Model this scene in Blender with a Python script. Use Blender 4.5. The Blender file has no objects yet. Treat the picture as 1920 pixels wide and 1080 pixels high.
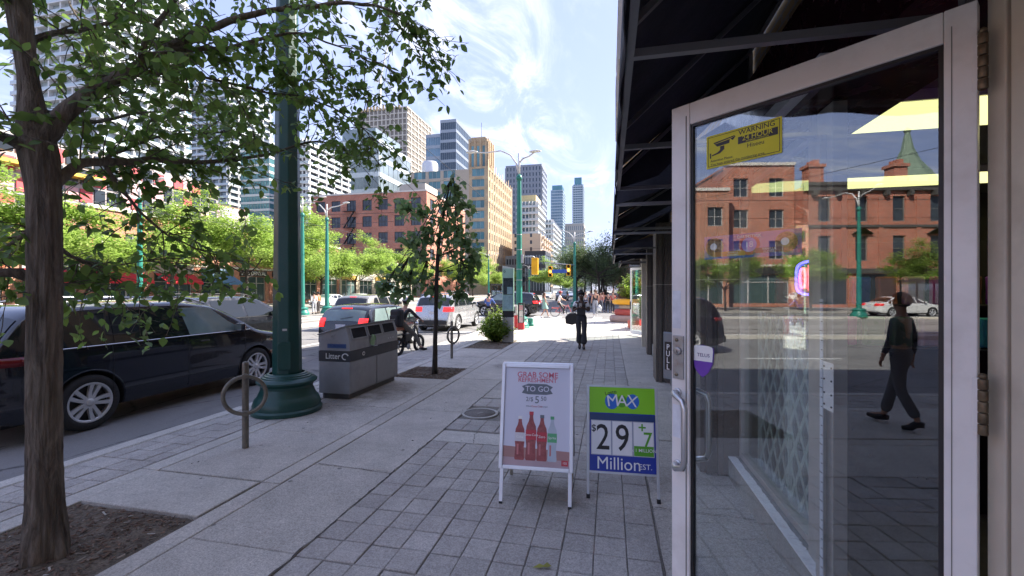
import bpy, bmesh, math, random
from mathutils import Vector, Matrix
random.seed(7)
R = math.radians
SC = bpy.context.scene
COL = SC.collection

# ------------------------------------------------------------------ camera
cam_d = bpy.data.cameras.new('camera')
cam = bpy.data.objects.new('camera', cam_d); COL.objects.link(cam)
SC.camera = cam
cam.location = (0, 0, 1.77)
cam.rotation_euler = (R(90), 0, R(12.5806))
cam_d.sensor_width = 36; cam_d.lens = 15.375; cam_d.shift_y = 0.0015625
cam_d.clip_start = 0.05; cam_d.clip_end = 3000

# ------------------------------------------------------------------ light
SKY_GAMMA = .33; SKY_TINT = (.61, .645, .93)
SUN_AZ = (0.80, 0.60); SUN_EL = 39
sun_d = bpy.data.lights.new('sun', 'SUN'); sun_d.energy = 2.4; sun_d.angle = R(0.5); sun_d.color = (1, .93, .82)
sun = bpy.data.objects.new('sun', sun_d); COL.objects.link(sun)
sv = Vector((SUN_AZ[0]*math.cos(R(SUN_EL)), SUN_AZ[1]*math.cos(R(SUN_EL)), math.sin(R(SUN_EL))))
sun.rotation_euler = sv.to_track_quat('Z', 'Y').to_euler()
W = bpy.data.worlds.new('World'); SC.world = W; W.use_nodes = True
wn, wl = W.node_tree.nodes, W.node_tree.links
wn.clear()
out = wn.new('ShaderNodeOutputWorld'); bg = wn.new('ShaderNodeBackground'); bg.inputs[1].default_value = 0.15
sky = wn.new('ShaderNodeTexSky'); sky.sky_type = 'NISHITA'; sky.sun_disc = False
sky.sun_elevation = R(SUN_EL); sky.sun_rotation = math.atan2(SUN_AZ[0], SUN_AZ[1])
sky.air_density = 1.0; sky.dust_density = 0.6; sky.ozone_density = 2.5
tc = wn.new('ShaderNodeTexCoord'); sep = wn.new('ShaderNodeSeparateXYZ'); wl.new(tc.outputs['Generated'], sep.inputs[0])
def wm(op, a, b=None, clamp=False):
    n = wn.new('ShaderNodeMath'); n.operation = op; n.use_clamp = clamp
    for i, v in enumerate((a, b)):
        if v is None: continue
        if isinstance(v, (int, float)): n.inputs[i].default_value = v
        else: wl.new(v, n.inputs[i])
    return n.outputs[0]
zz = wm('ADD', wm('MAXIMUM', sep.outputs[2], 0.0), 0.12)
comb = wn.new('ShaderNodeCombineXYZ'); wl.new(wm('DIVIDE', sep.outputs[0], zz), comb.inputs[0]); wl.new(wm('DIVIDE', sep.outputs[1], zz), comb.inputs[1])
mp = wn.new('ShaderNodeMapping'); mp.inputs['Rotation'].default_value = (0, 0, R(25)); mp.inputs['Scale'].default_value = (1.5, .55, 1); wl.new(comb.outputs[0], mp.inputs[0])
def wnoise(scale, detail, rough, dist):
    n = wn.new('ShaderNodeTexNoise'); n.inputs['Scale'].default_value = scale; n.inputs['Detail'].default_value = detail
    n.inputs['Roughness'].default_value = rough; n.inputs['Distortion'].default_value = dist; wl.new(mp.outputs[0], n.inputs['Vector']); return n.outputs['Fac']
n1 = wnoise(2.3, 9, .66, 1.3); n2 = wnoise(.9, 3, .5, .3)
def wramp(v, a, b):
    n = wn.new('ShaderNodeMapRange'); n.interpolation_type = 'SMOOTHSTEP'; n.inputs['From Min'].default_value = a; n.inputs['From Max'].default_value = b; wl.new(v, n.inputs['Value']); return n.outputs[0]
mask = wm('MULTIPLY', wm('MULTIPLY', wramp(n1, .42, .74), wramp(n2, .40, .62)), .85)
CLOUD = wn.new('ShaderNodeMixRGB'); CLOUD.inputs[2].default_value = (1.9, 1.92, 2.0, 1)
gm = wn.new('ShaderNodeGamma'); gm.inputs[1].default_value = SKY_GAMMA; wl.new(sky.outputs[0], gm.inputs[0])
tint = wn.new('ShaderNodeMixRGB'); tint.blend_type = 'MULTIPLY'; tint.inputs[0].default_value = 1; tint.inputs[2].default_value = (*SKY_TINT, 1); wl.new(gm.outputs[0], tint.inputs[1])
wl.new(mask, CLOUD.inputs[0]); wl.new(tint.outputs[0], CLOUD.inputs[1])
wl.new(CLOUD.outputs[0], bg.inputs[0]); wl.new(bg.outputs[0], out.inputs[0])
SC.view_settings.view_transform = 'Standard'; SC.view_settings.look = 'None'; SC.view_settings.gamma = 1
SC.view_settings.use_curve_mapping = False
SC.view_settings.exposure = 2.65
SC.render.engine = 'CYCLES'
SC.cycles.max_bounces = 8; SC.cycles.transparent_max_bounces = 12; SC.cycles.glossy_bounces = 4; SC.cycles.diffuse_bounces = 4
SC.cycles.use_denoising = True
SC.cycles.sample_clamp_indirect = 4

# ------------------------------------------------------------------ helpers
class MB:
    def __init__(s): s.v = []; s.f = []; s.m = []; s.mi = 0; s.sm = []
    def add(s, vs, fs, smooth=False):
        o = len(s.v); s.v += [tuple(p) for p in vs]
        for q in fs: s.f.append([o+i for i in q]); s.m.append(s.mi); s.sm.append(smooth)
        return s
    def box(s, x0, x1, y0, y1, z0, z1):
        return s.add([(x0,y0,z0),(x1,y0,z0),(x1,y1,z0),(x0,y1,z0),(x0,y0,z1),(x1,y0,z1),(x1,y1,z1),(x0,y1,z1)],
                     [(0,3,2,1),(4,5,6,7),(0,1,5,4),(1,2,6,5),(2,3,7,6),(3,0,4,7)])
    def cbox(s, c, d, M=None):
        x, y, z = d[0]/2, d[1]/2, d[2]/2
        vs = [Vector(p) for p in ((-x,-y,-z),(x,-y,-z),(x,y,-z),(-x,y,-z),(-x,-y,z),(x,-y,z),(x,y,z),(-x,y,z))]
        if M is not None: vs = [M @ p for p in vs]
        vs = [p + Vector(c) for p in vs]
        return s.add(vs, [(0,3,2,1),(4,5,6,7),(0,1,5,4),(1,2,6,5),(2,3,7,6),(3,0,4,7)])
    def beam(s, a, b, w, h):
        a, b = Vector(a), Vector(b); d = b-a
        q = d.to_track_quat('Y', 'Z').to_matrix()
        return s.cbox((a+b)/2, (w, d.length, h), q)
    def tube(s, pts, rad, n=8, caps=True, smooth=True):
        pts = [Vector(p) for p in pts]
        if isinstance(rad, (int, float)): rad = [rad]*len(pts)
        o = len(s.v); N = len(pts); up = Vector((0, 0, 1))
        t0 = (pts[1]-pts[0]).normalized()
        if abs(t0.z) > .95: up = Vector((1, 0, 0))
        u = t0.cross(up).normalized()
        vs = []; fs = []
        for i, p in enumerate(pts):
            t = (pts[min(i+1, N-1)] - pts[max(i-1, 0)]).normalized()
            u = (u - t*u.dot(t)).normalized(); w = t.cross(u)
            for k in range(n):
                a = 2*math.pi*k/n
                vs.append(p + (u*math.cos(a) + w*math.sin(a))*rad[i])
        for i in range(N-1):
            for k in range(n):
                fs.append((i*n+k, i*n+(k+1) % n, (i+1)*n+(k+1) % n, (i+1)*n+k))
        s.add(vs, fs, smooth)
        if caps: 
            for q in (list(range(n))[::-1], [(N-1)*n+k for k in range(n)]):
                s.f.append([o+i for i in q]); s.m.append(s.mi); s.sm.append(False)
        return s
    def lathe(s, prof, n=24, c=(0,0,0), ax='z', smooth=True, caps=True):
        vs = []; fs = []; N = len(prof); o = len(s.v)
        for r, z in prof:
            for k in range(n):
                a = 2*math.pi*k/n; x, y = r*math.cos(a), r*math.sin(a)
                p = (x, y, z) if ax == 'z' else ((z, x, y) if ax == 'x' else (y, z, x))
                vs.append((p[0]+c[0], p[1]+c[1], p[2]+c[2]))
        for i in range(N-1):
            for k in range(n): fs.append((i*n+k, i*n+(k+1) % n, (i+1)*n+(k+1) % n, (i+1)*n+k))
        s.add(vs, fs, smooth)
        if caps:
            for q in (list(range(n))[::-1], [(N-1)*n+k for k in range(n)]):
                s.f.append([o+i for i in q]); s.m.append(s.mi); s.sm.append(False)
        return s
    def prism(s, poly, z0, z1):
        n = len(poly)
        vs = [(x, y, z0) for x, y in poly] + [(x, y, z1) for x, y in poly]
        fs = [tuple(range(n))[::-1], tuple(range(n, 2*n))] + [(i, (i+1) % n, n+(i+1) % n, n+i) for i in range(n)]
        return s.add(vs, fs)
    def extr(s, poly, d, O, U, V):      # polygon in plane (O,U,V), thickness d along UxV
        O, U, V = Vector(O), Vector(U), Vector(V); N = U.cross(V).normalized()*d
        n = len(poly)
        vs = [O+U*a+V*b for a, b in poly] + [O+U*a+V*b+N for a, b in poly]
        fs = [tuple(range(n))[::-1], tuple(range(n, 2*n))] + [(i, (i+1) % n, n+(i+1) % n, n+i) for i in range(n)]
        return s.add(vs, fs)
    def sphere(s, c, r, nu=12, nv=8, sq=(1,1,1)):
        vs = []; fs = []
        for j in range(nv+1):
            a = math.pi*j/nv
            for i in range(nu):
                b = 2*math.pi*i/nu
                vs.append((c[0]+r*sq[0]*math.sin(a)*math.cos(b), c[1]+r*sq[1]*math.sin(a)*math.sin(b), c[2]-r*sq[2]*math.cos(a)))
        for j in range(nv):
            for i in range(nu): fs.append((j*nu+i, j*nu+(i+1) % nu, (j+1)*nu+(i+1) % nu, (j+1)*nu+i))
        return s.add(vs, fs, True)
    def mesh(s, name, mats):
        me = bpy.data.meshes.new(name); me.from_pydata(s.v, [], s.f)
        if not isinstance(mats, (list, tuple)): mats = [mats]
        for m in mats: me.materials.append(m)
        if s.f:
            me.polygons.foreach_set('use_smooth', s.sm)
            if len(mats) > 1: me.polygons.foreach_set('material_index', s.m)
        me.update(); return me
    def build(s, name, mats, parent=None, bevel=0, loc=None, rz=None):
        me = s.mesh(name, mats)
        o = bpy.data.objects.new(name, me); COL.objects.link(o)
        if parent is not None: o.parent = parent
        if bevel:
            b = o.modifiers.new('bevel', 'BEVEL'); b.width = bevel; b.segments = 2; b.limit_method = 'ANGLE'; b.angle_limit = R(40)
            b.harden_normals = False
        if loc is not None: o.location = loc
        if rz is not None: o.rotation_euler.z = rz
        return o

def tag(o, label=None, cat=None, group=None, kind=None):
    if label: o['label'] = label
    if cat: o['category'] = cat
    if group: o['group'] = group
    if kind: o['kind'] = kind
    return o
def thing(name, label, cat, loc=(0,0,0), rz=0, group=None):
    o = bpy.data.objects.new(name, None); COL.objects.link(o); o.empty_display_size = .1
    o.location = loc; o.rotation_euler.z = rz
    return tag(o, label, cat, group)
def struct(o): return tag(o, kind='structure')
def stuff(o): return tag(o, kind='stuff')
def inst(me, name, parent, loc=(0,0,0), rot=(0,0,0), sc=None):
    o = bpy.data.objects.new(name, me); COL.objects.link(o); o.parent = parent
    o.location = loc; o.rotation_euler = rot
    if sc is not None: o.scale = sc
    return o
def copy_tree(o, parent=None, label=None, loc=None, rz=None):
    c = o.copy(); COL.objects.link(c); c.parent = parent
    if label: c['label'] = label
    if loc is not None: c.location = loc
    if rz is not None: c.rotation_euler.z = rz
    for ch in list(o.children): copy_tree(ch, c)
    return c
def lerp(a, b, t): return a+(b-a)*t
def interp(tab, x):
    if x <= tab[0][0]: return tab[0][1]
    for (a, va), (b, vb) in zip(tab, tab[1:]):
        if x <= b: return va+(vb-va)*(x-a)/(b-a) if b > a else vb
    return tab[-1][1]

# ------------------------------------------------------------------ materials
class NT:
    def __init__(s, name):
        s.mat = bpy.data.materials.new(name); s.mat.use_nodes = True
        s.n = s.mat.node_tree.nodes; s.l = s.mat.node_tree.links; s.n.clear()
        s.out = s.n.new('ShaderNodeOutputMaterial'); s._pos = None
    def new(s, t, **kw):
        x = s.n.new(t)
        for k, v in kw.items():
            if k in x.inputs: s.put(x.inputs[k], v)
            else: setattr(x, k, v)
        return x
    def put(s, i, v):
        if isinstance(v, bpy.types.NodeSocket): s.l.new(v, i)
        else:
            if isinstance(v, (tuple, list)) and len(v) == 3 and i.type == 'RGBA': v = (*v, 1)
            if isinstance(v, (tuple, list)) and len(v) == 4 and i.type == 'VECTOR': v = v[:3]
            i.default_value = v
    def pos(s, local=False):
        if local: return s.new('ShaderNodeTexCoord').outputs['Object']
        return s.new('ShaderNodeNewGeometry').outputs['Position']
    def noise(s, scale, detail=4, rough=.55, local=False, stretch=None, dist=0):
        v = s.pos(local)
        if stretch: v = s.new('ShaderNodeMapping', Vector=v, Scale=stretch).outputs[0]
        return s.new('ShaderNodeTexNoise', Vector=v, Scale=scale, Detail=detail, Roughness=rough, Distortion=dist).outputs['Fac']
    def ramp(s, v, a, b, lo=0., hi=1.):
        n = s.new('ShaderNodeMapRange', Value=v); n.inputs[1].default_value = a; n.inputs[2].default_value = b
        n.inputs[3].default_value = lo; n.inputs[4].default_value = hi; return n.outputs[0]
    def math(s, op, a, b=0.):
        n = s.n.new('ShaderNodeMath'); n.operation = op; s.put(n.inputs[0], a); s.put(n.inputs[1], b); return n.outputs[0]
    def mix(s, f, a, b, mode='MIX'):
        n = s.n.new('ShaderNodeMixRGB'); n.blend_type = mode
        s.put(n.inputs[0], f); s.put(n.inputs[1], a); s.put(n.inputs[2], b); return n.outputs[0]
    def scale(s, col, f):
        n = s.n.new('ShaderNodeVectorMath'); n.operation = 'SCALE'; s.put(n.inputs[0], col); s.put(n.inputs['Scale'], f); return n.outputs[0]
    def bsdf(s, col, rough=.6, metal=0., height=None, bump=.3, dist=.01, **kw):
        b = s.new('ShaderNodeBsdfPrincipled'); s.put(b.inputs['Base Color'], col); s.put(b.inputs['Roughness'], rough); s.put(b.inputs['Metallic'], metal)
        for k, v in kw.items(): s.put(b.inputs[k.replace('_', ' ')], v)
        if height is not None:
            bp = s.new('ShaderNodeBump', Height=height, Strength=bump, Distance=dist); s.l.new(bp.outputs[0], b.inputs['Normal'])
        return b
    def done(s, sh): s.l.new(sh.outputs[0], s.out.inputs[0]); return s.mat

MC = {}
def mat(name, col, rough=.6, metal=0., var=.12, vs=3., fine=0., fs=60., bump=0., bs=40., bd=.004, rnd=0., local=False, dirt=None, **kw):
    """plain procedural material: base colour varied by a broad and a fine noise, optional bump, per-object variation"""
    if name in MC: return MC[name]
    t = NT(name); c = (*col, 1)
    f = t.ramp(t.noise(vs, 5, .6, local), .3, .7, 1-var, 1+var)
    if fine: f = t.math('MULTIPLY', f, t.ramp(t.noise(fs, 3, .7, local), .3, .7, 1-fine, 1+fine))
    if rnd:
        oi = t.new('ShaderNodeObjectInfo').outputs['Random']; isl = t.new('ShaderNodeNewGeometry').outputs['Random Per Island']
        f = t.math('MULTIPLY', f, t.ramp(t.math('FRACT', t.math('ADD', oi, isl)), 0, 1, 1-rnd, 1+rnd))
    col_ = t.scale(c, f)
    if dirt: col_ = t.mix(t.ramp(t.noise(dirt[1], 6, .65, local), .5, .75, 0, dirt[2]), col_, (*dirt[0], 1))
    h = t.noise(bs, 4, .6, local) if bump else None
    rr = t.ramp(t.noise(vs*2.3, 3, .5, local), .3, .7, max(0, rough-.08), min(1, rough+.08)) if rough > .12 else rough
    MC[name] = t.done(t.bsdf(col_, rr, metal, h, bump, bd, **kw)); return MC[name]
def emis(name, col, st):
    if name in MC: return MC[name]
    t = NT(name); e = t.new('ShaderNodeEmission', Color=(*col, 1), Strength=st); MC[name] = t.done(e); return MC[name]
def glassm(name, tint=(.9,.95,.93), refl=.1, fres=.6, rough=0., edge=None):
    if name in MC: return MC[name]
    t = NT(name)
    tr = t.new('ShaderNodeBsdfTransparent', Color=(*tint, 1)); gl = t.new('ShaderNodeBsdfGlossy', Color=(.95,.97,1,1), Roughness=rough)
    lw = t.new('ShaderNodeLayerWeight', Blend=.35)
    f = t.math('ADD', t.math('MULTIPLY', lw.outputs['Fresnel'], fres), refl)
    mx = t.new('ShaderNodeMixShader'); t.put(mx.inputs[0], t.math('MINIMUM', f, .95)); t.l.new(tr.outputs[0], mx.inputs[1]); t.l.new(gl.outputs[0], mx.inputs[2])
    MC[name] = t.done(mx); return MC[name]

def concrete(name, col, speck=.25, stain=.5, gum=True, rnd=.06):
    t = NT(name)
    f = t.ramp(t.noise(1.3, 6, .65), .3, .7, .86, 1.12)
    f = t.math('MULTIPLY', f, t.ramp(t.noise(85, 3, .85), .34, .66, 1-speck*1.3, 1+speck*1.5))
    f = t.math('MULTIPLY', f, t.ramp(t.noise(34, 5, .8), .3, .7, .80, 1.18)); f = t.math('MULTIPLY', f, t.ramp(t.noise(5, 5, .7), .3, .7, .88, 1.10))
    oi = t.new('ShaderNodeObjectInfo').outputs['Random']; isl = t.new('ShaderNodeNewGeometry').outputs['Random Per Island']
    f = t.math('MULTIPLY', f, t.ramp(t.math('FRACT', t.math('ADD', oi, isl)), 0, 1, 1-rnd, 1+rnd))
    c = t.scale((*col, 1), f)
    c = t.mix(t.ramp(t.noise(.7, 8, .7, dist=.4), .5, .72, 0, stain), c, (col[0]*.62, col[1]*.6, col[2]*.57, 1))
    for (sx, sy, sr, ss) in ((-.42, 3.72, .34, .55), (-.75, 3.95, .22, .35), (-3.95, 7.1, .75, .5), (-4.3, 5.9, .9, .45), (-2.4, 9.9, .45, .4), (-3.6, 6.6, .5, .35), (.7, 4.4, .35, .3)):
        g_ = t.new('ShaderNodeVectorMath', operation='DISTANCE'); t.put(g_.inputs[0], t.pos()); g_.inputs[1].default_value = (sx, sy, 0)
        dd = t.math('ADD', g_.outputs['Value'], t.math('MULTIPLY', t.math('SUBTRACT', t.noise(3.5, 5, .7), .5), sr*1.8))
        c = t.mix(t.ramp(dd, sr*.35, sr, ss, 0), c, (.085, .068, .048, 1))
    if gum:
        vo = t.new('ShaderNodeTexVoronoi', Vector=t.pos(), Scale=3.2); vo.inputs['Randomness'].default_value = 1
        g = t.ramp(t.math('ADD', vo.outputs['Distance'], t.math('MULTIPLY', t.noise(30, 2), .06)), .085, .11, .62, 0)
        cc = t.new('ShaderNodeSeparateColor', Color=vo.outputs['Color'])
        g = t.math('MULTIPLY', g, t.math('GREATER_THAN', cc.outputs[0], .55))
        c = t.mix(g, c, (.03, .03, .03, 1))
    h = t.math('ADD', t.noise(160, 3, .7), t.math('MULTIPLY', t.noise(9, 4), .6))
    return t.done(t.bsdf(c, .88, 0, h, .35, .004))
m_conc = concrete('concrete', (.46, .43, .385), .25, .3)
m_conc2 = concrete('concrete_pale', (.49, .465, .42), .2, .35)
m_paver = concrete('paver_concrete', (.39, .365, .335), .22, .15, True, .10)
m_joint = mat('joint_sand', (.20, .185, .16), .95, fine=.4, fs=90, bump=.4)
def asphalt_mat():
    t = NT('asphalt')
    f = t.math('MULTIPLY', t.ramp(t.noise(.45, 6, .6), .3, .7, .82, 1.18), t.ramp(t.noise(220, 2, .8), .3, .7, .65, 1.4))
    c = t.scale((.19, .185, .18, 1), f)
    c = t.mix(t.ramp(t.noise(1.1, 7, .7, stretch=(1, .2, 1)), .55, .75, 0, .5), c, (.085, .082, .08, 1))
    cr = t.new('ShaderNodeTexVoronoi', Vector=t.new('ShaderNodeMapping', Vector=t.pos(), Scale=(.55, .22, 1)).outputs[0], Scale=1.2, feature='DISTANCE_TO_EDGE')
    w = t.math('ADD', cr.outputs['Distance'], t.math('MULTIPLY', t.noise(6, 5, .7), .05))
    c = t.mix(t.ramp(w, .024, .036, .75, 0), c, (.02, .02, .02, 1))
    return t.done(t.bsdf(c, .85, 0, t.noise(220, 3, .7), .5, .006))
m_asph = asphalt_mat()
m_track = mat('track_concrete', (.30, .28, .25), .9, var=.15, vs=.6, fine=.2, fs=120, bump=.2)
m_steel = mat('galvanised_steel', (.42, .43, .44), .42, .85, var=.15, vs=6)
m_alu = mat('brushed_aluminium', (.62, .63, .65), .34, .9, var=.06, vs=4, fine=.05, fs=200)
m_white = mat('white_paint', (.82, .82, .81), .5, var=.05)
m_black = mat('black_plastic', (.018, .018, .02), .45, var=.2)
m_rub = mat('tyre_rubber', (.02, .02, .021), .8, var=.2, vs=20)
m_dark = mat('dark_void', (.008, .008, .009), .9, var=0)
m_green = mat('green_enamel', (.012, .062, .052), .38, var=.12, vs=2, fine=.08, fs=25, dirt=((.05,.06,.05), 4, .35))
m_greenl = mat('green_enamel_sunlit_tone', (.02, .19, .145), .42, var=.1, vs=2)  # lit copy of the green enamel: sunlight is put into the colour
m_chrome = mat('chrome', (.75, .76, .78), .1, 1., var=0)
m_soil = mat('soil', (.14, .11, .08), .95, var=.35, vs=6, fine=.5, fs=60, bump=1., bs=25, bd=.03)

def setup_font(text, size, parent, loc, rot, m, name='lettering', ext=.0015, bold=0., align='CENTER', sx=1., shear=0., space=1.):
    cu = bpy.data.curves.new(name, 'FONT'); cu.body = text; cu.size = size; cu.extrude = ext; cu.offset = bold*size*.38
    cu.align_x = align; cu.align_y = 'CENTER'; cu.resolution_u = 3; cu.shear = shear; cu.space_character = space
    tmp = bpy.data.objects.new('tmp_text', cu); COL.objects.link(tmp)
    bpy.context.view_layer.update()
    dg = bpy.context.evaluated_depsgraph_get()
    me = bpy.data.meshes.new_from_object(tmp.evaluated_get(dg)); me.name = name
    bpy.data.objects.remove(tmp); bpy.data.curves.remove(cu)
    me.materials.clear(); me.materials.append(m)
    o = bpy.data.objects.new(name, me); COL.objects.link(o); o.parent = parent; o.location = loc; o.rotation_euler = rot; o.scale = (sx, 1, 1)
    return o
def bake(o):
    """apply an object's modifiers into its mesh"""
    bpy.context.view_layer.update()
    dg = bpy.context.evaluated_depsgraph_get()
    me = bpy.data.meshes.new_from_object(o.evaluated_get(dg)); o.modifiers.clear(); o.data = me
    return o

# ================================================================== SETTING: ground, road, sidewalk
b = MB(); b.add([(-1500,-1500,-.30),(1500,-1500,-.30),(1500,1500,-.30),(-1500,1500,-.30)], [(0,1,2,3)])
struct(b.build('ground', mat('far_ground', (.16,.16,.15), .95, var=.2, vs=.02)))
b = MB(); b.add([(-42,-200,-.13),(-5.5,-200,-.13),(-5.5,700,-.13),(-42,700,-.13)], [(0,1,2,3)])
b.add([(-5.5,26.6,-.13),(140,26.6,-.13),(140,44,-.13),(-5.5,44,-.13)], [(0,1,2,3)])
b.add([(-140,27,-.13),(-42,27,-.13),(-42,10,-.13),(-140,10,-.13)], [(3,2,1,0)])
struct(b.build('road', m_asph))
# streetcar right of way: pale concrete strip with steel rails
b = MB(); b.add([(-26.5,-200,-.126),(-15.2,-200,-.126),(-15.2,700,-.126),(-26.5,700,-.126)], [(0,1,2,3)])
tr = struct(b.build('track_bed', m_track))
for x in (-17.2, -18.7, -22.2, -23.7):
    MB().box(x-.035, x+.035, -100, 500, -.122, -.112).build('rail', mat('rail_steel', (.25,.2,.17), .35, .9), tr)
for y0, y1 in ((-60, 26), (46, 110)):
    b = MB(); b.box(-15.15, -14.85, y0, y1, -.13, .03); b.box(-26.85, -26.55, y0, y1, -.13, .03)
    struct(b.build('median_kerb', m_conc2, bevel=.01))
b = MB().box(-14.84, -12.9, 47, 92, -.13, .10); struct(b.build('streetcar_platform', m_conc2, bevel=.01))
# painted lane marks
b = MB()
for i in range(-6, 60):
    y = i*6.0
    if 25 < y < 45: continue
    b.box(-10.12, -10.0, y, y+2.6, -.129, -.125); b.box(-32.1, -31.98, y, y+2.6, -.129, -.125)
struct(b.build('lane_marking', mat('road_paint', (.62,.62,.6), .8, var=.2, vs=8, fine=.2)))
b = MB()
for i in range(14):
    y = 27.6+.0*i; b.box(-14.6+i*1.35, -14.0+i*1.35, 27.3, 30.6, -.125, -.121)
b.box(-40, -6, 24.6, 25.1, -.125, -.121); b.box(-14, -6, 18.3, 18.75, -.125, -.121)
struct(b.build('crosswalk_marking', mat('road_paint', (.62,.62,.6), .8)))
# far pavements
fp = MB().box(-42, -33.5, -200, 9.4, -.13, 0.0); fp.box(-42, -33.5, 27.5, 88, -.13, 0); fp.box(-42, -33.5, 92, 700, -.13, 0)
struct(fp.build('far_pavement', concrete('far_concrete', (.33,.31,.28), .1, .3, False), bevel=.02))
fp = MB().box(-5.6, 12, 44.5, 700, -.13, 0.0)
struct(fp.build('pavement_beyond_crossing', concrete('far_concrete2', (.30,.29,.27), .1, .3, False), bevel=.02))

KX = -5.5      # kerb face
sw = thing('sidewalk', None, None); struct(sw)
base = MB().box(KX+.02, 60, -45, 26.5, -.29, -.030); base.build('joint_bed', m_joint, sw)
MB().box(-2.06, .345, -8, 18.2, -.05, -.0165).build('joint_bed', m_joint, sw)
def chamfer_box(x0, x1, y0, y1, z1, ch=.006, h=.05, jag=0.):
    m = MB(); q = [(x0,y0),(x1,y0),(x1,y1),(x0,y1)]; qi = [(x0+ch,y0+ch),(x1-ch,y0+ch),(x1-ch,y1-ch),(x0+ch,y1-ch)]
    m.add([(x,y,z1-h) for x,y in q]+[(x,y,z1-ch) for x,y in q]+[(x,y,z1) for x,y in qi],
          [(0,1,5,4),(1,2,6,5),(2,3,7,6),(3,0,4,7),(4,5,9,8),(5,6,10,9),(6,7,11,10),(7,4,8,11),(8,9,10,11)])
    return m
# kerb stones
y = -40.0
while y < 26:
    L = 2.4; chamfer_box(KX, KX+.20, y+.004, y+L-.004, 0.0, .018, .16).build('kerb_stone', m_conc2, sw); y += L
# pavers: main band X -2.05..0.33, street-side band X -5.28..-4.55
PW, PL = 2.38/11, .2275
cells = []
r = 0
while True:
    y = -8.0+.07 + r*PL
    if y > 18.0: break
    for c_ in range(11):
        x = -2.05+c_*PW
        if 4.78 < y+.1 < 5.20 and x < -.75: continue
        if (x+PW/2+1.81)**2+(y+PL/2-6.01)**2 < .40**2: continue
        if 6.9 < y+.1 < 7.55 and x < -1.3: continue
        cells.append((x+PW/2, y+PL/2, PW, PL))
    r += 1
BW = .73/4; y = -6.0
while y < 12:
    for c_ in range(4): cells.append((-5.28+(c_+.5)*BW, y+.12, BW, .24))
    y += .24
def near_key(c):
    ok = c[1] > 1.3 and (c[0] > -3 or c[1] > 2.0)
    return (0 if ok else 1, math.hypot(c[0], c[1]) + (1.2 if c[0] < -4 else 0))
cells.sort(key=near_key)
pm = {}
for k, (w, l) in {'a': (PW, PL), 'b': (BW, .24)}.items():
    pm[k] = chamfer_box(-w/2+.003, w/2-.003, -l/2+.005, l/2-.005, 0, .005, .022).mesh('paver', m_paver)
rest = MB()
for i, (x, y, w, l) in enumerate(cells):
    dz = random.gauss(-.004, .0022); dz = max(-.012, min(.001, dz))
    if i < 300:
        inst(pm['a' if w == PW else 'b'], 'paver', sw, (x, y, dz), (random.gauss(0,.006), random.gauss(0,.006), random.gauss(0,.008)))
    else:
        m = chamfer_box(x-w/2+.003, x+w/2-.003, y-l/2+.005, y+l/2-.005, dz, .005, .022); rest.add(m.v, m.f)
stuff(rest.build('paver_field', m_paver, sw))
# concrete slabs
def slab(x0, x1, y0, y1, m=m_conc, dz=None):
    o = chamfer_box(x0+.005, x1-.005, y0+.005, y1-.005, random.uniform(-.006, 0) if dz is None else dz, .006, .045).build('concrete_slab', m, sw)
    return o
def slabs(x0, x1, ys, m=m_conc):
    for a, c_ in zip(ys, ys[1:]): slab(x0, x1, a, c_, m)
slabs(-2.93, -2.05, [-40,-30,-20,-10,-6,-3,-.4,1.6,2.55,3.90,6.0,8.3,10.4,12.6,14.8,18.0])
slabs(.335, 1.12, [-40,-20,-10,-5,-1.5,.6,2.2,3.7,5.4,7.6,10,12.4,14.8,18.0], m_conc)
slab(1.12, 60, -45, 18.0, m_conc, -.008)
# border bands either side of the planting strip
slabs(-3.13, -2.935, [-30,-10,-4,-.5,3.44,5.2,8.12,9.4,12,15,18], m_conc)
slabs(-4.545, -4.335, [-30,-10,-4,-.5,3.44,5.9,8.18,9.4,12,15,18], m_conc2)
slab(-4.33, -3.135, 2.79, 3.42, m_conc2, .004)
slabs(-4.33, -3.135, [3.45,4.75,6.0,7.1,8.15]); slabs(-4.33, -3.135, [9.42,11.0,12.6])
slabs(-4.33, -3.135, [14.9,18.0]); slabs(-4.33, -3.135, [-30,-16,-8,-3,-.6])
slabs(-5.29, -4.55, [12.05,15,18]); slabs(-5.29, -4.55, [-30,-18,-6])
slab(-2.045, -.757, 4.80, 5.20, m_conc2); slab(-2.045, -1.31, 6.93, 7.55)
ys = [18.0+i*1.7 for i in range(6)]; ys[-1] = 26.5
for k in range(14):
    x0 = -5.29+k*1.5
    slabs(x0, x0+1.5, ys, m_conc2)
# ragged cracks along the broken slab edges
m_crack = mat('crack_dirt', (.07,.064,.056), .95)
def crack(x0, y0, x1, y1, w=.012, j=.012, n=40):
    w *= .6
    vs = []; fs = []
    L = math.hypot(x1-x0, y1-y0); nx, ny = -(y1-y0)/L, (x1-x0)/L; o = 0
    for i in range(n+1):
        t_ = i/n; o = o*.7+random.gauss(0, j*.5); ww = w*random.uniform(.25,1.3); x = lerp(x0,x1,t_)+nx*o; y = lerp(y0,y1,t_)+ny*o
        vs += [(x-nx*ww/2, y-ny*ww/2, .0025), (x+nx*ww/2, y+ny*ww/2, .0025)]
    for i in range(n): fs.append((2*i, 2*i+1, 2*i+3, 2*i+2))
    m = MB().add(vs, fs); m.build('crack', m_crack, sw)
random.seed(8)
crack(-2.05,1.6,-2.05,4.8,.022,.010,80); crack(-2.05,5.2,-2.05,6.9,.018,.008,40); crack(-2.05,4.8,-.76,4.82,.014,.014,40); crack(-1.62,5.2,-1.55,4.82,.012,.02,14); crack(-2.05,7.6,-2.04,12,.012,.008,60)
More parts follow.
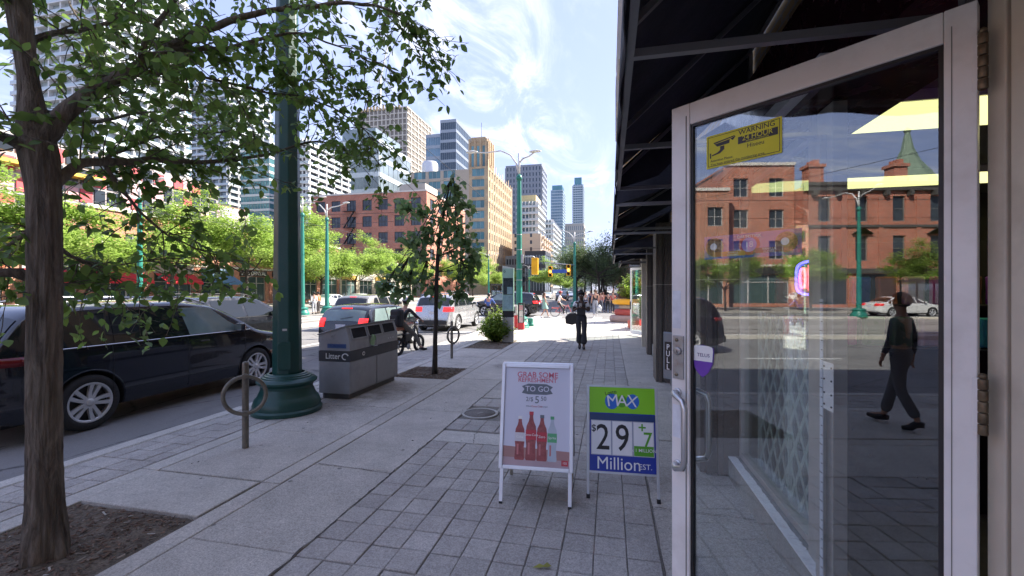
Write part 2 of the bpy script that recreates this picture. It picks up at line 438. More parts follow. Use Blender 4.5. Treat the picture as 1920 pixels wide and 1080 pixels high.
crack(-2.93,3.92,-2.05,3.86,.012,.010,30); crack(.335,1.6,.34,9,.010,.006,80); crack(-4.55,3.5,-4.55,5.1,.012,.006,40); crack(-3.14,-.5,-3.13,3.4,.010,.006,60); crack(-4.4,5.9,-3.2,6.0,.014,.03,30); crack(-2.9,6.0,-2.1,6.02,.008,.01,20)
crack(.36,5.42,1.08,5.36,.010,.012,20); crack(.36,3.72,1.08,3.68,.010,.012,20); crack(.7,5.4,.95,7.5,.006,.03,30)
# planting pits
def pit(x0, x1, y0, y1, lab, chips, seed):
    random.seed(seed)
    t = thing('tree_pit', lab, 'tree pit', (0,0,0), group='planting pits in the sidewalk')
    n = 26; m = MB(); vs = []; fs = []
    for j in range(n+1):
        for i in range(n+1):
            x = lerp(x0, x1, i/n); yy = lerp(y0, y1, j/n); e = min(i, n-i, j, n-j)
            vs.append((x, yy, -.028 + .012*random.random()+(.012 if e > 3 else 0)))
    for j in range(n):
        for i in range(n): fs.append((j*(n+1)+i, j*(n+1)+i+1, (j+1)*(n+1)+i+1, (j+1)*(n+1)+i))
    m.add(vs, fs, True); m.build('soil', m_soil, t)
    m = MB()
    for i in range(chips):
        x = random.uniform(x0+.03, x1-.03); yy = random.uniform(y0+.03, y1-.03); l = random.uniform(.012, .05); w = random.uniform(.005, .014)
        M = Matrix.Rotation(random.random()*6.28, 3, 'Z') @ Matrix.Rotation(random.uniform(-.35,.35), 3, 'X') @ Matrix.Rotation(random.uniform(-.35,.35), 3, 'Y')
        m.mi = 0 if random.random() < .8 else (1 if random.random() < .82 else 2)
        m.cbox((x, yy, -.008+random.uniform(-.006,.012)), (w, l, .004), M)
    stuff(m.build('wood_chips', [mat('mulch', (.15,.095,.065), .9, rnd=.5), mat('mulch_pale', (.22,.18,.14), .9, rnd=.3), mat('litter_pale', (.45,.43,.38), .8, rnd=.2)], t))
    return t
pit(-4.33, -3.135, -.58, 2.785, 'earth tree pit with dry wood chips around the thick near trunk', 2600, 3)
pit(-4.33, -3.135, 8.16, 9.41, 'square mulch bed around the slim young tree beyond the bin', 1400, 4)
random.seed(11)
pit(-4.33, -3.135, 12.62, 14.88, 'planting bed under the leafy bush beside the info pylon', 500, 5)
# manhole cover
t = thing('manhole_cover', 'round access cover with pale metal rim set in the pavers left of the poster stand', 'manhole cover', (-1.81, 6.01, 0))
MB().lathe([(.0001,-.03),(.262,-.03),(.262,.0045),(.262,.006),(.25,.009),(.228,.009),(.224,.003)], 48, caps=False).build('rim', mat('worn_iron', (.42,.41,.38), .6, .3, var=.2, vs=9), t)
MB().lathe([(.222,-.02),(.222,.003),(.0001,.004)], 48, caps=False).build('cover', concrete('cover_fill', (.17,.155,.14), .3, .3, False), t)
MB().cbox((.0,.0,.0065), (.012,.10,.006), Matrix.Rotation(R(-40),3,'Z')).build('handle', mat('worn_iron', (.42,.41,.38)), t)
stuff_m = mat('dry_leaf', (.25,.24,.05), .8, rnd=.3)
t = MB(); t.add([(0,0,0),(.05,.018,.012),(.09,0,.004),(.05,-.022,.01)], [(0,1,2,3)]); t.add([(.06,0,.003),(.10,.025,.014),(.125,0,.003),(.09,-.02,.008)], [(0,1,2,3)])
tag(t.build('fallen_leaf', stuff_m, loc=(*(-0.48, 2.74), .004), rz=.3), 'small yellow leaf fallen on the pavers at the bottom of the view', 'leaf')
# scattered litter specks and cigarette ends on the paving
m = MB()
for i in range(90):
    x = random.uniform(-4.9, 1.0); yy = random.uniform(1.8, 12); M = Matrix.Rotation(random.random()*6.28, 3, 'Z')
    m.mi = 0 if random.random() < .5 else 1
    m.cbox((x, yy, .004), (.006, random.uniform(.01,.03), .004), M)
stuff(tag(m.build('litter', [mat('litter_pale', (.45,.43,.38)), mat('litter_dark', (.03,.03,.03), .9)]), 'specks of litter scattered over the paving', 'litter'))

# ================================================================== BUILDINGS
m_win = mat('window_dark', (.035,.045,.055), .08, 0, var=.35, vs=.15, rnd=.35)
m_winb = mat('window_blue', (.10,.22,.25), .08, 0, var=.3, vs=.1, rnd=.35)
m_frame = mat('window_frame', (.45,.44,.42), .5)
m_framed = mat('window_frame_dark', (.03,.03,.032), .5)
def brickm(name, col, mort=(.35,.32,.28), sc=1., var=.2):
    t = NT(name)
    bk = t.new('ShaderNodeTexBrick', Vector=t.pos()); g = t.new('ShaderNodeNewGeometry')
    # vertical walls: take x+y as the run and z as the height
    s = t.new('ShaderNodeSeparateXYZ', Vector=t.pos()); cx = t.new('ShaderNodeCombineXYZ', X=t.math('ADD', s.outputs[0], s.outputs[1]), Y=s.outputs[2])
    t.l.new(cx.outputs[0], bk.inputs['Vector'])
    bk.inputs['Scale'].default_value = 1.; bk.inputs['Brick Width'].default_value = .22*sc; bk.inputs['Row Height'].default_value = .075*sc; bk.inputs['Mortar Size'].default_value = .009*sc
    bk.inputs['Color1'].default_value = (*[v*(1-var) for v in col],1); bk.inputs['Color2'].default_value = (*[v*(1+var) for v in col],1); bk.inputs['Mortar'].default_value = (*mort,1)
    c = t.scale(bk.outputs['Color'], t.ramp(t.noise(.35, 6, .65), .3, .7, .8, 1.2))
    return t.done(t.bsdf(c, .9))
m_red = brickm('red_brick', (.45,.135,.07)); m_orange = brickm('orange_brick', (.46,.16,.08)); m_tan = brickm('tan_brick', (.44,.31,.18), (.42,.36,.28))
m_vic = brickm('victorian_brick', (.42,.10,.045)); m_yel = brickm('yellow_brick', (.42,.28,.12))
m_stone = mat('limestone', (.45,.41,.35), .85, var=.1, vs=.6); m_stonew = mat('pale_stone', (.62,.58,.52), .8, var=.1)
m_grey = mat('grey_panel', (.30,.30,.31), .6, var=.1, vs=.3); m_lconc = mat('tower_concrete', (.50,.46,.40), .85, var=.1, vs=.2)
m_roofd = mat('roof_dark', (.06,.06,.062), .7)

def window_mesh(w, h, cols=2, rows=2, pane=m_win, fr=m_frame, sill=m_stonew, lintel=True, ft=.07):
    """window set in a wall whose outside is -Y; origin at sill centre. Returns meshes (frame, pane, sill)"""
    f = MB(); d0, d1 = .02, .16
    for x0, x1, z0, z1 in ((-w/2, -w/2+ft, 0, h), (w/2-ft, w/2, 0, h), (-w/2+ft, w/2-ft, 0, ft), (-w/2+ft, w/2-ft, h-ft, h)): f.box(x0, x1, d0, d1, z0, z1)
    for i in range(1, cols): x = -w/2+w*i/cols; f.box(x-ft*.4, x+ft*.4, d0+.015, d1, ft, h-ft)
    for i in range(1, rows): z = h*i/rows; f.box(-w/2+ft, w/2-ft, d0+.02, d1, z-ft*.35, z+ft*.35)
    p = MB(); 
    for i in range(cols):
        for j in range(rows):
            x0 = -w/2+w*i/cols; x1 = -w/2+w*(i+1)/cols; z0 = h*j/rows; z1 = h*(j+1)/rows; e = random.uniform(-.012,.012); e2 = random.uniform(-.012,.012)
            p.add([(x0,.10+e,z0),(x1,.10+e2,z0),(x1,.10-e,z1),(x0,.10-e2,z1)], [(0,1,2,3)])
    s = MB()
    if sill: s.box(-w/2-.1, w/2+.1, -.10, .12, -.16, -.002)
    l = MB()
    if sill and lintel: l.box(-w/2-.14, w/2+.14, -.05, .12, h+.002, h+.32)
    return f.mesh('window_frame', fr), p.mesh('window_pane', pane), (s.mesh('window_sill', sill) if sill else None), (l.mesh('window_lintel', sill) if sill and lintel else None)
def put_window(ms, parent, loc, rz):
    o = bpy.data.objects.new('window', ms[0]); COL.objects.link(o); o.parent = parent; o.location = loc; o.rotation_euler.z = rz
    p = inst(ms[1], 'pane', o)
    if ms[2]: inst(ms[2], 'sill', o)
    if ms[3]: inst(ms[3], 'lintel', o)
    return o
def wall_holes(mb, L, H, holes, O, rz, T=.35, z0=0.):
    """wall along local +X (length L), outside facing -Y, with real rectangular openings [(x0,x1,z0,z1)]"""
    xs = sorted({0, L, *[v for h in holes for v in h[:2]]}); zs = sorted({z0, H, *[v for h in holes for v in h[2:]]})
    M = Matrix.Translation(Vector(O)) @ Matrix.Rotation(rz, 4, 'Z')
    def P(x, y, z): return tuple(M @ Vector((x, y, z)))
    hs = set()
    for a, b_ in zip(xs, xs[1:]):
        run = None
        for c_, d in zip(zs, zs[1:]):
            mx, mz = (a+b_)/2, (c_+d)/2
            solid = not any(h[0] < mx < h[1] and h[2] < mz < h[3] for h in holes)
            if solid: run = [run[0], d] if run else [c_, d]
            if (not solid or d == zs[-1]) and run:
                mb.add([P(a,0,run[0]),P(b_,0,run[0]),P(b_,0,run[1]),P(a,0,run[1])], [(0,1,2,3)]); run = None
    for h in holes:
        a, b_, c_, d = h
        mb.add([P(a,0,c_),P(a,T,c_),P(a,T,d),P(a,0,d)], [(0,1,2,3)]); mb.add([P(b_,0,c_),P(b_,0,d),P(b_,T,d),P(b_,T,c_)], [(0,1,2,3)])
        mb.add([P(a,0,d),P(a,T,d),P(b_,T,d),P(b_,0,d)], [(0,1,2,3)]); mb.add([P(a,0,c_),P(b_,0,c_),P(b_,T,c_),P(a,T,c_)], [(0,1,2,3)])
RE = math.pi/2     # wall outside facing +X: local +X runs along +Y
def facade(parent, O, L, H, rz, m, rows, cols, w, h, z_first, z_step, margin, wm_, z0=0., skip=(), T=.35):
    hol = []; spots = []
    step = (L-2*margin)/cols
    for r_ in range(rows):
        for c_ in range(cols):
            if (r_, c_) in skip: continue
            x = margin+step*(c_+.5); z = z_first+r_*z_step
            hol.append((x-w/2, x+w/2, z, z+h)); spots.append((x, z))
    b = MB(); wall_holes(b, L, H, hol, O, rz, T, z0); b.build('wall', m, parent)
    M = Matrix.Translation(Vector(O)) @ Matrix.Rotation(rz, 4, 'Z')
    for x, z in spots: put_window(wm_, parent, M @ Vector((x, .12, z)), rz)

# ---- six-storey red brick warehouse (far side, beyond the side street)
X2, Y2 = -42.0, 96.0
bt = thing('brick_warehouse', 'long red brick warehouse with white lintels and a fire escape behind pale green trees', 'building')
H2 = 25.0; L2 = 31.0
wA = window_mesh(2.5, 2.6, 3, 2, m_win, m_framed)
facade(bt, (X2-L2, Y2, 0), L2, H2, 0, m_red, 5, 7, 2.5, 2.6, 5.0, 4.0, .6, wA)
facade(bt, (X2, Y2, 0), 28, H2, RE, m_red, 5, 5, 2.5, 2.6, 5.0, 4.0, .6, wA)
b = MB().box(X2-L2, X2, Y2+.4, Y2+28, H2-.3, H2-.1); b.build('roof', m_roofd, bt)
b = MB(); b.box(X2-L2-.1, X2+.1, Y2-.12, Y2+.35, H2, H2+.35); b.box(X2-.3, X2+.12, Y2+.36, Y2+28, H2, H2+.35); b.build('cornice', m_stonew, bt)
b = MB(); b.box(X2-10, X2-3, Y2+6, Y2+14, H2-.1, H2+3.4); b.build('penthouse', m_stone, bt)
b = MB()
for k in range(5):
    z = 4.8+4*k; x = X2-L2+11
    b.box(x-1.6, x+1.6, Y2-1.2, Y2-.15, z, z+.06); b.box(x-1.6, x+1.6, Y2-1.22, Y2-1.18, z+.95, z+1.0)
    for i in range(9): b.box(x-1.6+i*.4, x-1.56+i*.4, Y2-1.21, Y2-1.19, z, z+1)
    if k < 4: b.beam((x-1.4, Y2-.7, z), (x+1.4, Y2-.7, z+4), .5, .12)
b.build('fire_escape', m_black, bt)
for z in (4.2,): MB().box(X2-L2, X2+.08, Y2-.16, Y2-.02, z, z+.4).build('string_course', m_stonew, bt)
for k in range(7):
    x = X2-L2+.6+(k+.5)*(L2-1.2)/7
    MB().box(x-1.5, x+1.5, Y2-.03, Y2+.05, .2, 3.4).build('shop_window', m_win, bt)
MB().box(X2-26, X2-3, Y2-1.6, Y2-.2, 3.3, 4.1).build('shop_canopy', mat('yellow_canopy', (.55,.33,.08), .7), bt)
# ---- tan art deco block
X3, Y3 = -42.0, 149.0; H3 = 45.5
bt = thing('tan_office_block', 'tall tan brick block with teal windows and a stepped rooftop tower', 'building')
wB = window_mesh(4.6, 2.7, 3, 1, m_winb, m_frame, None); wC = window_mesh(1.15, 2.6, 1, 2, m_winb, m_framed, None)
b = MB(); LW = 29.5
hol = []; spots = []
for r_ in range(11):
    z = 4.6+r_*3.75
    for c_ in range(5):
        x = 3.6 + c_*5.75
        if c_ == 4: x = LW-3.6
        hol.append((x-2.3, x+2.3, z, z+2.7)); spots.append((x, z))
wall_holes(b, LW-7.0, H3-.8, [h for h in hol if h[1] < LW-7.0], (X3-LW, Y3, 0), 0); b.build('wall', mat('warm_render', (.42,.36,.29), .85, var=.08), bt)
b = MB(); wall_holes(b, 7.0, H3, [(h[0]-LW+7, h[1]-LW+7, h[2], h[3]) for h in hol if h[0] > LW-7.0], (X3-7, Y3-.004, 0), 0); b.build('wall', m_tan, bt)
for x, z in spots:
    if x < LW-7.0-2 or x > LW-7: put_window(wB, bt, (X3-LW+x, Y3+.12, z), 0)
hol = []; LD = 39.0
for r_ in range(11):
    for c_ in range(11): x = 2.2+c_*3.46; z = 4.6+r_*3.75; hol.append((x-.575, x+.575, z, z+2.6))
b = MB(); wall_holes(b, LD, H3, hol, (X3, Y3, 0), RE)
for h in hol: put_window(wC, bt, (X3-.12, Y3+(h[0]+h[1])/2, h[2]), RE)
b.build('wall', m_tan, bt)
for c_ in range(12):
    y = Y3+.5+c_*3.46; MB().box(X3, X3+.14, y-.36, y+.36, 0, H3+1.2+(1.3 if c_ % 3 == 0 else 0)).build('pilaster', m_tan, bt)
MB().box(X3-LW, X3, Y3+.4, Y3+LD, H3-1.2, H3-.9).build('roof', m_roofd, bt)
b = MB(); b.box(X3-8.5, X3-1.5, Y3+5, Y3+13, H3-.9, H3+10.5); b.box(X3-7.8, X3-2.2, Y3+4.9, Y3+13.1, H3+10.5, H3+12.2)
for i in range(4): b.box(X3-8.7+i*2.1, X3-8.0+i*2.1, Y3+4.6, Y3+5, H3-.9, H3+11.6); b.box(X3-1.5, X3-1.1, Y3+5+i*2.4, Y3+5.9+i*2.4, H3-.9, H3+11.6)
b.build('roof_tower', m_tan, bt)
b = MB(); 
for i in range(3): b.box(X3-7.6+i*2.1, X3-6.6+i*2.1, Y3+4.85, Y3+4.98, H3+1.5, H3+9)
b.build('tower_louvre', m_winb, bt)
b = MB(); b.tube([(X3-5,Y3+9,H3+12),(X3-5,Y3+9,H3+19)], .09, 6); b.build('mast', m_black, bt)
b = MB(); b.lathe([(3.0,0),(3.0,4.2),(2.4,5.2),(0.01,5.6)], 20, (X3-24, Y3+5, H3-.9), caps=False); b.build('water_tank', mat('tank_metal', (.6,.6,.6), .4, .6), bt)

# ---- towers: (name,label, Y, xa, xb, depth, z_top, floors, style)
m_slab = mat('balcony_slab', (.62,.62,.62), .7, var=.05); m_gl1 = mat('curtain_glass_blue', (.16,.25,.32), .1, .2, var=.3, vs=.05)
m_gl2 = mat('curtain_glass_dark', (.05,.075,.10), .1, .2, var=.3, vs=.05); m_gl3 = mat('curtain_glass_grey', (.22,.27,.30), .15, .2, var=.25, vs=.06)
m_gltw = mat('curtain_glass_pale', (.38,.45,.48), .2, 0, var=.3, vs=.06)
m_gltt = mat('curtain_glass_teal', (.10,.24,.27), .1, .2, var=.3, vs=.05); m_spand = mat('spandrel', (.28,.31,.34), .3, .3)
def tower(label, Y, xa, xb, D, zt, fl, style, core=m_gl1, slab_=m_slab, nx=8, ny=6, z0=0., name='tower', top=None, acc=None, sa=.5):
    t = thing(name, label, 'tower', ((xa+xb)/2, Y, 0), group='high-rise towers on the skyline')
    w = (xb-xa)/2; fh = (zt-z0)/fl
    MB().box(-w, w, 0, D, z0, zt).build('core', core, t)
    if style == 'balcony':
        sm = MB(); sm.box(-w-1.3, w+1.3, -1.3, D+1.3, 0, .28); me = sm.mesh('balcony_slab', slab_)
        rm = MB(); 
        for x0, x1, y0, y1 in ((-w-1.28,w+1.28,-1.28,-1.22),(w+1.22,w+1.28,-1.2,D+1.2)): rm.box(x0,x1,y0,y1,.28,1.2)
        rme = rm.mesh('balustrade', mat('balcony_glass', (.45,.52,.56), .15, 0, var=.1))
        for k in range(fl): o = inst(me, 'balcony_slab', t, (0,0,z0+fh*k)); inst(rme, 'balustrade', o)
        pm_ = MB()
        for i in range(nx+1): x = -w+2*w*i/nx; pm_.box(x-.22, x+.22, -1.1, -.02, z0, zt)
        for i in range(ny+1): y = D*i/ny; pm_.box(w+.02, w+1.1, y-.22, y+.22, z0, zt)
        stuff(pm_.build('divider_walls', slab_, t))
    elif style == 'band':
        me = MB().box(-w-.18, w+.18, -.18, D+.18, 0, fh*.30).mesh('floor_band', slab_)
        for k in range(fl+1): inst(me, 'floor_band', t, (0,0,z0+fh*k))
        pm_ = MB()
        for i in range(nx+1): x = -w+2*w*i/nx; pm_.box(x-.07, x+.07, -.14, -.003, z0, zt)
        for i in range(ny+1): y = D*i/ny; pm_.box(w+.003, w+.14, y-.07, y+.07, z0, zt)
        stuff(pm_.build('mullions', m_spand, t))
    elif style == 'frame':      # bare concrete frame under construction
        me = MB().box(-w-.5, w+.5, -.5, D+.5, 0, fh*.2).mesh('floor_slab', slab_)
        for k in range(fl+1): inst(me, 'floor_slab', t, (0,0,z0+fh*k))
        pm_ = MB()
        for i in range(nx+1): x = -w+2*w*i/nx; pm_.box(x-.45, x+.45, -.45, .5, z0, zt)
        for i in range(ny+1): y = D*i/ny; pm_.box(w-.5, w+.45, y-.4, y+.4, z0, zt)
        stuff(pm_.build('columns', slab_, t))
    elif style == 'grid':
        me = MB().box(-w-.25, w+.25, -.25, D+.25, 0, fh*.38).mesh('floor_band', slab_)
        for k in range(fl+1): inst(me, 'floor_band', t, (0,0,z0+fh*k))
        pm_ = MB()
        for i in range(nx+1): x = -w+2*w*i/nx; pm_.box(x-sa, x+sa, -.22, -.003, z0, zt)
        for i in range(ny+1): y = D*i/ny; pm_.box(w+.003, w+.22, y-sa, y+sa, z0, zt)
        stuff(pm_.build('piers', slab_, t))
    if top: MB().box(-w*top[0], w*top[0], D*.1, D*.85, zt, zt+top[1]).build('mechanical_penthouse', top[2], t)
    return t
def TW(label, Y, pa, pb, py, D, fl, style, **k):
    """pa..pb are the two x positions of the south face, py the height"""
    return tower(label, Y, pa, pb, D, py, fl, style, **k)
TW('huge pale glass tower with white balconies behind the big near tree', 95, -171.55, -139.68, 112, 24, 36, 'balcony', core=m_gltw, nx=7, ny=6)
TW('pale tower with white bands just right of the huge balconied tower', 130, -192.48, -171.67, 96, 20, 26, 'band', core=m_gl1, nx=12)
TW('grey glass tower showing through the leaves left of the thick green lamp post', 190, -222.07, -193.72, 111.85, 28, 34, 'balcony', core=m_gl3, nx=6, ny=5)
TW('blue glass slab low between the grey tower and the near green pole', 170, -166.24, -150.96, 68.47, 22, 20, 'band', core=m_gltt, nx=10)
TW('white balconied tower just right of the near green pole', 150, -123.81, -115.58, 60.87, 26, 24, 'balcony', core=m_gl2, nx=5, ny=5)
TW('slim grey tower peeking behind the white balconied tower', 230, -176.86, -163.09, 79.19, 20, 24, 'band', core=m_gl3, nx=7)
tg = TW('mid-rise glass office with dark floor bands and a set back glass top', 190, -132.95, -107.65, 71.72, 34, 9, 'band', core=m_gl3, slab_=mat('glass_white_band', (.5,.56,.6), .25, .1, var=.1), nx=16, ny=7, top=(.72, 9, m_gl3))
tb = TW('tall bare concrete tower still under construction', 300, -187.42, -146.9, 137.04, 44, 33, 'frame', core=mat('open_floor_shade_tone', (.20,.18,.16), .9), slab_=m_lconc, nx=12, ny=7)  # solid core: shade of the open floors is put into its darker colour
xx = (-146.9--187.42)/2
for i in range(14): w_ = MB().box(-xx+i*2.6, -xx+i*2.6+1.6, -.6, -.3, 137.04-.5, 137.04+random.uniform(1.5,3.5)).build('formwork_panel', mat('plywood', (.5,.36,.2), .8), tb)
# tower crane on top of it
cr = thing('tower_crane', 'white tower crane standing over the concrete tower', 'crane', (-174.42, 310, 137.72+.5))
b = MB(); b.beam((0,0,0),(0,0,28),1.4,1.4); b.build('mast', mat('crane_white', (.7,.7,.68), .6), cr)
b = MB(); b.beam((0,0,26),(9,-4,52),1.0,1.0); b.beam((0,0,26),(-6,3,28),1.2,1.6); b.build('jib', mat('crane_white', (.7,.7,.68)), cr)
TW('slim grey slab peeking out right of the concrete tower', 340, -166.97, -156.34, 111.53, 14, 14, 'band', core=m_gl3, nx=4, ny=3)
tower('square dark glass office tower with louvred crown', 260, -104.32, -94.0, 40, 106.93, 17, 'band', m_gl2, m_spand, 8, 12, top=None)
tower('lower wing of blue glass left of the dark glass tower', 262, -114.95, -104.76-.5, 30, 98.99, 14, 'band', m_gl1, m_spand, 6, 8)
tower('dark grey residential tower behind the green lamp post', 280, -66.44, -43.06, 24, 81.59, 22, 'grid', m_gl2, mat('grey_tower_skin', (.22,.24,.28), .5, var=.1), 11, 4, sa=.7)
t_ = tower('glass mid-rise with a yellow box on its roof', 210, -43.38, -34.91, 22, 44.71, 14, 'balcony', m_gl1, mat('pale_slab', (.55,.55,.53), .7), 5, 5, top=(.9, 3.6, mat('yellow_cladding', (.62,.5,.25), .7)))
t_ = tower('beige apartment block with stacked balconies beyond the traffic lights', 170, -37.72, -26.36, 30, 23.89, 9, 'none', mat('beige_wall', (.55,.44,.33), .85, var=.08), m_slab)
xx = (-26.36--37.72)/2; me_b = MB().box(0, 1.3, -1.2, 1.2, 0, 1.0).mesh('balcony', mat('beige_wall', (.55,.44,.33))); me_w = MB().box(-.4, .4, -.06, -.01, 0, 1.4).mesh('window', m_win); me_w2 = MB().box(.02, .08, -1.1, 1.1, 0, 1.9).mesh('window', m_win)
for k in range(8):
    for j in range(5): inst(me_b, 'balcony', t_, (xx, 3+j*6, 3+k*2.7)); inst(me_w2, 'window', t_, (xx, 3+j*6, 4.05+k*2.7-.0))
    inst(me_w, 'window', t_, (1.8,0,3.6+k*2.7)); inst(me_w, 'window', t_, (-4.5,0,3.6+k*2.7))
tower('dark box building below the beige block behind the largest traffic light', 150, -28.71, -21.77, 14, 13.82, 3, 'band', m_win, m_framed, 7, 3)
tower('slate coloured low building left of the dark box building', 158, -37.49, -30.24, 12, 13.01, 4, 'grid', m_win, mat('slate_wall', (.12,.13,.14), .7), 7, 3, sa=.2)
tower('pale building with stepped white balconies right of the beige block', 240, -34.53, -31.27, 40, 40.32, 14, 'balcony', m_gl3, m_slab, 2, 6)
tower('pale blue glass tower with a crane arm on top', 420, -55.24, -43.94, 24, 96.66, 34, 'band', m_gl1, mat('pale_band', (.34,.42,.48), .5), 7, 4, top=(.85, 6, m_gltt))
tower('lone slim blue tower standing against the sky in the gap of the street', 520, -41.81, -31.22, 26, 125.56, 46, 'balcony', m_gl1, mat('pale_band', (.34,.42,.48), .5), 4, 4, top=(.8, 9, m_gltt))
tower('long low concrete block closing the street below the slim blue tower', 330, -32.52, -19.03, 20, 49.35, 10, 'grid', m_gl3, mat('drab_concrete', (.36,.35,.33), .8), 9, 4, sa=.4)
tower('blue-grey tower low behind the dark street trees', 300, -38.35, -28.83, 20, 31.41, 13, 'band', m_gl1, mat('pale_band', (.34,.42,.48)), 6, 4)
tower('white block at the far end of the street', 450, -25.94, -18.46, 12, 19.64, 5, 'grid', m_gl3, m_slab, 4, 2, sa=.3)

# ---- checkered pink and grey mid-rise with a mural, behind the low shops
ck = thing('checkered_building', 'mid-rise with checkered red and pale panels and a mural, behind the low brick shops', 'building', (-60, 0, 0))
y0, y1 = 30., 57.
MB().box(-14, 0, y0, y1, 0, 18).build('core', mat('pale_wall', (.38,.34,.33), .8), ck)
pmr = MB().box(0, .12, -.62, .62, 0, 1.5).mesh('panel', mat('red_panel', (.50,.07,.08), .6)); pmw = MB().box(0, .10, -.55, .55, 0, 1.7).mesh('window', m_win); pml = MB().box(0, .06, -.62, .62, 0, 1.5).mesh('panel', mat('pink_panel', (.6,.34,.34), .6))
random.seed(5)
for k in range(8):
    for j in range(19):
        y = y0+.8+j*1.4; z = 2+k*2.0
        if random.random() < .5: inst(pmw, 'window', ck, (.02, y, z))
        else: inst(pmr if (j+k) % 2 else pml, 'panel', ck, (.02, y, z))
MB().box(.05, 1.6, y0+1, y0+11, 14.5, 14.9).build('canopy', mat('yellow_edge', (.75,.5,.05), .6), ck)
mu = MB()
t = NT('mural_paint'); vo = t.new('ShaderNodeTexVoronoi', Vector=t.pos(), Scale=.4)
hs = t.new('ShaderNodeHueSaturation', Color=vo.outputs['Color'], Saturation=.6, Value=.55)
mm = t.done(t.bsdf(hs.outputs[0], .8)); MB().box(.03, .16, y1-.4-.01, y1+6.0, 8, 15.0).build('mural', mm, ck)
MB().box(-10, .02, y1, y1+6.0, 0, 15.2).build('annex', mat('brown_wall', (.24,.14,.09), .85), ck)

# ---- low orange brick shops, far side of the avenue
def shops(label, X, y0, y1, Hh, m, bays, signs, aw, name='shop_row'):
    t = thing(name, label, 'building', (0,0,0), group='brick shops on the far side of the avenue')
    L = y1-y0; bw = L/bays; hol = []
    for i in range(bays): hol.append((i*bw+.55, (i+1)*bw-.55, .35, 3.3))
    wA_ = window_mesh(1.5, 1.9, 2, 2, m_win, m_frame)
    up = []
    rows = max(1, int((Hh-4.6)//3.2))
    for r_ in range(rows):
        for i in range(bays*2): x = bw/4+i*bw/2; z = 4.9+r_*3.2; hol.append((x-.75, x+.75, z, z+1.9)); up.append((x, z))
    b = MB(); wall_holes(b, L, Hh, hol, (X, y0, 0), RE, .3); b.build('wall', m, t)
    for x, z in up: put_window(wA_, t, (X-.12, y0+x, z), RE)
    MB().box(X-14, X-.32, y0, y1, Hh-.5, Hh-.3).build('roof', m_roofd, t)
    b = MB(); b.box(X-14, X-.36, y0+.01, y0+.3, 0, Hh-.1); b.box(X-14, X-.36, y1-.3, y1-.01, 0, Hh-.1); b.build('wall', m, t)
    MB().box(X-.3, X+.16, y0-.05, y1+.05, Hh, Hh+.3).build('cornice', m_stonew, t)
    MB().box(X+.002, X+.08, y0, y1, 4.15, 4.35).build('string_course', m_stonew, t)
    for i in range(bays):
        a = y0+i*bw+.55; c_ = y0+(i+1)*bw-.55
        s = MB().box(X-.25, X-.2, a, c_, .35, 3.3).build('shop_window', mat('shop_glass', (.06,.10,.10), .08, rnd=.4), t)
        f = MB()
        for q in range(4): yy = lerp(a, c_, q/3); f.box(X-.2, X-.12, yy-.05, yy+.05, .35, 3.3)
        f.box(X-.2, X-.13, a, c_, 2.5, 2.58); f.build('mullion', m_frame, s)
        col, txt, tcol = signs[i % len(signs)]
        sg = MB().box(X+.004, X+.14, a-.1, c_+.1, 3.35, 4.05).build('sign_board', mat('signboard_%02d%02d%02d' % tuple(int(v*90) for v in col), col, .6), t)
        if txt: setup_font(txt, .62, sg, (X+.15, (a+c_)/2, 3.70), (R(90), 0, R(90)), tcol, 'lettering', .01, .02)
        if i in aw:
            k = MB(); n = 5; z = 3.3
            k.extr([(0,0),(1.3,-.75),(1.3,-1.0),(1.27,-1.0),(1.27,-.76),(0,-.04)], c_-a, (X+.145, c_, z), (1,0,0), (0,0,1))
            k.build('awning', aw[i], t)
    return t
m_awred = mat('red_awning', (.60,.03,.05), .8); m_awblue = mat('blue_awning', (.10,.22,.40), .8)
sgn = [((.03,.03,.03), '', None), ((.5,.08,.05), '', None), ((.4,.4,.38), '', None)]
shops('orange brick shop row with red awnings and a black dental sign', -42, 27.5, 47.2, 8.6, m_orange, 4,
      [((.25,.06,.05), '', None), ((.35,.3,.28), '', None), ((.12,.2,.28), '', None), ((.02,.02,.02), 'soho DENTAL', m_white)], {0: m_awred, 1: m_awred, 2: m_awblue})
shops('lower orange brick shops with pale signs at the left edge behind the big trunk', -42, 9.5-.0, 27.4, 7.6, m_orange, 4, [((.4,.1,.05), '', None), ((.5,.5,.48), '', None)], {1: m_awred, 3: m_awred})
shops('plain brick shop row beyond the trees before the warehouse', -42, 47.3, 62, 8.2, m_red, 3, sgn, {})
shops('low stuccoed shops with yellow fronts next to the side street', -42, 62.1, 88, 6.6, mat('stucco', (.5,.42,.32), .85), 5, [((.5,.3,.06), '', None), ((.4,.38,.36), '', None)], {2: m_awblue})
shops('brick shops with pale fronts beyond the tan block', -42, 189.5, 260, 10.5, m_red, 8, sgn, {})

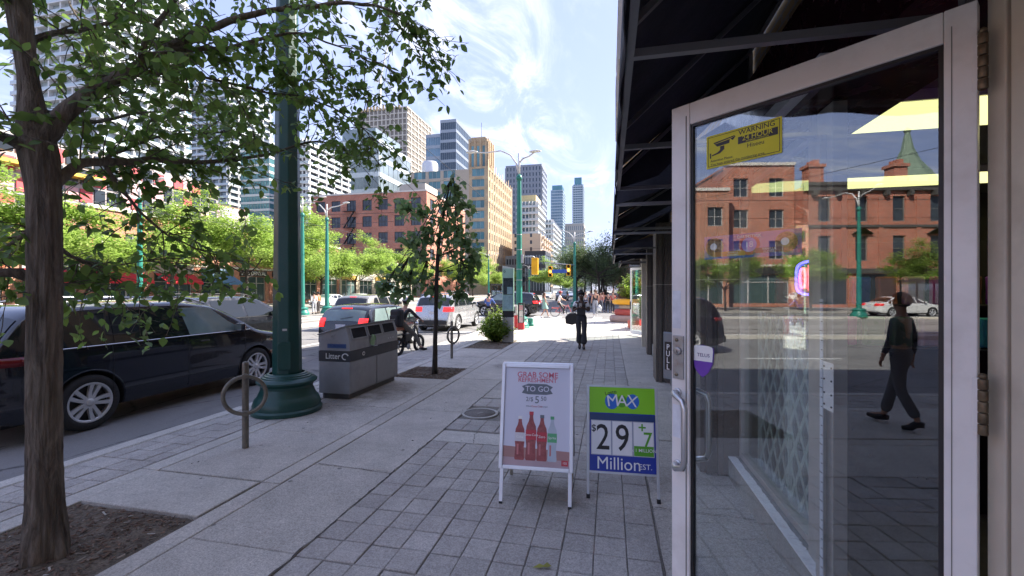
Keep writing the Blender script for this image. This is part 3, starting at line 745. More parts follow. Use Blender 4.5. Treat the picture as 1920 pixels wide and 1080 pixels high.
# ---- buildings behind the camera's left that the door glass mirrors
shops('plain orange-red brick block mirrored in the upper left of the door glass', -42, -17.6, 9.2, 11.6, m_orange, 5, [((.3,.1,.07), '', None), ((.1,.1,.1), '', None)], {})
vc = thing('victorian_block', 'dark red Victorian brick block with turret and chimneys mirrored in the open door', 'building', (-42, 0, 0))
va, vb = -54.0, -25.0; hol = []; sp = []
wV = window_mesh(1.2, 2.5, 1, 2, m_win, mat('grey_trim', (.18,.18,.17), .6), mat('grey_trim', (.18,.18,.17)))
for r_ in range(2):
    for i in range(8): x = 1.9+i*3.6; z = 4.6+r_*3.9; hol.append((x-.6, x+.6, z, z+2.5)); sp.append((x, z))
for i in range(6): hol.append((.8+i*4.8, 4.6+i*4.8, .3, 3.3))
b = MB(); wall_holes(b, vb-va, 12.0, hol, (0, va, 0), RE, .35); b.box(-14, -.36, va, va+.3, 0, 12); b.box(-14, -.36, vb-.3, vb, 0, 12); b.build('wall', m_vic, vc)
for x, z in sp: put_window(wV, vc, (-.12, va+x, z), RE)
for i in range(6): MB().box(-.3, -.25, va+.8+i*4.8, va+4.6+i*4.8, .3, 3.3).build('shop_window', m_win, vc)
b = MB(); b.box(-.3, .55, va-.2, vb+.2, 12.0, 12.3); b.box(-.2, .35, va, vb, 11.5, 11.99)
for i in range(13): y = va+.6+i*2.3; b.box(.003, .5, y-.18, y+.18, 11.0, 11.49)
b.build('cornice', mat('cornice_dark', (.07,.065,.06), .7), vc)
b = MB()
for i in range(9): y = va+.1+i*3.6; b.box(.003, .12, y-.22, y+.22, 3.9, 10.98)
b.build('pilasters', m_vic, vc); stuff(vc.children[-1])
b = MB(); b.box(.003, .22, va, vb, 3.35, 3.85); b.box(.005, .15, va, vb, 7.9, 8.15); b.build('string_course', mat('cornice_dark', (.07,.065,.06)), vc)
for i in (1, 4, 6):
    y = va+1.9+i*3.6; p = MB()
    for z in (7.25, 11.15 if False else 7.25): p.extr([(-1.0,0),(1.0,0),(0,.62)], .3, (.003, y, z+.0), (0,1,0), (0,0,1))
    p.build('pediment', mat('cornice_dark', (.07,.065,.06)), vc)
b = MB(); b.lathe([(2.3,11.9),(2.35,13.2),(1.9,14.0),(1.1,15.2),(.55,16.6),(.28,18.0),(.22,18.3),(.34,18.5),(.05,18.9)], 10, (-3.2, -37.6, 0), smooth=False, caps=False)
b.build('turret_roof', mat('copper_green', (.16,.22,.16), .7, var=.2, vs=2), vc)
for y, w in ((-26.4, 1.4), (-34.6, 1.3), (-48, 1.2)):
    ch = MB(); ch.box(-1.6, -.4, y-w/2, y+w/2, 12.35, 14.0); ch.box(-1.75, -.25, y-w/2-.15, y+w/2+.15, 14.0, 14.3)
    for q in range(3): ch.box(-1.5+q*.4, -1.25+q*.4, y-.3, y+.3, 14.3, 14.75)
    ch.build('chimney', m_vic, vc)
MB().box(-14, -.35, va+.3, vb-.3, 11.7, 11.9).build('roof', m_roofd, vc)
shops('tall pinkish brick building mirrored between the two brick blocks', -43.5, -24.9, -17.7, 14.5, m_red, 1, sgn, {})
shops('far brick block at the left edge of the mirrored row', -42, -95, -54.2, 11, m_red, 8, sgn, {})

# ================================================================== SHOP BUILDING on the right
m_gran = mat('speckled_granite', (.12,.105,.09), .55, var=.12, vs=1.5, fine=.75, fs=150, bump=.3, bs=150)
m_fabric = mat('black_awning_fabric', (.022,.024,.034), .85, var=.35, vs=3, fine=.2, fs=40, bump=.4, bs=30, bd=.01)
m_doorp = mat('door_frame_paint', (.80,.77,.74), .42, var=.06, vs=3, dirt=((.30,.24,.18), 3.2, .35))
m_jamb = mat('jamb_paint', (.60,.54,.44), .5, var=.1, vs=2, dirt=((.2,.14,.09), 2.5, .4))
m_alud = mat('storefront_aluminium', (.46,.44,.41), .45, .4, var=.12, vs=5)
m_maroon = mat('maroon_fascia', (.035,.006,.01), .25, var=.3)
m_ledge = mat('ledge_paint', (.30,.30,.28), .8, var=.15, vs=4, fine=.2, dirt=((.12,.11,.1), 3, .6))
g_shop = glassm('shop_window_glass', (.90,.96,.93), .05, .5)
g_door = glassm('door_glass', (.93,.96,.95), .085, .6)
g_far = glassm('far_door_glass', (.9,.95,.93), .08, .5)

sb = thing('shop_building', 'brick shop building along the right side with granite piers and a row of black awnings', 'building', (0,0,0))
WX = 1.14
b = MB(); b.box(WX+.02, WX+9, -45, .8, 3.0, 19.5); b.box(WX+.02, WX+9, .81, 1.0, 3.0, 9.6); b.box(WX+.02, WX+9, 1.0, 9.5, 3.35, 9.6); b.build('upper_wall', m_yel, sb)
b = MB(); b.box(.30, 12, 9.6, 17.0, 2.95, 10.0); b.build('upper_wall', m_yel, sb)
MB().box(.24, 12.1, 9.55, 17.05, 10.003, 10.2).build('cornice', m_yel, sb)
for k in range(3):
    for z in (4.2, 7.0):
        y = 10.2+k*2.3; wq = window_mesh(1.1, 1.8, 1, 2, m_win, m_frame, None)
        o = put_window(wq, sb, (.295, y+.55, z), -RE)
        o.location.x = .18
MB().box(.225, .285, 16.2, 16.9, 5.2, 6.0).build('wall_panel', mat('blue_panel', (.08,.16,.35), .5), sb)
b = MB(); b.box(WX+8.6, WX+9, -45, 18.2, 0, 3); b.box(WX+.1, 12, 16.7, 17.0, 0, 2.95); b.box(WX+.05, WX+.4, -45, .72, 0, 3.0); b.build('lower_wall', m_yel, sb)
MB().box(WX+.1, WX+8.6, 8.4, 8.6, 0, 3.3).build('party_wall', mat('interior_wall', (.12,.11,.10), .9), sb)
# granite piers: a plain slab and a fluted flank
def pier(y0, y1, x0, x1):
    m = MB(); m.box(x0+.20, x1, y0, y1, .0, 3.05); m.build('granite_pier', m_gran, sb)
    m = MB(); n = 4; w = .20/n
    for i in range(n):
        a = x0+i*w; d = .0 if i % 2 else .045
        m.box(a, a+w-.002, y0+d, y1, .0, 3.05)
    m.build('granite_flute', m_gran, sb)
    m = MB(); m.box(x0-.01, x1, y0-.004, y1, 1.86, 1.872); m.build('pier_joint', m_stone, sb)
pier(4.50, 4.95, .86, 1.30); pier(8.75, 9.35, .87, 1.30); pier(12.4, 12.8, 1.0, 1.3)
MB().box(.98, 1.3, 14.1, 14.4, 0, 2.95).build('corner_post', mat('cream_post', (.55,.5,.4), .7), sb)
# low plinths under the windows
b = MB(); b.box(1.10, 1.30, 2.56, 4.49, -.01, .20); b.build('plinth', m_ledge, sb)
b = MB(); b.box(1.12, 1.30, 4.96, 8.74, -.01, .30); b.box(1.12, 1.30, 9.36, 12.39, -.01, .30); b.box(1.12, 1.3, 12.81, 14.09, -.01, .3); b.build('plinth', m_ledge, sb)
m = MB(); random.seed(3); y = 2.6
while y < 4.44:
    w = random.uniform(.014,.022); m.box(1.085, 1.155+random.uniform(-.006,.006), y, y+w, .201, .206+random.random()*.003); y += w+.001
m.build('foil_strip', mat('foil_tape', (.88,.88,.88), .4, .0, var=.1, vs=30), sb)
# main display window beside the door
def framed(x, y0, y1, z0, z1, t=.05, d=.07, name='window', m=m_alud, mull=(), parent=sb, glass=g_shop):
    f = MB(); f.box(x, x+d, y0, y0+t, z0, z1); f.box(x, x+d, y1-t, y1, z0, z1); f.box(x, x+d, y0+t, y1-t, z0, z0+t); f.box(x, x+d, y0+t, y1-t, z1-t, z1)
    for q in mull: f.box(x, x+d, q-t/2, q+t/2, z0+t, z1-t)
    o = f.build('display_window', m, parent, bevel=.003)
    MB().box(x+d*.45, x+d*.45+.008, y0+t-.01, y1-t+.01, z0+t-.01, z1-t+.01).build('glass', glass, o); return o
framed(1.19, 2.92, 4.48, .202, 2.75)
framed(1.19, 4.97, 8.73, .302, 2.75, mull=(6.2, 7.5)); framed(1.19, 9.37, 12.38, .302, 2.75, mull=(10.9,)); framed(1.19, 12.82, 14.08, .302, 2.75)
# jamb at the latch side with a measuring strip, and transom over the doorway
jb = MB(); jb.box(1.13, 1.20, 2.58, 2.75, 0, 2.75); jb.box(1.15, 1.24, 2.752, 2.915, 0, 2.75); jb.box(1.10, 1.13, 2.64, 2.70, 0, 2.6)
jb.build('latch_jamb', m_alud, sb, bevel=.004)
tp = MB().box(1.095, 1.099, 2.605, 2.638, .02, 1.72).build('measuring_strip', mat('pale_tape', (.62,.68,.76), .5), sb)
m = MB()
for i in range(34):
    z = .05+i*.05; w = .033 if i % 3 == 0 else .016; m.box(1.0935, 1.0948, 2.605, 2.605+w, z, z+.004)
m.build('measuring_mark', m_black, tp)
m = MB(); m.box(1.085, 1.088, 2.47, 2.575, 1.155, 1.40); m.build('strike_plate', mat('enamel_white', (.72,.74,.76), .35), sb, bevel=.004)
m = MB()
for z in (1.18, 1.24, 1.31, 1.375):
    for y in (2.485, 2.56): m.lathe([(.005,1.0805),(.005,1.0848)], 8, (0,y,z), 'x', False)
m.build('screw', m_black, sb)
MB().box(1.02, 1.5, 1.28, 4.48, 2.76, 3.34).build('fascia_board', m_maroon, sb)
MB().box(1.0, 1.15, -45, 1.27, 2.76, 3.34).build('fascia_board', m_maroon, sb)
MB().box(.955, 1.018, 2.30, 4.48, 2.80, 2.87).build('light_channel', mat('channel_white', (.75,.77,.8), .4), sb)
# jamb on the hinge side (close to the camera)
j = MB(); j.box(1.0, 1.16, 1.38+.002, 1.440, -.01, 2.74); j.box(.992, 1.16, .95, 1.36-.002, -.01, 2.74); j.box(1.03, 1.16, 1.37, 1.38, 0, 2.74)
j.build('hinge_jamb', m_jamb, sb, bevel=.004)
MB().box(1.0, 1.6, -2, .949, -.01, 2.74).build('side_panel', m_jamb, sb)
b = MB(); b.box(1.16, 6, -.6, -.5, 0, 3.3); b.box(5.9, 6, -.5, 8.4, 0, 3.3); b.build('interior_wall', mat('interior_wall', (.12,.11,.10), .9), sb)
MB().box(1.3, 5.9, -.5, 8.4, 3.3, 3.34).build('interior_ceiling', mat('interior_ceiling', (.25,.24,.2), .9), sb)
MB().box(1.3, 5.9, -.5, 8.4, -.004, .03).build('interior_floor', mat('dark_floor_tile', (.04,.04,.042), .5, fine=.2), sb)
MB().box(1.12, 1.30, 1.30, 2.57, -.006, .045).build('threshold', m_alu, sb, bevel=.004)
m_lamp = emis('fluorescent_yellow', (1.,.95,.40), .26)
for i, (y0, y1) in enumerate(((3.95, 4.60), (6.5, 7.1))):
    t = thing('ceiling_light', ['wide yellow ceiling light panel inside the shop above the doorway', 'narrower yellow ceiling light farther inside the shop'][i], 'ceiling light', (0,0,0), group='ceiling lights in the shop')
    MB().box(1.55, 5.2, y0, y1, 3.2, 3.215).build('diffuser', m_lamp, t); MB().box(1.53, 5.22, y0-.02, y1+.02, 3.216, 3.298).build('housing', m_white, t)
# goods inside
sh = thing('snack_shelf', 'dark shelf unit inside the shop holding bags of snacks', 'shelf', (0,0,0))
b = MB(); b.box(1.45, 3.6, 4.1, 4.7, .03, 1.30); b.build('counter', mat('counter_black', (.012,.012,.014), .35), sh)
b = MB(); b.box(1.45, 3.6, 4.3, 4.7, 1.62, 1.64); b.box(1.45,3.6,4.66,4.7,1.3,2.2); b.build('shelf_board', m_framed, sh)
random.seed(9); cols = [(.55,.04,.04),(.05,.2,.5),(.5,.06,.3),(.1,.4,.1),(.04,.12,.05),(.6,.55,.5),(.3,.1,.5),(.05,.4,.4),(.6,.25,.05),(.2,.1,.05)]
for i in range(20):
    c_ = cols[i % 10] if i < 10 else cols[(i*7) % 10]; x = 1.55+(i % 10)*.2; z = 1.305 if i < 10 else 1.642
    m = MB(); w = .075; m.extr([(-w,0),(w,0),(w*.9,.06),(w,.24),(-w,.24),(-w*.92,.12)], .07, (0,.04,0), (1,0,0), (0,0,1))
    o = m.build('snack_bag', mat('snack_%d' % cols.index(c_), c_, .3, var=.2), bevel=.015, loc=(x, 4.22 if i < 10 else 4.42, z))
    tag(o, '%s snack bag on the %s shelf inside the shop' % (['red','blue','magenta','green','dark green','pale','purple','teal','orange','brown'][cols.index(c_)], 'lower' if i < 10 else 'upper'), 'snack bag', 'snack bags inside the shop')
# chips rack behind the hinge gap
m = MB(); m.box(1.7, 2.1, .6, 1.3, .03, 1.9); tag(m.build('display_rack', mat('rack_red', (.12,.01,.012), .5), bevel=.01), 'dark red display rack just inside the door behind the hinge', 'display rack')
# folding security gate behind the display window
gt = thing('security_gate', 'pale folding lattice gate behind the display window', 'security gate', (1.31, 2.95, .2))
mgate = mat('gate_paint', (.93,.95,.94), .5); n = 8; wy = 1.35/n; zt = 1.36; k = 5; hz = zt/k
for i in range(n+1):
    pass
for s_ in (1, -1):
    for i in range(-k, n+1):
        p0 = None
        pts = []
        for q in range(k+1):
            yi = (i + (q if s_ > 0 else k-q))
            if 0 <= yi <= n: pts.append((.006*s_, yi*wy, q*hz))
        if len(pts) >= 2:
            m = MB(); m.beam(pts[0], pts[-1], .005, .028); m.build('lattice_bar', mgate, gt)
for i in range(0, n+1, 4): MB().box(-.012, .012, i*wy-.01, i*wy+.01, -.01, zt+.02).build('upright', mgate, gt)
# neon sign
ng = thing('neon_sign', 'red and blue neon open sign hanging in the display window', 'neon sign', (1.33, 0, 0))
nb = emis('neon_blue', (.12,.08,1.), 2.2); nr = emis('neon_red', (1.,.10,.14), 2.4)
ya, yb, za, zb_ = 2.62, 3.32, 1.72, 1.95
def nt(pts, m): MB().tube(pts, .008, 6).build('neon_tube', m, ng)
q = []
for a in range(0, 361, 10):
    ca, sa = math.cos(R(a)), math.sin(R(a)); sx = abs(ca)**.45*(1 if ca > 0 else -1); sz = abs(sa)**.45*(1 if sa > 0 else -1)
    q.append((0, 3.24+sx*.33, 1.85+sz*.115))
nt(q, nb)
for i, L in enumerate('OPEN'):
    yc = 3.46-i*.145; z = 1.85
    if L == 'O': nt([(0, yc+.045*math.cos(R(a)), z+.07*math.sin(R(a))) for a in range(0, 361, 24)], nr)
    if L == 'P': nt([(0,yc+.04,z-.085),(0,yc+.04,z+.085),(0,yc-.02,z+.08),(0,yc-.04,z+.045),(0,yc-.02,z+.005),(0,yc+.04,z)], nr)
    if L == 'E': nt([(0,yc-.035,z+.085),(0,yc+.04,z+.085),(0,yc+.04,z-.085),(0,yc-.035,z-.085)], nr); nt([(0,yc+.04,z),(0,yc-.02,z)], nr)
    if L == 'N': nt([(0,yc+.04,z-.085),(0,yc+.04,z+.085),(0,yc-.04,z-.085),(0,yc-.04,z+.085)], nr)
nc = MB(); nc.tube([(0,3.05,1.96),(0,3.05,2.7)], .002, 4); nc.tube([(0,3.45,1.96),(0,3.45,2.7)], .002, 4); nc.build('hanging_wire', m_black, ng)
nb_ = tag(MB().extr([(0,0),(.20,0),(.20,.26),(0,.26)], .003, (1.27, 3.20, .98), (0,-1,0), (0,0,1)).build('paper_notice', m_white), 'small white no smoking notice taped inside the display window', 'notice')
setup_font('NO SMOKING', .026, nb_, (1.266, 3.10, 1.09), (R(90), 0, R(-90)), m_black)

# ---------------------------------------------------------------- awnings
def awning(y0, y1, label, zf=2.65, zw=3.75, xf=.06, bars=(), n=8):
    t = thing('awning', label, 'awning', (0,0,0), group='black fabric awnings over the shop fronts')
    m = MB(); N = 24; M_ = 10
    vs = []; fs = []
    for j in range(M_+1):
        for i in range(N+1):
            y = lerp(y0, y1, i/N); s_ = j/M_; x = lerp(xf, WX, s_); z = lerp(zf+.16, zw, s_) - .05*math.sin(math.pi*s_)*(.5+.5*math.sin(i*1.3))*.6
            vs.append((x, y, z))
    for j in range(M_):
        for i in range(N): a = j*(N+1)+i; fs.append((a, a+1, a+N+2, a+N+1))
    m.add(vs, fs, True); o = m.build('canopy', m_fabric, t)
    sd = o.modifiers.new('thick', 'SOLIDIFY'); sd.thickness = .006
    m = MB(); vs = []; fs = []
    for i in range(N*3+1):
        y = lerp(y0, y1, i/(N*3)); w = .008*math.sin(i*.9); sc = .02*abs(math.sin(i*.5))
        vs += [(xf-.012+w, y, zf-.03-sc), (xf-.014, y, zf+.165)]
    for i in range(N*3): fs.append((2*i, 2*i+1, 2*i+3, 2*i+2))
    m.add(vs, fs, True); o = m.build('valance', m_fabric, t); sd = o.modifiers.new('thick', 'SOLIDIFY'); sd.thickness = .004
    # end cheeks: triangular cloth
    for y in (y0, y1):
        c_ = MB(); c_.extr([(xf,zf+.0),(xf+.02,zf+.16),(WX,zw),(WX,zw-.28),(xf+.35,zf+.10)], .005, (0,y,0), (1,0,0), (0,0,1)); c_.build('side_cheek', m_fabric, t)
    mt = mat('awning_tube', (.20,.20,.205), .5, .3)
    f = MB(); f.beam((xf+.015,y0,zf),(xf+.015,y1,zf),.028,.028); f.beam((WX-.02,y0,zw-.03),(WX-.02,y1,zw-.03),.03,.03); f.build('front_rail', mt, t)
    for y in (y0+.02, *bars, y1-.02):
        f = MB(); f.beam((xf+.02,y,zf),(WX,y,zf),.03,.03); f.beam((xf+.03,y,zf+.12),(WX-.01,y,zw-.03),.026,.026); f.beam((WX-.012,y,zf),(WX-.012,y,zw-.04),.03,.03)
        f.build('frame_rib', mt, t)
    return t
awning(-1.9, 3.95, 'nearest black awning with bare frame bars overhead above the open door', bars=(-.5, .6, 1.70, 2.80))
awning(4.28, 6.05, 'short second awning just past the granite pier', zf=2.58, zw=3.35)
awning(6.5, 8.9, 'third awning in the row beyond the pier', zf=2.58, zw=3.3)
awning(9.9, 13.2, 'fourth awning under the yellow brick upper wall', zf=2.55, zw=3.0, xf=.10)
awning(13.9, 17.2, 'farthest small awning over the white framed glass door', zf=2.62, zw=2.98, xf=.35)

# ---------------------------------------------------------------- the open door
DW = .905
dr = thing('glass_door', 'open glass shop door with pale metal frame and pull handles', 'door', (.972, 1.426, 0), math.atan2(.574, -.694))
zt = 2.545; z0 = .06; xs_h = 0.065; xs_f = 0.8232
f = MB(); f.box(0, xs_h, -.022, .022, z0, zt); f.build('hinge_stile', m_doorp, dr, bevel=.003)
f = MB(); f.box(xs_f, DW, -.022, .022, z0, zt); f.build('latch_stile', m_doorp, dr, bevel=.003)
f = MB(); f.box(xs_h+.001, xs_f-.001, -.021, .021, zt-.088, zt); f.build('top_rail', m_doorp, dr, bevel=.003)
f = MB(); f.box(xs_h+.001, xs_f-.001, -.021, .021, z0, z0+.26); f.build('bottom_rail', m_doorp, dr, bevel=.003)
f = MB()
for x0, x1, a, c_ in ((xs_h, xs_h+.012, z0+.26, zt-.088), (xs_f-.010, xs_f, z0+.26, zt-.088), (xs_h+.012, xs_f-.010, zt-.098, zt-.088), (xs_h+.012, xs_f-.010, z0+.26, z0+.272)): f.box(x0, x1, -.012, .012, a, c_)
f.build('gasket', m_black, dr)
f = MB(); 
for x0, x1, a, c_ in ((0.048, 0.0501, z0+.01, zt-.05), (0.8351, 0.8399, z0+.01, zt-.05)): f.box(x0, x1, .0215, .0232, a, c_)
f.build('stile_groove', mat('groove', (.2,.19,.17), .7), dr)
MB().box(xs_h+.002, xs_f-.002, -.003, .003, z0+.25, zt-.08).build('glass', g_door, dr)
# handles
def pull(x, s_, gx, z1, z2):
    r = .0125; y = .022*s_; pts = []
    pts = [(x, y, z1), (x, y+.045*s_, z1)] ; 
    q = [(x,y,z1),(x,y+.03*s_,z1),(lerp(x,gx,.35),y+.058*s_,z1-.003),(lerp(x,gx,.85),y+.068*s_,z1-.016),(gx,y+.07*s_,z1-.045),(gx,y+.07*s_,z2+.045),(lerp(x,gx,.85),y+.068*s_,z2+.016),(lerp(x,gx,.35),y+.058*s_,z2+.003),(x,y+.03*s_,z2),(x,y,z2)]
    m = MB(); m.tube(q, r, 12); o = m.build('pull_handle', m_alu, dr)
    for z in (z1, z2): MB().lathe([(.018,y),(.018,y+.006*s_),(.013,y+.008*s_)], 16, (x,0,z), 'y').build('rosette', m_alu, o)
pull(.876, 1, .805, 1.335, 1.03); pull(.876, -1, .80, 1.335, 1.03)
# latch guard, lock, stickers
lk = MB(); lk.box(.847, .897, .0225, .0285, 1.3916, 1.5751); o = lk.build('lock_plate', mat('lock_metal', (.36,.38,.40), .4, .7, var=.15, vs=20, dirt=((.25,.12,.05), 30, .5)), dr, bevel=.002)
MB().lathe([(.0165,.0285),(.0165,.034),(.013,.0355),(.0001,.036)], 20, (.872,0,1.5109), 'y').build('cylinder', m_steel, o)
MB().box(.8712,.8728,.0362,.0372,1.5109-.005,1.5109+.005).build('keyhole', m_black, o)
for z in (1.5567, 1.41): MB().lathe([(.008,.0285),(.007,.0315),(.001,.0335)], 12, (.878,0,z), 'y').build('screw', mat('brassy', (.25,.2,.14), .4, .8), o)
gp = MB().box(.900, .948, .012, .022, 1.3805, 1.5857).build('latch_guard', mat('guard_grey', (.20,.23,.26), .45, .5), dr, bevel=.006)
pl = MB().box(.905, .938, .0222, .0236, 1.4224, 1.5437).build('pull_label', m_black, gp)
for i, ch in enumerate('PULL'):
    setup_font(ch, .034, gp, (.9215, .0240, 1.5204-i*.0285), (R(90), 0, R(180)), m_white, 'lettering', .0006, .01, sx=.85)
for a, c_ in ((1.7654, 1.6054), (1.2808, 1.1414)): MB().box(0.8619, 0.8993, .0222, .0230, c_, a).build('sticker', mat('sticker_white', (.68,.70,.74), .6, var=.12, vs=20), dr)
# hinges
for za in (1.385, 2.30):
    m = MB()
    for i in range(5): m.lathe([(.0095,za+.03*i),(.0105,za+.03*i+.002),(.0105,za+.03*i+.026),(.0095,za+.03*i+.0285)], 14, (-.010,.024,0))
    m.sphere((-.010,.024,za+.155), .009); o = m.build('hinge', mat('worn_brass', (.16,.12,.075), .5, .6, var=.35, vs=30), dr)
    m = MB(); m.box(-.004, .010, .0224, .0252, za, za+.15); m.build('hinge_leaf', m_doorp, o, bevel=.001)
# warning sticker
def door_panel(px0, px1, y0l, y1l, y0r, y1r, mt, name, yoff=.0035, th=.001):
    pass
def DP(a, z, y=.0045): return (a, y, z)
my = mat('warning_yellow', (.72,.66,.03), .55); 
zA, zB = 2.3753, 2.2582; 
X0, X1 = 0.4808, 0.7585
zt1, zb1 = 2.3884, 2.2582
ws = MB().box(X0, X1, .0036, .0046, zb1, zt1+.0).build('warning_sticker', my, dr)
cx = (X0+X1)/2; Wd = X1-X0; Hs = zt1-zb1
def frame_rect(x0, x1, za, zb, w, y, m, parent, name='border'):
    k = MB(); k.box(x0,x1,y,y+.0003,za,za+w); k.box(x0,x1,y,y+.0003,zb-w,zb); k.box(x0,x0+w,y,y+.0003,za+w,zb-w); k.box(x1-w,x1,y,y+.0003,za+w,zb-w); return k.build(name, m, parent)
frame_rect(X0+.006, X1-.006, zb1+.006, zt1-.006, .002, .0048, m_black, ws)
TR = (R(90), 0, R(180))
def dtxt(s_, size, fx, fz, parent, m, y=.0049, bold=.0, sx=1., al='CENTER'):   # fx: 0 at the viewer's left edge
    return setup_font(s_, size, parent, (X1-fx*Wd, y, zb1+fz*Hs), TR, m, 'lettering', .0002, bold, al, sx)
dtxt('WARNING', Hs*.195, .69, .855, ws, m_black, bold=.02, sx=1.05)
MB().box(X1-.955*Wd, X1-.45*Wd, .0048, .0050, zb1+.53*Hs, zb1+.74*Hs).build('black_bar', m_black, ws)
dtxt('24 HOUR', Hs*.20, .70, .665, ws, my, .0052, .015); dtxt('INTERNET MONITOR', Hs*.065, .70, .565, ws, my, .0052)
dtxt('Hiseeu', Hs*.17, .68, .42, ws, m_black, bold=.01)
dtxt('Attention Please.', Hs*.10, .06, .21, ws, m_black, al='LEFT', bold=.01); dtxt('You have entered the monitoring area.', Hs*.10, .06, .10, ws, m_black, al='LEFT', bold=.01)
k = MB(); A = lambda u, v: (X1-u*Wd, zb1+v*Hs)
def poly(m, pts, y=.0049):
    q = [A(*p) for p in pts]; n = len(q); m.add([(x, y, z) for x, z in q], [tuple(range(n))])
poly(k, [(.10,.76),(.40,.83),(.41,.80),(.12,.72)]); poly(k, [(.12,.71),(.34,.755),(.33,.64),(.16,.62)]); poly(k, [(.34,.76),(.42,.80),(.38,.70)])
poly(k, [(.20,.61),(.26,.61),(.26,.50),(.20,.50)]); poly(k, [(.20,.50),(.26,.50),(.20,.40),(.08,.36),(.08,.40),(.16,.44)]); poly(k, [(.05,.30),(.07,.30),(.07,.46),(.05,.46)])
k.build('camera_pictogram', m_black, ws)
# shield sticker
SX0, SX1 = 0.7275, 0.8256; sz0, sz1 = 1.4091, 1.5447; scx = (SX0+SX1)/2; sw_ = SX1-SX0
def shield(s0, s1, f0, f1, m, y, nm, par):
    prof = [(0,.0),(.28,.18),(.46,.45),(.5,.8),(.48,.93),(.25,.98),(0,1.0)]
    L = [(u, v) for u, v in prof if f0 <= v <= f1]
    wv = lambda v: interp([(a[1], a[0]) for a in prof], v) if v < .93 else interp([(.93,.48),(.98,.25),(1,.0)], v)
    vs = [f0+(f1-f0)*i/14 for i in range(15)]
    pts = [(scx-wv(v)*sw_*s0, sz0+(sz1-sz0)*v) for v in vs] + [(scx+wv(v)*sw_*s0, sz0+(sz1-sz0)*v) for v in vs[::-1]]
    k = MB(); k.add([(x, y, z) for x, z in pts], [tuple(range(len(pts)))]); return k.build(nm, m, par)
ss = shield(1, 1, 0, 1, mat('shield_rim', (.08,.04,.25), .5), .0036, 'shield_sticker', dr)
shield(.9, 1, .5, .97, m_white, .0042, 'shield_top', ss); shield(.88, 1, .05, .5, mat('purple_print', (.16,.05,.42), .5), .0042, 'shield_bottom', ss)
setup_font('TELUS', sw_*.2, ss, (scx-.004, .0046, sz0+(sz1-sz0)*.68), TR, mat('purple_dark', (.06,.02,.15), .5), bold=.01, ext=.0002)
# ice cream banner sticker
bx0, bx1 = 0.4205, 0.772; bz0, bz1 = 1.8921, 1.9842
bn = MB().box(bx0, bx1, -.0046, -.0036, bz0, bz1).build('banner_sticker', mat('banner_purple', (.17,.12,.42), .6), dr)
bn_w = bx1-bx0; bh = bz1-bz0
def brect(u0, u1, v0, v1, m, y=-.0032, nm='print'): return MB().box(bx1-u1*bn_w, bx1-u0*bn_w, y, y+.0004, bz0+v0*bh, bz0+v1*bh).build(nm, m, bn)
mo = mat('banner_orange', (.6,.3,.06), .6); mb_ = mat('banner_brown', (.22,.09,.05), .6); mbl = mat('banner_blue', (.04,.12,.45), .6); mco = mat('cone_brown', (.42,.24,.10), .7, var=.6, vs=120)
brect(.10, .46, .10, .30, mo); brect(.54, .84, .16, .36, mb_); brect(.0, .55, 0, .09, mbl)
def bdisc(u, v, r, m, y, nm='print'):
    k = MB(); k.add([(bx1-u*bn_w+r*math.cos(R(a)), y, bz0+v*bh+r*math.sin(R(a))) for a in range(0,360,15)], [tuple(range(24))[::-1]]); return k.build(nm, m, bn)
bdisc(.50,.52,bh*.42, mat('banner_red', (.55,.05,.07), .6), -.0030); bdisc(.50,.52,bh*.30, mat('banner_lilac', (.35,.28,.6), .6), -.0024)
for u in (.12, .86): bdisc(u,.52,bh*.40, mco, -.0030, 'cone'); bdisc(u-.01,.54,bh*.15, m_white, -.0024, 'cone')
setup_font('DRUMSTICK', bh*.17, bn, (bx1-.5*bn_w, -.0020, bz0+.86*bh), TR, m_white, bold=.02, ext=.0003)
setup_font('18', bh*.34, bn, (bx1-.5*bn_w, -.0020, bz0+.52*bh), TR, m_white, bold=.02, ext=.0003)
setup_font('VANILLA', bh*.13, bn, (bx1-.70*bn_w, -.0020, bz0+.30*bh), TR, m_white, bold=.015, ext=.0003); setup_font('FUDGE', bh*.13, bn, (bx1-.70*bn_w, -.0020, bz0+.19*bh), TR, m_white, bold=.015, ext=.0003)
setup_font('VANILLA', bh*.11, bn, (bx1-.33*bn_w, -.0020, bz0+.24*bh), TR, m_white, bold=.01, ext=.0003); setup_font('CARAMEL', bh*.11, bn, (bx1-.33*bn_w, -.0020, bz0+.14*bh), TR, m_white, bold=.01, ext=.0003)

# second glass door standing open across the pavement, far down
a = Vector((.80, 17.72, 0)); c_ = Vector((1.34, 16.85, 0)); dd = (c_-a); L = dd.length
d2 = thing('glass_door', 'white framed glass door standing open far down the shop row by the planters', 'door', a, math.atan2(dd.y, dd.x))
f = MB(); f.box(0,.07,-.02,.02,.05,2.62); f.box(L-.07,L,-.02,.02,.05,2.62); f.box(.071,L-.071,-.02,.02,.05,.2); f.box(.071,L-.071,-.02,.02,2.52,2.62); f.build('frame', m_white, d2, bevel=.003)
MB().box(.065, L-.065, -.003, .003, .19, 2.53).build('glass', g_far, d2)
MB().box(.03, .05, -.06, -.02, 1.0, 1.3).build('handle', m_black, d2)

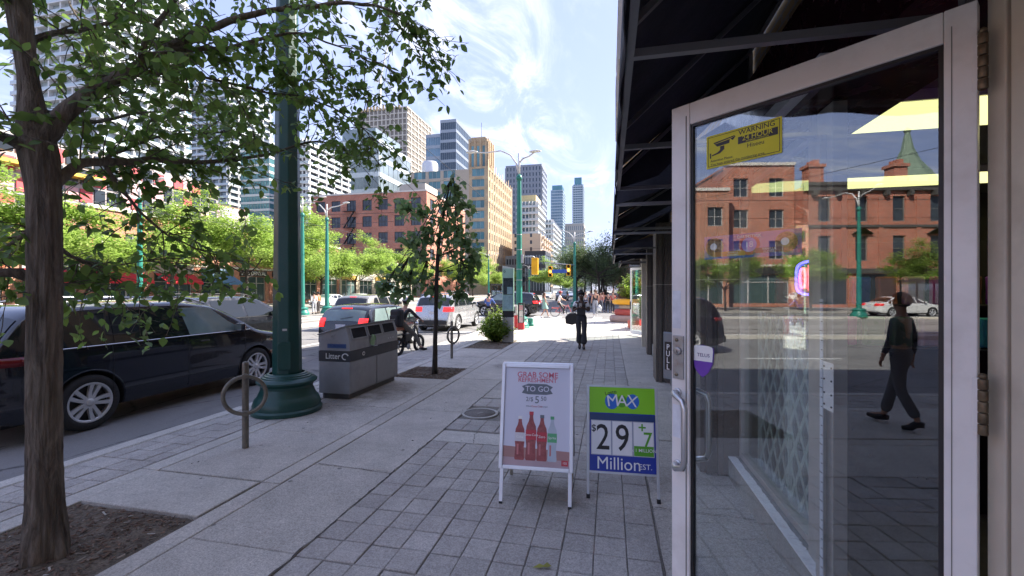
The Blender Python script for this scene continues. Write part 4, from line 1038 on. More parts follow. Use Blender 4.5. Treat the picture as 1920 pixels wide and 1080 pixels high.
# ================================================================== STREET FURNITURE
def lamp_post(label, x, y, mt, r0=.185, h=8.55, arms=True, detail=True, al=(3.2, 1.6), ah=1.):
    t = thing('lamp_post', label, 'lamp post', (x, y, 0), group='green lamp posts along the avenue')
    m = MB()
    m.lathe([(.47,0),(.475,.05),(.45,.075),(.455,.115),(.44,.16),(.425,.20),(.40,.225),(.385,.25),(.36,.31),(.345,.35),(.35,.385),(.375,.41),(.40,.43),(.405,.455),(.385,.475),(.365,.487),(.36,.49),(.335,.497),(.33,.512),(.305,.52),(.30,.535),(.275,.543),(.265,.555),(.235,.56)], 56 if detail else 24, caps=False, smooth=False)
    o = m.build('base', mt, t)
    for p in o.data.polygons: p.use_smooth = True
    o.data.set_sharp_from_angle(angle=R(28)) if hasattr(o.data, 'set_sharp_from_angle') else None
    m = MB(); r1 = r0*.62
    m.lathe([(r0,.50),(lerp(r0,r1,.3),2.9),(lerp(r0,r1,.6),5.4),(r1,h)], 8, smooth=False); o = m.build('shaft', mt, t, bevel=.012)
    MB().lathe([(r1+.03,h-.1),(r1+.05,h),(r1+.03,h+.08),(.07,h+.16)], 16).build('collar', mt, t)
    if arms:
        m = MB(); m.tube([(0,0,h+.1),(0,0,h+1.15)], .05, 10)
        m.build('finial', mat('lamp_white', (.62,.62,.6), .5), t)
        for s_, L, n_ in ((-1, al[0], 'arm'), (1, al[1], 'arm')):
            q = [(s_*u*L, 0, h+.35+hh) for u, hh in ([(0,-.2),(.06,.35),(.18,.75),(.38,.98),(.7,.93),(1.0,1.0)] if s_ < 0 else [(0,.35),(.25,.55),(.6,.62),(1,.82)])]
            a = MB().tube(q, [.045,.042,.038,.034,.03,.028][:len(q)], 8).build('arm', mat('lamp_white', (.62,.62,.6), .5), t)
            k = MB(); k.lathe([(.02,-.03),(.13,-.02),(.15,.03),(.08,.09),(.01,.1)], 12, (0,0,0)); 
            k2 = k.build('lamp_head', mat('lamp_white', (.62,.62,.6)), t, loc=(q[-1][0], 0, q[-1][2])); k2.scale = (2.0, .9, .8)
    return t
p = lamp_post('thick dark green octagonal lamp post by the kerb in front of the parked black car', -4.62, 5.55, m_green, .20, 8.6)
m = MB(); m.box(-.075,.075,-.012,.012,.62,1.02); m.box(-.085,.085,-.02,-.008,.64,1.0); m.build('access_cover', m_green, p, bevel=.02, loc=(.10,-.175,0), rz=R(32))
MB().box(-.03,.03,-.004,.004,1.18,1.21).build('number_plate', m_alu, p, loc=(.09,-.16,0), rz=R(32))
p2 = lamp_post('green lamp post with long white arms beside the info pylon', -4.10, 19.9, m_greenl, .155, 6.95, al=(2.3, .75))
m = MB()
for z in (2.2, 2.7, 3.6, 4.3): m.lathe([(.16-z*.008,z),(.17-z*.008,z+.015),(.16-z*.008,z+.03)], 12)
m.box(.08,.2,-.08,.08,3.0,3.4); m.build('band_clamp', m_steel, p2)
lamp_post('green lamp post beyond the crossing carrying a traffic light', -3.43, 44.2, m_greenl, .17, 6.4, detail=False)
for i, (px, X) in enumerate([(567, -21), (613, -20.6), (262, -26.9)]):
    lab = ['green pole standing on the median just right of the thick near post', 'slimmer green pole among the pale trees above the grey hatchback', 'green pole among the leaves in front of the red awnings', 'green pole hidden behind the big near trunk'][i]
    t = lamp_post(lab, X, 26.7 if i == 0 else (28.86 if i == 1 else (20.28 if i == 2 else 14.62)), m_greenl, .16, 7.0, detail=False)
lamp_post('green lamp post far up the avenue', -21, 75, m_greenl, .16, 7.0, detail=False); lamp_post('farthest green lamp post up the avenue', -21, 115, m_greenl, .16, 7.0, detail=False)
lamp_post('slender lamp post mirrored in the open door', -26.9, -19, m_greenl, .15, 7.0, detail=False)

# ring and post bicycle racks
m_ring = mat('rack_casting', (.20,.185,.155), .5, .6, var=.2, vs=15)
def ring_rack(label, x, y, rz):
    t = thing('bicycle_ring', label, 'bicycle rack', (x, y, 0), rz, 'ring and post bicycle racks')
    m = MB(); m.lathe([(.034,0),(.034,.93),(.030,.955),(.012,.965),(.0005,.966)], 16, caps=False); m.build('post', m_ring, t)
    m = MB(); n = 40; c0 = .60; Rr = .205; vs = []; fs = []
    sec = [(-.017,-.02),(.017,-.02),(.022,0),(.017,.02),(-.017,.02),(-.022,0)]
    for i in range(n):
        a = 2*math.pi*i/n
        for d, y_ in sec: vs.append(((Rr+d)*math.sin(a)+.0, y_-.056, c0+(Rr+d)*math.cos(a)))
    for i in range(n):
        for k in range(6): fs.append((i*6+k, i*6+(k+1) % 6, ((i+1) % n)*6+(k+1) % 6, ((i+1) % n)*6+k))
    m.add(vs, fs, True); m.build('ring', m_ring, t)
    for z in (c0+Rr, c0-Rr): MB().lathe([(.03,-.085),(.034,-.075),(.034,-.03)], 14, (0,0,z), 'y').build('boss', m_ring, t)
    return t
ring_rack('near ring and post bicycle rack in front of the thick green post', -3.98, 4.13, R(38))
ring_rack('second ring and post bicycle rack beyond the slim young tree', -3.97, 10.66, R(66))

# litter and recycling bin
bi_ = None
bi = thing('litter_bin', 'grey litter and recycling bin with three dark slots on the kerb side', 'litter bin', (-4.07, 6.28, 0), 0)
m_bin = mat('bin_grey', (.34,.345,.36), .5, .2, var=.08, vs=3, dirt=((.10,.10,.10), 3, .4)); m_bind = mat('bin_charcoal', (.045,.048,.055), .5, var=.1)
BWd, BL = .56, 1.62     # width in X (extends to -X), length along Y
MB().box(-BWd+.04, -.04, .05, BL-.05, 0, .10).build('plinth', mat('plinth_grey', (.12,.12,.12), .7), bi)
b = MB(); b.box(-BWd, 0, 0, BL, .10, .70); b.build('lower_cabinet', m_bin, bi, bevel=.006)
for i in range(2): MB().box(.001, .012, .02+i*BL/2, BL/2-.012+i*BL/2, .13, .69).build('door_panel', m_bin, bi, bevel=.004)
MB().box(-BWd-.004, .006, -.004, BL+.004, .702, .90).build('dark_band', m_bind, bi, bevel=.004)
b = MB(); 
prof = [(-BWd,.903),(0,.903),(0,1.08),(-.075,1.36),(-BWd,1.20)]
b.extr(prof, BL, (0,BL,0), (1,0,0), (0,0,1)); b.build('hood', m_bin, bi, bevel=.006)
b = MB(); b.extr([(-BWd-.02,1.195),(-.06,1.365),(-.055,1.385),(-BWd-.02,1.215)], BL+.04, (0,BL+.02,0), (1,0,0), (0,0,1)); b.build('lid', m_bin, bi, bevel=.004)
sl = Vector((-.075,0,.28)).normalized(); nn = Vector((.28,0,.075)).normalized()
for i in range(3):
    y = .10+i*.50; o = MB(); q0 = Vector((0,0,1.08))
    O = q0+sl*.05+nn*.003
    o.extr([(0,0),(.42,0),(.42,.19),(0,.19)], .004, (O.x, y, O.z), (0,1,0), tuple(sl)); s_ = o.build('slot', m_dark, bi)
    f = MB()
    for a, b_, c_, d in ((-.02,0,-.02,.21),(.42,.44,-.02,.21),(0,.42,-.02,0),(0,.42,.19,.21)): f.extr([(a,c_),(b_,c_),(b_,d),(a,d)], .014, (O.x, y, O.z), (0,1,0), tuple(sl))
    f.build('slot_frame', m_bin, s_)
MB().box(.0, .003, BL/2-.004, BL/2+.004, .11, 1.07).build('seam', m_black, bi)
setup_font('Litter', .15, bi, (-.30, -.008, .80), (R(90),0,0), m_white, bold=.012, sx=.8)
m = MB(); m.tube([(.055*math.cos(R(a)), -.007, .055*math.sin(R(a))) for a in range(20,300,20)], .010, 6); m.build('arrow_mark', m_white, bi, loc=(-.075,0,.80))
m = MB(); m.tube([(.03*math.cos(R(a)), -.006, .03*math.sin(R(a))) for a in range(20,300,25)], .006, 6); m.build('arrow_mark', mat('pale_grey_print', (.35,.37,.4), .6), bi, loc=(-.30,0,1.17))
MB().box(-.40,-.06,-.006,-.003,.955,1.035).build('blue_label', mat('label_blue', (.05,.10,.24), .6), bi)
setup_font('TORONTO', .055, bi, (-.22,-.008,.995), (R(90),0,0), mat('label_ink', (.02,.05,.2), .6), bold=.01)
m = MB(); m.lathe([(.038,.0),(.038,.003),(.03,.0035)], 20, (0,0,0), 'x', False); m.build('round_mark', m_white, bi, loc=(.006,.40,.80))
m = MB(); m.lathe([(.024,.0),(.024,.004)], 20, (0,0,0), 'x', False); m.build('round_mark', m_bind, bi, loc=(.007,.40,.80))
for i in range(3): setup_font('o', .06, bi, (.004, 1.25+i*.09, 1.0), (R(90),0,R(90)), m_white)
m = MB(); m.tube([(.012,.70,.905),(.04,.71,.905),(.04,.79,.905),(.012,.80,.905)], .008, 6); m.build('latch', m_alu, bi)
m = MB(); vs = [(.0,.115*math.cos(R(a))*.8,.115*math.sin(R(a))) for a in range(0,360,20)]; m.add([(.018+.012*math.sin(3*R(a)), y, z) for a, (x,y,z) in zip(range(0,360,20), vs)], [tuple(range(18))])
m.build('round_sticker', mat('clear_green', (.22,.36,.18), .35, var=.35, vs=20), bi, loc=(.0,.68,1.03))

bi.scale = (1, 1, .862)
# A-frame poster stand
def sign_axes(A, Bp):
    A = Vector(A); Bp = Vector(Bp); d = (Bp-A); return A, d.length, math.atan2(d.y, d.x)
A, L, rz = sign_axes((-0.9, 3.53), (-0.3, 3.56))
po = thing('poster_stand', 'silver framed A-frame stand with a soft drink poster on the pavers', 'sign stand', (A.x, A.y, 0), rz)
# local: x to the right, front faces -Y; leans back
H1 = 1.115; lean = .24
def LP(x, s, d=0.):      # point on the leaning front face, s up the slope 0..1, d proud of it towards the viewer
    n = Vector((0, -H1, lean)).normalized()
    return Vector((x, 0, 0)) + Vector((0, lean*s, H1*s)) + n*d
U = (1,0,0); V = tuple(Vector((0, lean, H1)).normalized()); SL = math.hypot(lean, H1)
def leanbox(x0, x1, s0, s1, d0, d1, m, name, par, bevel=0):
    k = MB(); O = LP(0, 0, d0); k.extr([(x0,s0*SL),(x1,s0*SL),(x1,s1*SL),(x0,s1*SL)], d1-d0, tuple(O), U, V)
    return k.build(name, m, par, bevel=bevel)
m_snap = mat('snap_frame', (.80,.82,.86), .38, .35, var=.04)
fw = .032; s0 = .235
for x in (.0, L-.03): leanbox(x, x+.03, 0, s0+.02, -.012, .010, m_snap, 'leg', po, .002); leanbox(x+.001, x+.029, -.012, .01, -.013, .011, m_rub, 'foot', po)
x0, x1 = -.012, L+.012
leanbox(x0, x1, s0, 1.0, -.012, .002, mat('stand_back', (.25,.26,.28), .5), 'backing_panel', po)
leanbox(x0, x0+fw, s0, 1, .003, .022, m_snap, 'frame_side', po, .006); leanbox(x1-fw, x1, s0, 1, .003, .022, m_snap, 'frame_side', po, .006)
leanbox(x0+fw+.001, x1-fw-.001, s0, s0+fw/SL, .003, .022, m_snap, 'frame_side', po, .006); leanbox(x0+fw+.001, x1-fw-.001, 1-fw/SL, 1, .003, .022, m_snap, 'frame_side', po, .006)
t = NT('poster_paper'); c_ = t.mix(t.ramp(t.noise(2, 3), .3, .7), (.64,.66,.76,1), (.70,.71,.80,1)); m_post = t.done(t.bsdf(c_, .35))
ps = leanbox(x0+fw+.0005, x1-fw-.0005, s0+fw/SL+.0005, 1-fw/SL-.0005, .0022, .006, m_post, 'poster', po)
PX0, PX1 = x0+fw, x1-fw; PS0, PS1 = s0+fw/SL, 1-fw/SL; PWd = PX1-PX0; PH = (PS1-PS0)
ang = math.atan2(lean, H1); TL = (R(90)-ang, 0, 0)
def ppt(u, v, d): return LP(PX0+u*PWd, PS0+v*PH, d)
def ptxt(s_, size, u, v, m, bold=.01, sx=1., al='CENTER', d=.0075): return setup_font(s_, size, ps, tuple(ppt(u, v, d)), TL, m, 'lettering', .0003, bold, al, sx)
def ppoly(pts, m, d=.0066, name='print'):
    k = MB(); q = [ppt(u, v, d) for u, v in pts]; k.add([tuple(x) for x in q], [tuple(range(len(q)))]); return k.build(name, m, ps)
m_pink = mat('print_red', (.62,.16,.22), .6, var=0); m_pg = mat('print_grey', (.15,.18,.21), .6, var=0)
ptxt('GRAB SOME', .066, .5, .925, m_pink, .03); ptxt('REFRESHMENT', .052, .5, .87, m_pink, .03)
ppoly([(.26,.805),(.36,.833),(.64,.833),(.74,.805),(.70,.775),(.74,.735),(.64,.722),(.36,.722),(.26,.735),(.30,.775)][::1], m_pg)
ptxt('TO GO', .064, .5, .778, m_post, .02, d=.0078); ptxt('2/$', .05, .385, .67, m_pg); ptxt('5', .085, .50, .665, m_pg, .02); ptxt('50', .05, .60, .68, m_pg)
ptxt('500mL               beverages', .017, .5, .60, m_pg, 0); ptxt('Coca-Cola', .022, .5, .60, m_pink, .02)
ppoly([(0,0),(1,0),(1,.16),(0,.19)], mat('print_wood', (.42,.24,.22), .6)); ppoly([(0,0),(1,0),(1,.07),(0,.08)], mat('print_pinkgrey', (.48,.36,.38), .6), .0068)
random.seed(2)
def bottle(u, w, h, cap, lab, liq, txt):
    v0 = .055; pr = [(0,.42),(.03,.5),(.16,.46),(.30,.43),(.44,.5),(.58,.5),(.70,.44),(.80,.24),(.88,.17),(.93,.17)]
    L_ = [(u-w*b_, v0+h*a) for a, b_ in pr]; Rr = [(u+w*b_, v0+h*a) for a, b_ in pr[::-1]]
    ppoly([p for p in L_][::-1]+[p for p in Rr][::-1], liq, .0070, 'bottle_print')
    Lb = [(a, b_) for a, b_ in pr if .40 <= a <= .62]
    ppoly([(u-w*.5, v0+h*.42),(u+w*.5, v0+h*.42),(u+w*.5, v0+h*.62),(u-w*.5, v0+h*.62)], lab, .0073, 'bottle_print')
    ppoly([(u-w*.2, v0+h*.93),(u+w*.2, v0+h*.93),(u+w*.2, v0+h),(u-w*.2, v0+h)], cap, .0073, 'bottle_print')
    ppoly([(u-w*.28, v0+h*.12),(u-w*.1, v0+h*.12),(u-w*.1, v0+h*.36),(u-w*.28, v0+h*.36)], mat('print_gleam', (.55,.2,.2), .6), .0073, 'bottle_print')
    if txt: ptxt(txt, .028, u, v0+h*.52, m_white if lab is not m_white else m_pink, .01, d=.0085)
cola = mat('print_cola', (.33,.09,.09), .6, var=.25, vs=30); redl = mat('print_redlabel', (.52,.06,.08), .6); grn = mat('print_green', (.12,.42,.2), .6); clr = mat('print_clear', (.48,.55,.62), .6)
bottle(.25, .15, .44, m_white, mat('print_silver', (.62,.6,.63), .6), cola, 'Coke'); bottle(.42, .16, .49, redl, redl, cola, 'Coca-Cola')
bottle(.585, .155, .46, m_pg, redl, cola, 'Zero'); bottle(.74, .14, .45, grn, grn, clr, 'Sprite')
ppoly([(.88,.02),(.98,.02),(.98,.075),(.88,.075)], redl, .0072); ptxt('155', .024, .93, .048, m_white, d=.0080)
# rear half of the A-frame
for x in (.0, L-.03):
    k = MB(); k.beam((x+.015, lean+.03+.30*.88, 0.01), (x+.015, lean+.03, H1-.03), .028, .018); k.build('rear_leg', mat('rear_leg_metal', (.42,.38,.30), .4, .6), po)
k = MB(); k.extr([(-.01,.0),(L+.01,.0),(L+.01,.80),(-.01,.80)], .012, (0, lean+.03+.245, .235), (1,0,0), tuple(Vector((0,-.30*.9,H1)).normalized())); k.build('rear_panel', mat('stand_back', (.25,.26,.28)), po)
MB().box(-.01, L+.01, lean-.005, lean+.04, H1-.01, H1+.012).build('top_hinge', m_snap, po, bevel=.006)

# lottery sign stand
A, L, rz = sign_axes((-0.19, 3.78), (0.41, 3.81))
lo = thing('lottery_stand', 'metal legged stand with green and blue lottery jackpot board beside the poster stand', 'sign stand', (A.x, A.y, 0), rz)
H1 = .925; lean = .16; V = tuple(Vector((0, lean, H1)).normalized()); SL = math.hypot(lean, H1); ang = math.atan2(lean, H1); TL = (R(90)-ang, 0, 0)
m_leg2 = mat('dull_metal', (.58,.60,.62), .45, .6)
for x in (.0, L-.022): leanbox(x, x+.022, 0, 1.0, -.010, .010, m_leg2, 'leg', lo, .002); leanbox(x-.004, x+.026, -.01, .03, -.014, .014, m_rub, 'foot', lo, .002)
s0 = .235
leanbox(.023, L-.023, .985, 1.0, -.01, .01, m_leg2, 'cross_bar', lo); leanbox(.023, L-.023, s0-.018, s0, -.01, .01, m_leg2, 'cross_bar', lo)
m_lb = mat('lotto_blue', (.02,.045,.33), .35, var=.08); m_lg = mat('lotto_green', (.26,.66,.02), .4, var=.04)
bd = leanbox(.024, L-.024, s0+.001, .984, -.006, .006, m_lb, 'board', lo)
PX0, PX1, PS0, PS1 = .024, L-.024, s0, .984; PWd = PX1-PX0; PH = PS1-PS0; ps = bd
def quadp(u0, u1, v0, v1, m, d=.0078, name='print', bevel=0):
    return leanbox(PX0+u0*PWd, PX0+u1*PWd, PS0+v0*PH, PS0+v1*PH, d-.0012, d, m, name, bd, bevel)
quadp(0, 1, .69, 1, m_lg, name='green_header'); quadp(0, 1, .60, .675, mat('lotto_navy', (.02,.05,.16), .4), .012, 'holder_lip')
for i, (u0, u1) in enumerate(((.035,.325),(.355,.645),(.675,.965))):
    quadp(u0-.012, u1+.012, .19, .60, m_leg2, .0085, 'card_rail'); quadp(u0, u1, .20, .59, m_white, .0105, 'number_card')
m_k = mat('print_black', (.02,.02,.02), .5, var=0)
ptxt('$', .08, .065, .50, m_k, .015, 1., 'CENTER', .0125); ptxt('2', .30, .205, .385, m_k, .012, .82, d=.0125); ptxt('9', .31, .50, .385, m_k, .012, .82, d=.0125)
lg2 = mat('lotto_green_dark', (.10,.38,.02), .5)
ptxt('+', .12, .80, .525, lg2, .03, d=.0125); ptxt('7', .17, .88, .385, lg2, .02, .9, d=.0125); quadp(.675, .965, .20, .315, lg2, .0118, 'print')
ptxt('x 1 MILLION', .038, .82, .265, m_white, .01, d=.0135)
ptxt('Million', .145, .44, .09, m_white, .0, .95, d=.010); ptxt('EST.', .062, .84, .075, m_white, .0, d=.010)
for u, v, r in ((.345,.83,.058),(.50,.835,.045),(.665,.835,.055)):
    k = MB(); k.add([tuple(ppt(u, v, .0085 + .0)+Vector((r*math.cos(R(a)),0,0))+Vector(V)*r*1.15*math.sin(R(a))) for a in range(0,360,15)], [tuple(range(24))]); k.build('ball_print', mat('ball_blue', (.03,.16,.60), .4) if u != .5 else lg2, bd)
for ch, u, sh_ in (('M', .36, .1), ('A', .505, 0), ('X', .655, -.1)):
    o = ptxt(ch, .135, u, .835, m_white, .003, 1.0, d=.0105); o.rotation_euler.y = {'M': R(-8), 'A': R(0), 'X': R(8)}[ch]
ptxt('Lotto', .045, .33, .935, m_k, .0, d=.0105).rotation_euler.y = R(-14)
for x in (.0, L-.022):
    k = MB(); k.beam((x+.011, lean+.38, 0.01), (x+.011, lean+.01, H1-.02), .02, .018); k.build('rear_leg', m_leg2, lo)
k = MB(); k.beam((0.01, lean+.25, .33), (L-.01, lean+.25, .33), .016, .016); k.build('rear_bar', m_leg2, lo)

# info pylon
py = thing('info_pylon', 'tall grey wayfinding pylon with a pale green cap and map panels behind the bush', 'info pylon', (*(-3.35, 14.43), 0), R(8))
MB().box(-.19,.19,-.09,.09,0,.84).build('plinth', mat('pylon_grey', (.42,.42,.40), .6), py, bevel=.01)
MB().box(-.19,.19,-.09,.09,.842,1.05).build('base_panel', m_black, py, bevel=.004)
b = MB().box(-.19,.19,-.09,.09,1.052,2.48).build('panel_body', mat('pylon_pale', (.34,.55,.44), .5), py, bevel=.006)
MB().box(-.165,.165,-.096,-.0905,1.11,1.58).build('map_panel', mat('map_teal', (.28,.45,.46), .3, var=.25, vs=6), py)
MB().box(-.165,.165,-.096,-.0905,1.60,2.16).build('dark_panel', mat('dark_info', (.03,.045,.05), .3, var=.3, vs=8), py); MB().box(-.03,.155,-.099,-.0965,1.62,1.86).build('map_inset', mat('map_teal', (.28,.45,.46)), py)
k = MB(); k.extr([(-.19,2.482),(.19,2.482),(.19,2.50),(-.19,2.58)], .18, (0,.09,0), (1,0,0), (0,0,1)); k.build('cap', mat('pylon_white', (.62,.70,.62), .4), py)
m = MB(); m.tube([(-.12+.03*math.cos(R(a)), -.093, 2.38+.03*math.sin(R(a))) for a in range(0,361,30)], .006, 6); m.build('ring_mark', m_black, py)
# red and white news boxes by the pole
nbx = thing('newspaper_box', 'red and white newspaper box stand at the foot of the second green lamp post', 'newspaper box', (-4.22, 19.15, 0), R(6))
b = MB(); b.box(-.17,.17,-.2,.2,.04,.62); b.build('red_body', mat('box_red', (.50,.03,.04), .5), nbx, bevel=.02)
MB().box(-.17,.17,-.2,.2,.63,1.08).build('white_body', mat('box_white', (.62,.58,.56), .5), nbx, bevel=.02); MB().box(-.12,.12,-.207,-.201,.72,1.0).build('front_window', m_win, nbx)
setup_font('METRO', .14, nbx, (0,-.204,.36), (R(90),R(-90),0), m_white, bold=.02)
nb2 = thing('newspaper_box', 'narrow white framed display box with red foot beside the red newspaper box', 'newspaper box', (-3.84, 19.1, 0), R(6))
b = MB(); b.box(-.13,.13,-.15,.15,0,.30); b.build('red_foot', mat('box_red', (.50,.03,.04)), nb2, bevel=.01)
b = MB(); b.box(-.13,-.09,-.15,.15,.302,1.18); b.box(.09,.13,-.15,.15,.302,1.18); b.box(-.089,.089,-.15,.15,1.12,1.18); b.build('frame', m_black, nb2)
for i in range(3): MB().box(-.088,.088,-.13,.1,.31+i*.27,.55+i*.27).build('poster_panel', mat('panel_%d' % i, [(.6,.45,.45),(.62,.6,.55),(.55,.3,.3)][i], .5), nb2)
tag(MB().lathe([(.17,0),(.17,.10),(.14,.13),(.13,.30),(.15,.33),(.15,.38)], 20).build('bollard', m_greenl, loc=(-3.75, 20.9, 0)), 'short green bollard base standing right of the newspaper boxes', 'bollard')

# traffic lights
m_ty = mat('signal_yellow', (.80,.42,.01), .5); m_lr = emis('signal_amber', (1,.35,.05), 1.2)
def signal(label, x, y, z, h, parent_arm=None, rz=0., lit=1, back=True):
    t = thing('traffic_light', label, 'traffic light', (x, y, z), rz, 'yellow traffic lights at the crossing')
    w = h*.40
    MB().box(-w/2, w/2, -.1, .1, 0, h).build('housing', m_ty, t, bevel=.03)
    for i in range(3):
        zc = h*(.17+.33*i)
        k = MB(); n = 12; vs = []
        vs = [(w*.36*math.cos(R(a)), yy, zc+w*.36*math.sin(R(a))) for yy in (-.101, -.30) for a in range(0,181,15)]
        k.add(vs, [(j, j+1, j+14, j+13) for j in range(12)], True); o = k.build('visor', m_ty, t); s_ = o.modifiers.new('t', 'SOLIDIFY'); s_.thickness = .012
        k = MB(); k.add([(w*.33*math.cos(R(a)), -.104, zc+w*.33*math.sin(R(a))) for a in range(0,360,20)], [tuple(range(18))]); k.build('lens', m_lr if (i == lit) else m_dark, t)
    return t
X_, Y_ = -3.41, 20.2
signal('largest yellow traffic light hanging from the arm of the second lamp post', X_, Y_, 2.47, .78, lit=9, rz=R(180))
a = MB(); a.tube([(-4.0,19.95,3.3),(X_-.1,Y_,3.32),(X_,Y_,3.25)], .035, 8); tag(a.build('signal_arm', m_steel), 'short metal arm holding the largest yellow traffic light', 'signal arm')
signal('yellow traffic light left of the blue street sign', -5.71, 43, 3.03, 1.05, lit=1); signal('yellow traffic light right of the blue street sign on the far lamp post', -3.92, 43, 3.13, 1.10, lit=1)
a = MB(); a.tube([(-3.43,44.1,4.23),(-3.92,43.2,4.22),(-6.35,43.3,4.47)], .05, 8); tag(a.build('mast_arm', m_steel), 'long mast arm across the far side of the crossing', 'signal arm')
ssg = thing('street_sign', 'blue street name sign between the two smaller traffic lights', 'street sign', (-4.79, 42.8, 3.49))
MB().box(-.75,.75,-.02,.02,-.10,.25).build('plate', mat('sign_blue', (.03,.10,.40), .4), ssg)
for i, (px, X) in enumerate(((705, -15.9), (880, -15.9))): pass
# hanging wires over the avenue
def wire(label, pts, r=.012, sag=.0):
    a, b_ = Vector(pts[0]), Vector(pts[1]); q = [a.lerp(b_, i/10)+Vector((0,0,-sag*4*(i/10)*(1-i/10))) for i in range(11)]
    tag(MB().tube(q, r, 5).build('overhead_wire', m_black), label, 'wire', 'overhead streetcar wires')
wire('wire running up from the upper leaves down to the tan block', ((-13.171, 19.602, 12.582), (-13.069, 58.559, 11.136)), .02, .1)
wire('wire across the brick warehouse above its upper windows', ((-41.634, 52.184, 12.087), (-18.068, 57.444, 13.111)), .03, .3)
wire('lower wire across the brick warehouse', ((-34.695, 43.487, 9.026), (-17.354, 57.603, 12.38)), .025, .3)
for x in (-17.9, -23): wire('streetcar contact wire above the %s track' % ('near' if x > -20 else 'far'), ((x,-80,5.8),(x,200,5.8)), .012)
wire('cross span wire mirrored in the upper part of the door', ((-5,-8,7.5),(-27,-27,8.4)), .012, .4); wire('second cross span wire mirrored in the door', ((-5,-20,8.2),(-27,-8,7.6)), .012, .4)
wire('pale wire low under the far lamp post', ((-2,43,6.0),(-42,44,6.6)), .012, .5)

# planters on the sunlit corner
def planter(label, x, y, rings, plants=True):
    t = thing('planter', label, 'planter', (x, y, 0), group='coloured round planters on the corner')
    for (z0_, z1_, a, b_, m_) in rings:
        k = MB(); n = 28; vs = []; fs = []; pr = [(.93,z0_),(1.0,z0_+.06),(1.0,z1_-.08),(.92,z1_)]
        for r_, z in pr:
            for i in range(n):
                q = 2*math.pi*i/n; cx_, sy_ = math.cos(q), math.sin(q)
                vs.append((a*r_*math.copysign(abs(cx_)**.6, cx_), b_*r_*math.copysign(abs(sy_)**.8, sy_), z))
        for j in range(3):
            for i in range(n): fs.append((j*n+i, j*n+(i+1)%n, (j+1)*n+(i+1)%n, (j+1)*n+i))
        fs.append(tuple(range(3*n, 4*n))); k.add(vs, fs, True); k.build('ring', m_, t)
    return t
m_cor = mat('coral_fibreglass', (.62,.12,.07), .5, var=.08); m_yl = mat('yellow_fibreglass', (.80,.40,.02), .5, var=.08); m_pk = mat('pinkish_stone', (.42,.30,.27), .8)
planter('low coral red planter nearest the open far door', 1.95, 20.6, [(0,.42,1.15,.6,m_cor)])
planter('stacked planter with grey foot, red and yellow rings', 1.35, 25.0, [(0,.36,1.35,.8,m_pk),(.37,.70,1.1,.65,mat('dull_red', (.40,.07,.06), .6)),(.71,.95,.85,.5,m_stone),(.96,1.25,1.2,.7,m_yl)])
# bus shelters on the median and beyond
def shelter(label, x, y, L):
    t = thing('bus_shelter', label, 'shelter', (x, y, 0), group='transit shelters')
    k = MB(); k.box(-.8,.8,0,L,2.35,2.5); k.build('roof', m_black, t)
    k = MB()
    for yy in (0.05, L*.33, L*.66, L-.05):
        for xx in (-.7, .7): k.box(xx-.04, xx+.04, yy-.04, yy+.04, -.12, 2.35)
    k.build('post', m_black, t)
    MB().box(-.71,-.69,.1,L-.1,.3,2.2).build('glass', g_far, t); return t
shelter('glass transit shelter behind the scooter rider beyond the crossing', -13.5, 52, 7); shelter('dark transit shelter mirrored in the lower part of the open door', -31.5, -33.5, 7.5)

# ================================================================== VEHICLES
m_cglass = mat('car_glass_dark', (.012,.015,.016), .03, 0, var=0, Specular_IOR_Level=.8)
m_cglass2 = mat('car_glass_daylit_tone', (.16,.22,.22), .03, 0, var=.3, vs=1.2, Specular_IOR_Level=.9)  # opaque pane: daylight seen through the cabin is put into its paler colour
m_tail = mat('tail_lamp_red', (.45,.01,.015), .15, 0, var=.1, Emission_Color=(1,.03,.03,1), Emission_Strength=.35)
m_head = mat('head_lamp', (.6,.62,.65), .08, .3, var=.1)
m_trim = mat('wheel_arch_trim', (.03,.03,.032), .6, var=.1)
m_alloy = mat('alloy_rim', (.62,.63,.65), .38, .45, var=.05)
m_tailoff = mat('tail_lamp_unlit', (.16,.008,.01), .12, 0, var=.1)
m_plate = mat('number_plate', (.6,.62,.68), .5)
def paint(name, col, metal=.3, rough=.22):
    return mat(name, col, rough, metal, var=.04, Coat_Weight=1.0, Coat_Roughness=.03)
def sgn_pow(v, p): return math.copysign(abs(v)**p, v)
WHEEL_CACHE = {}
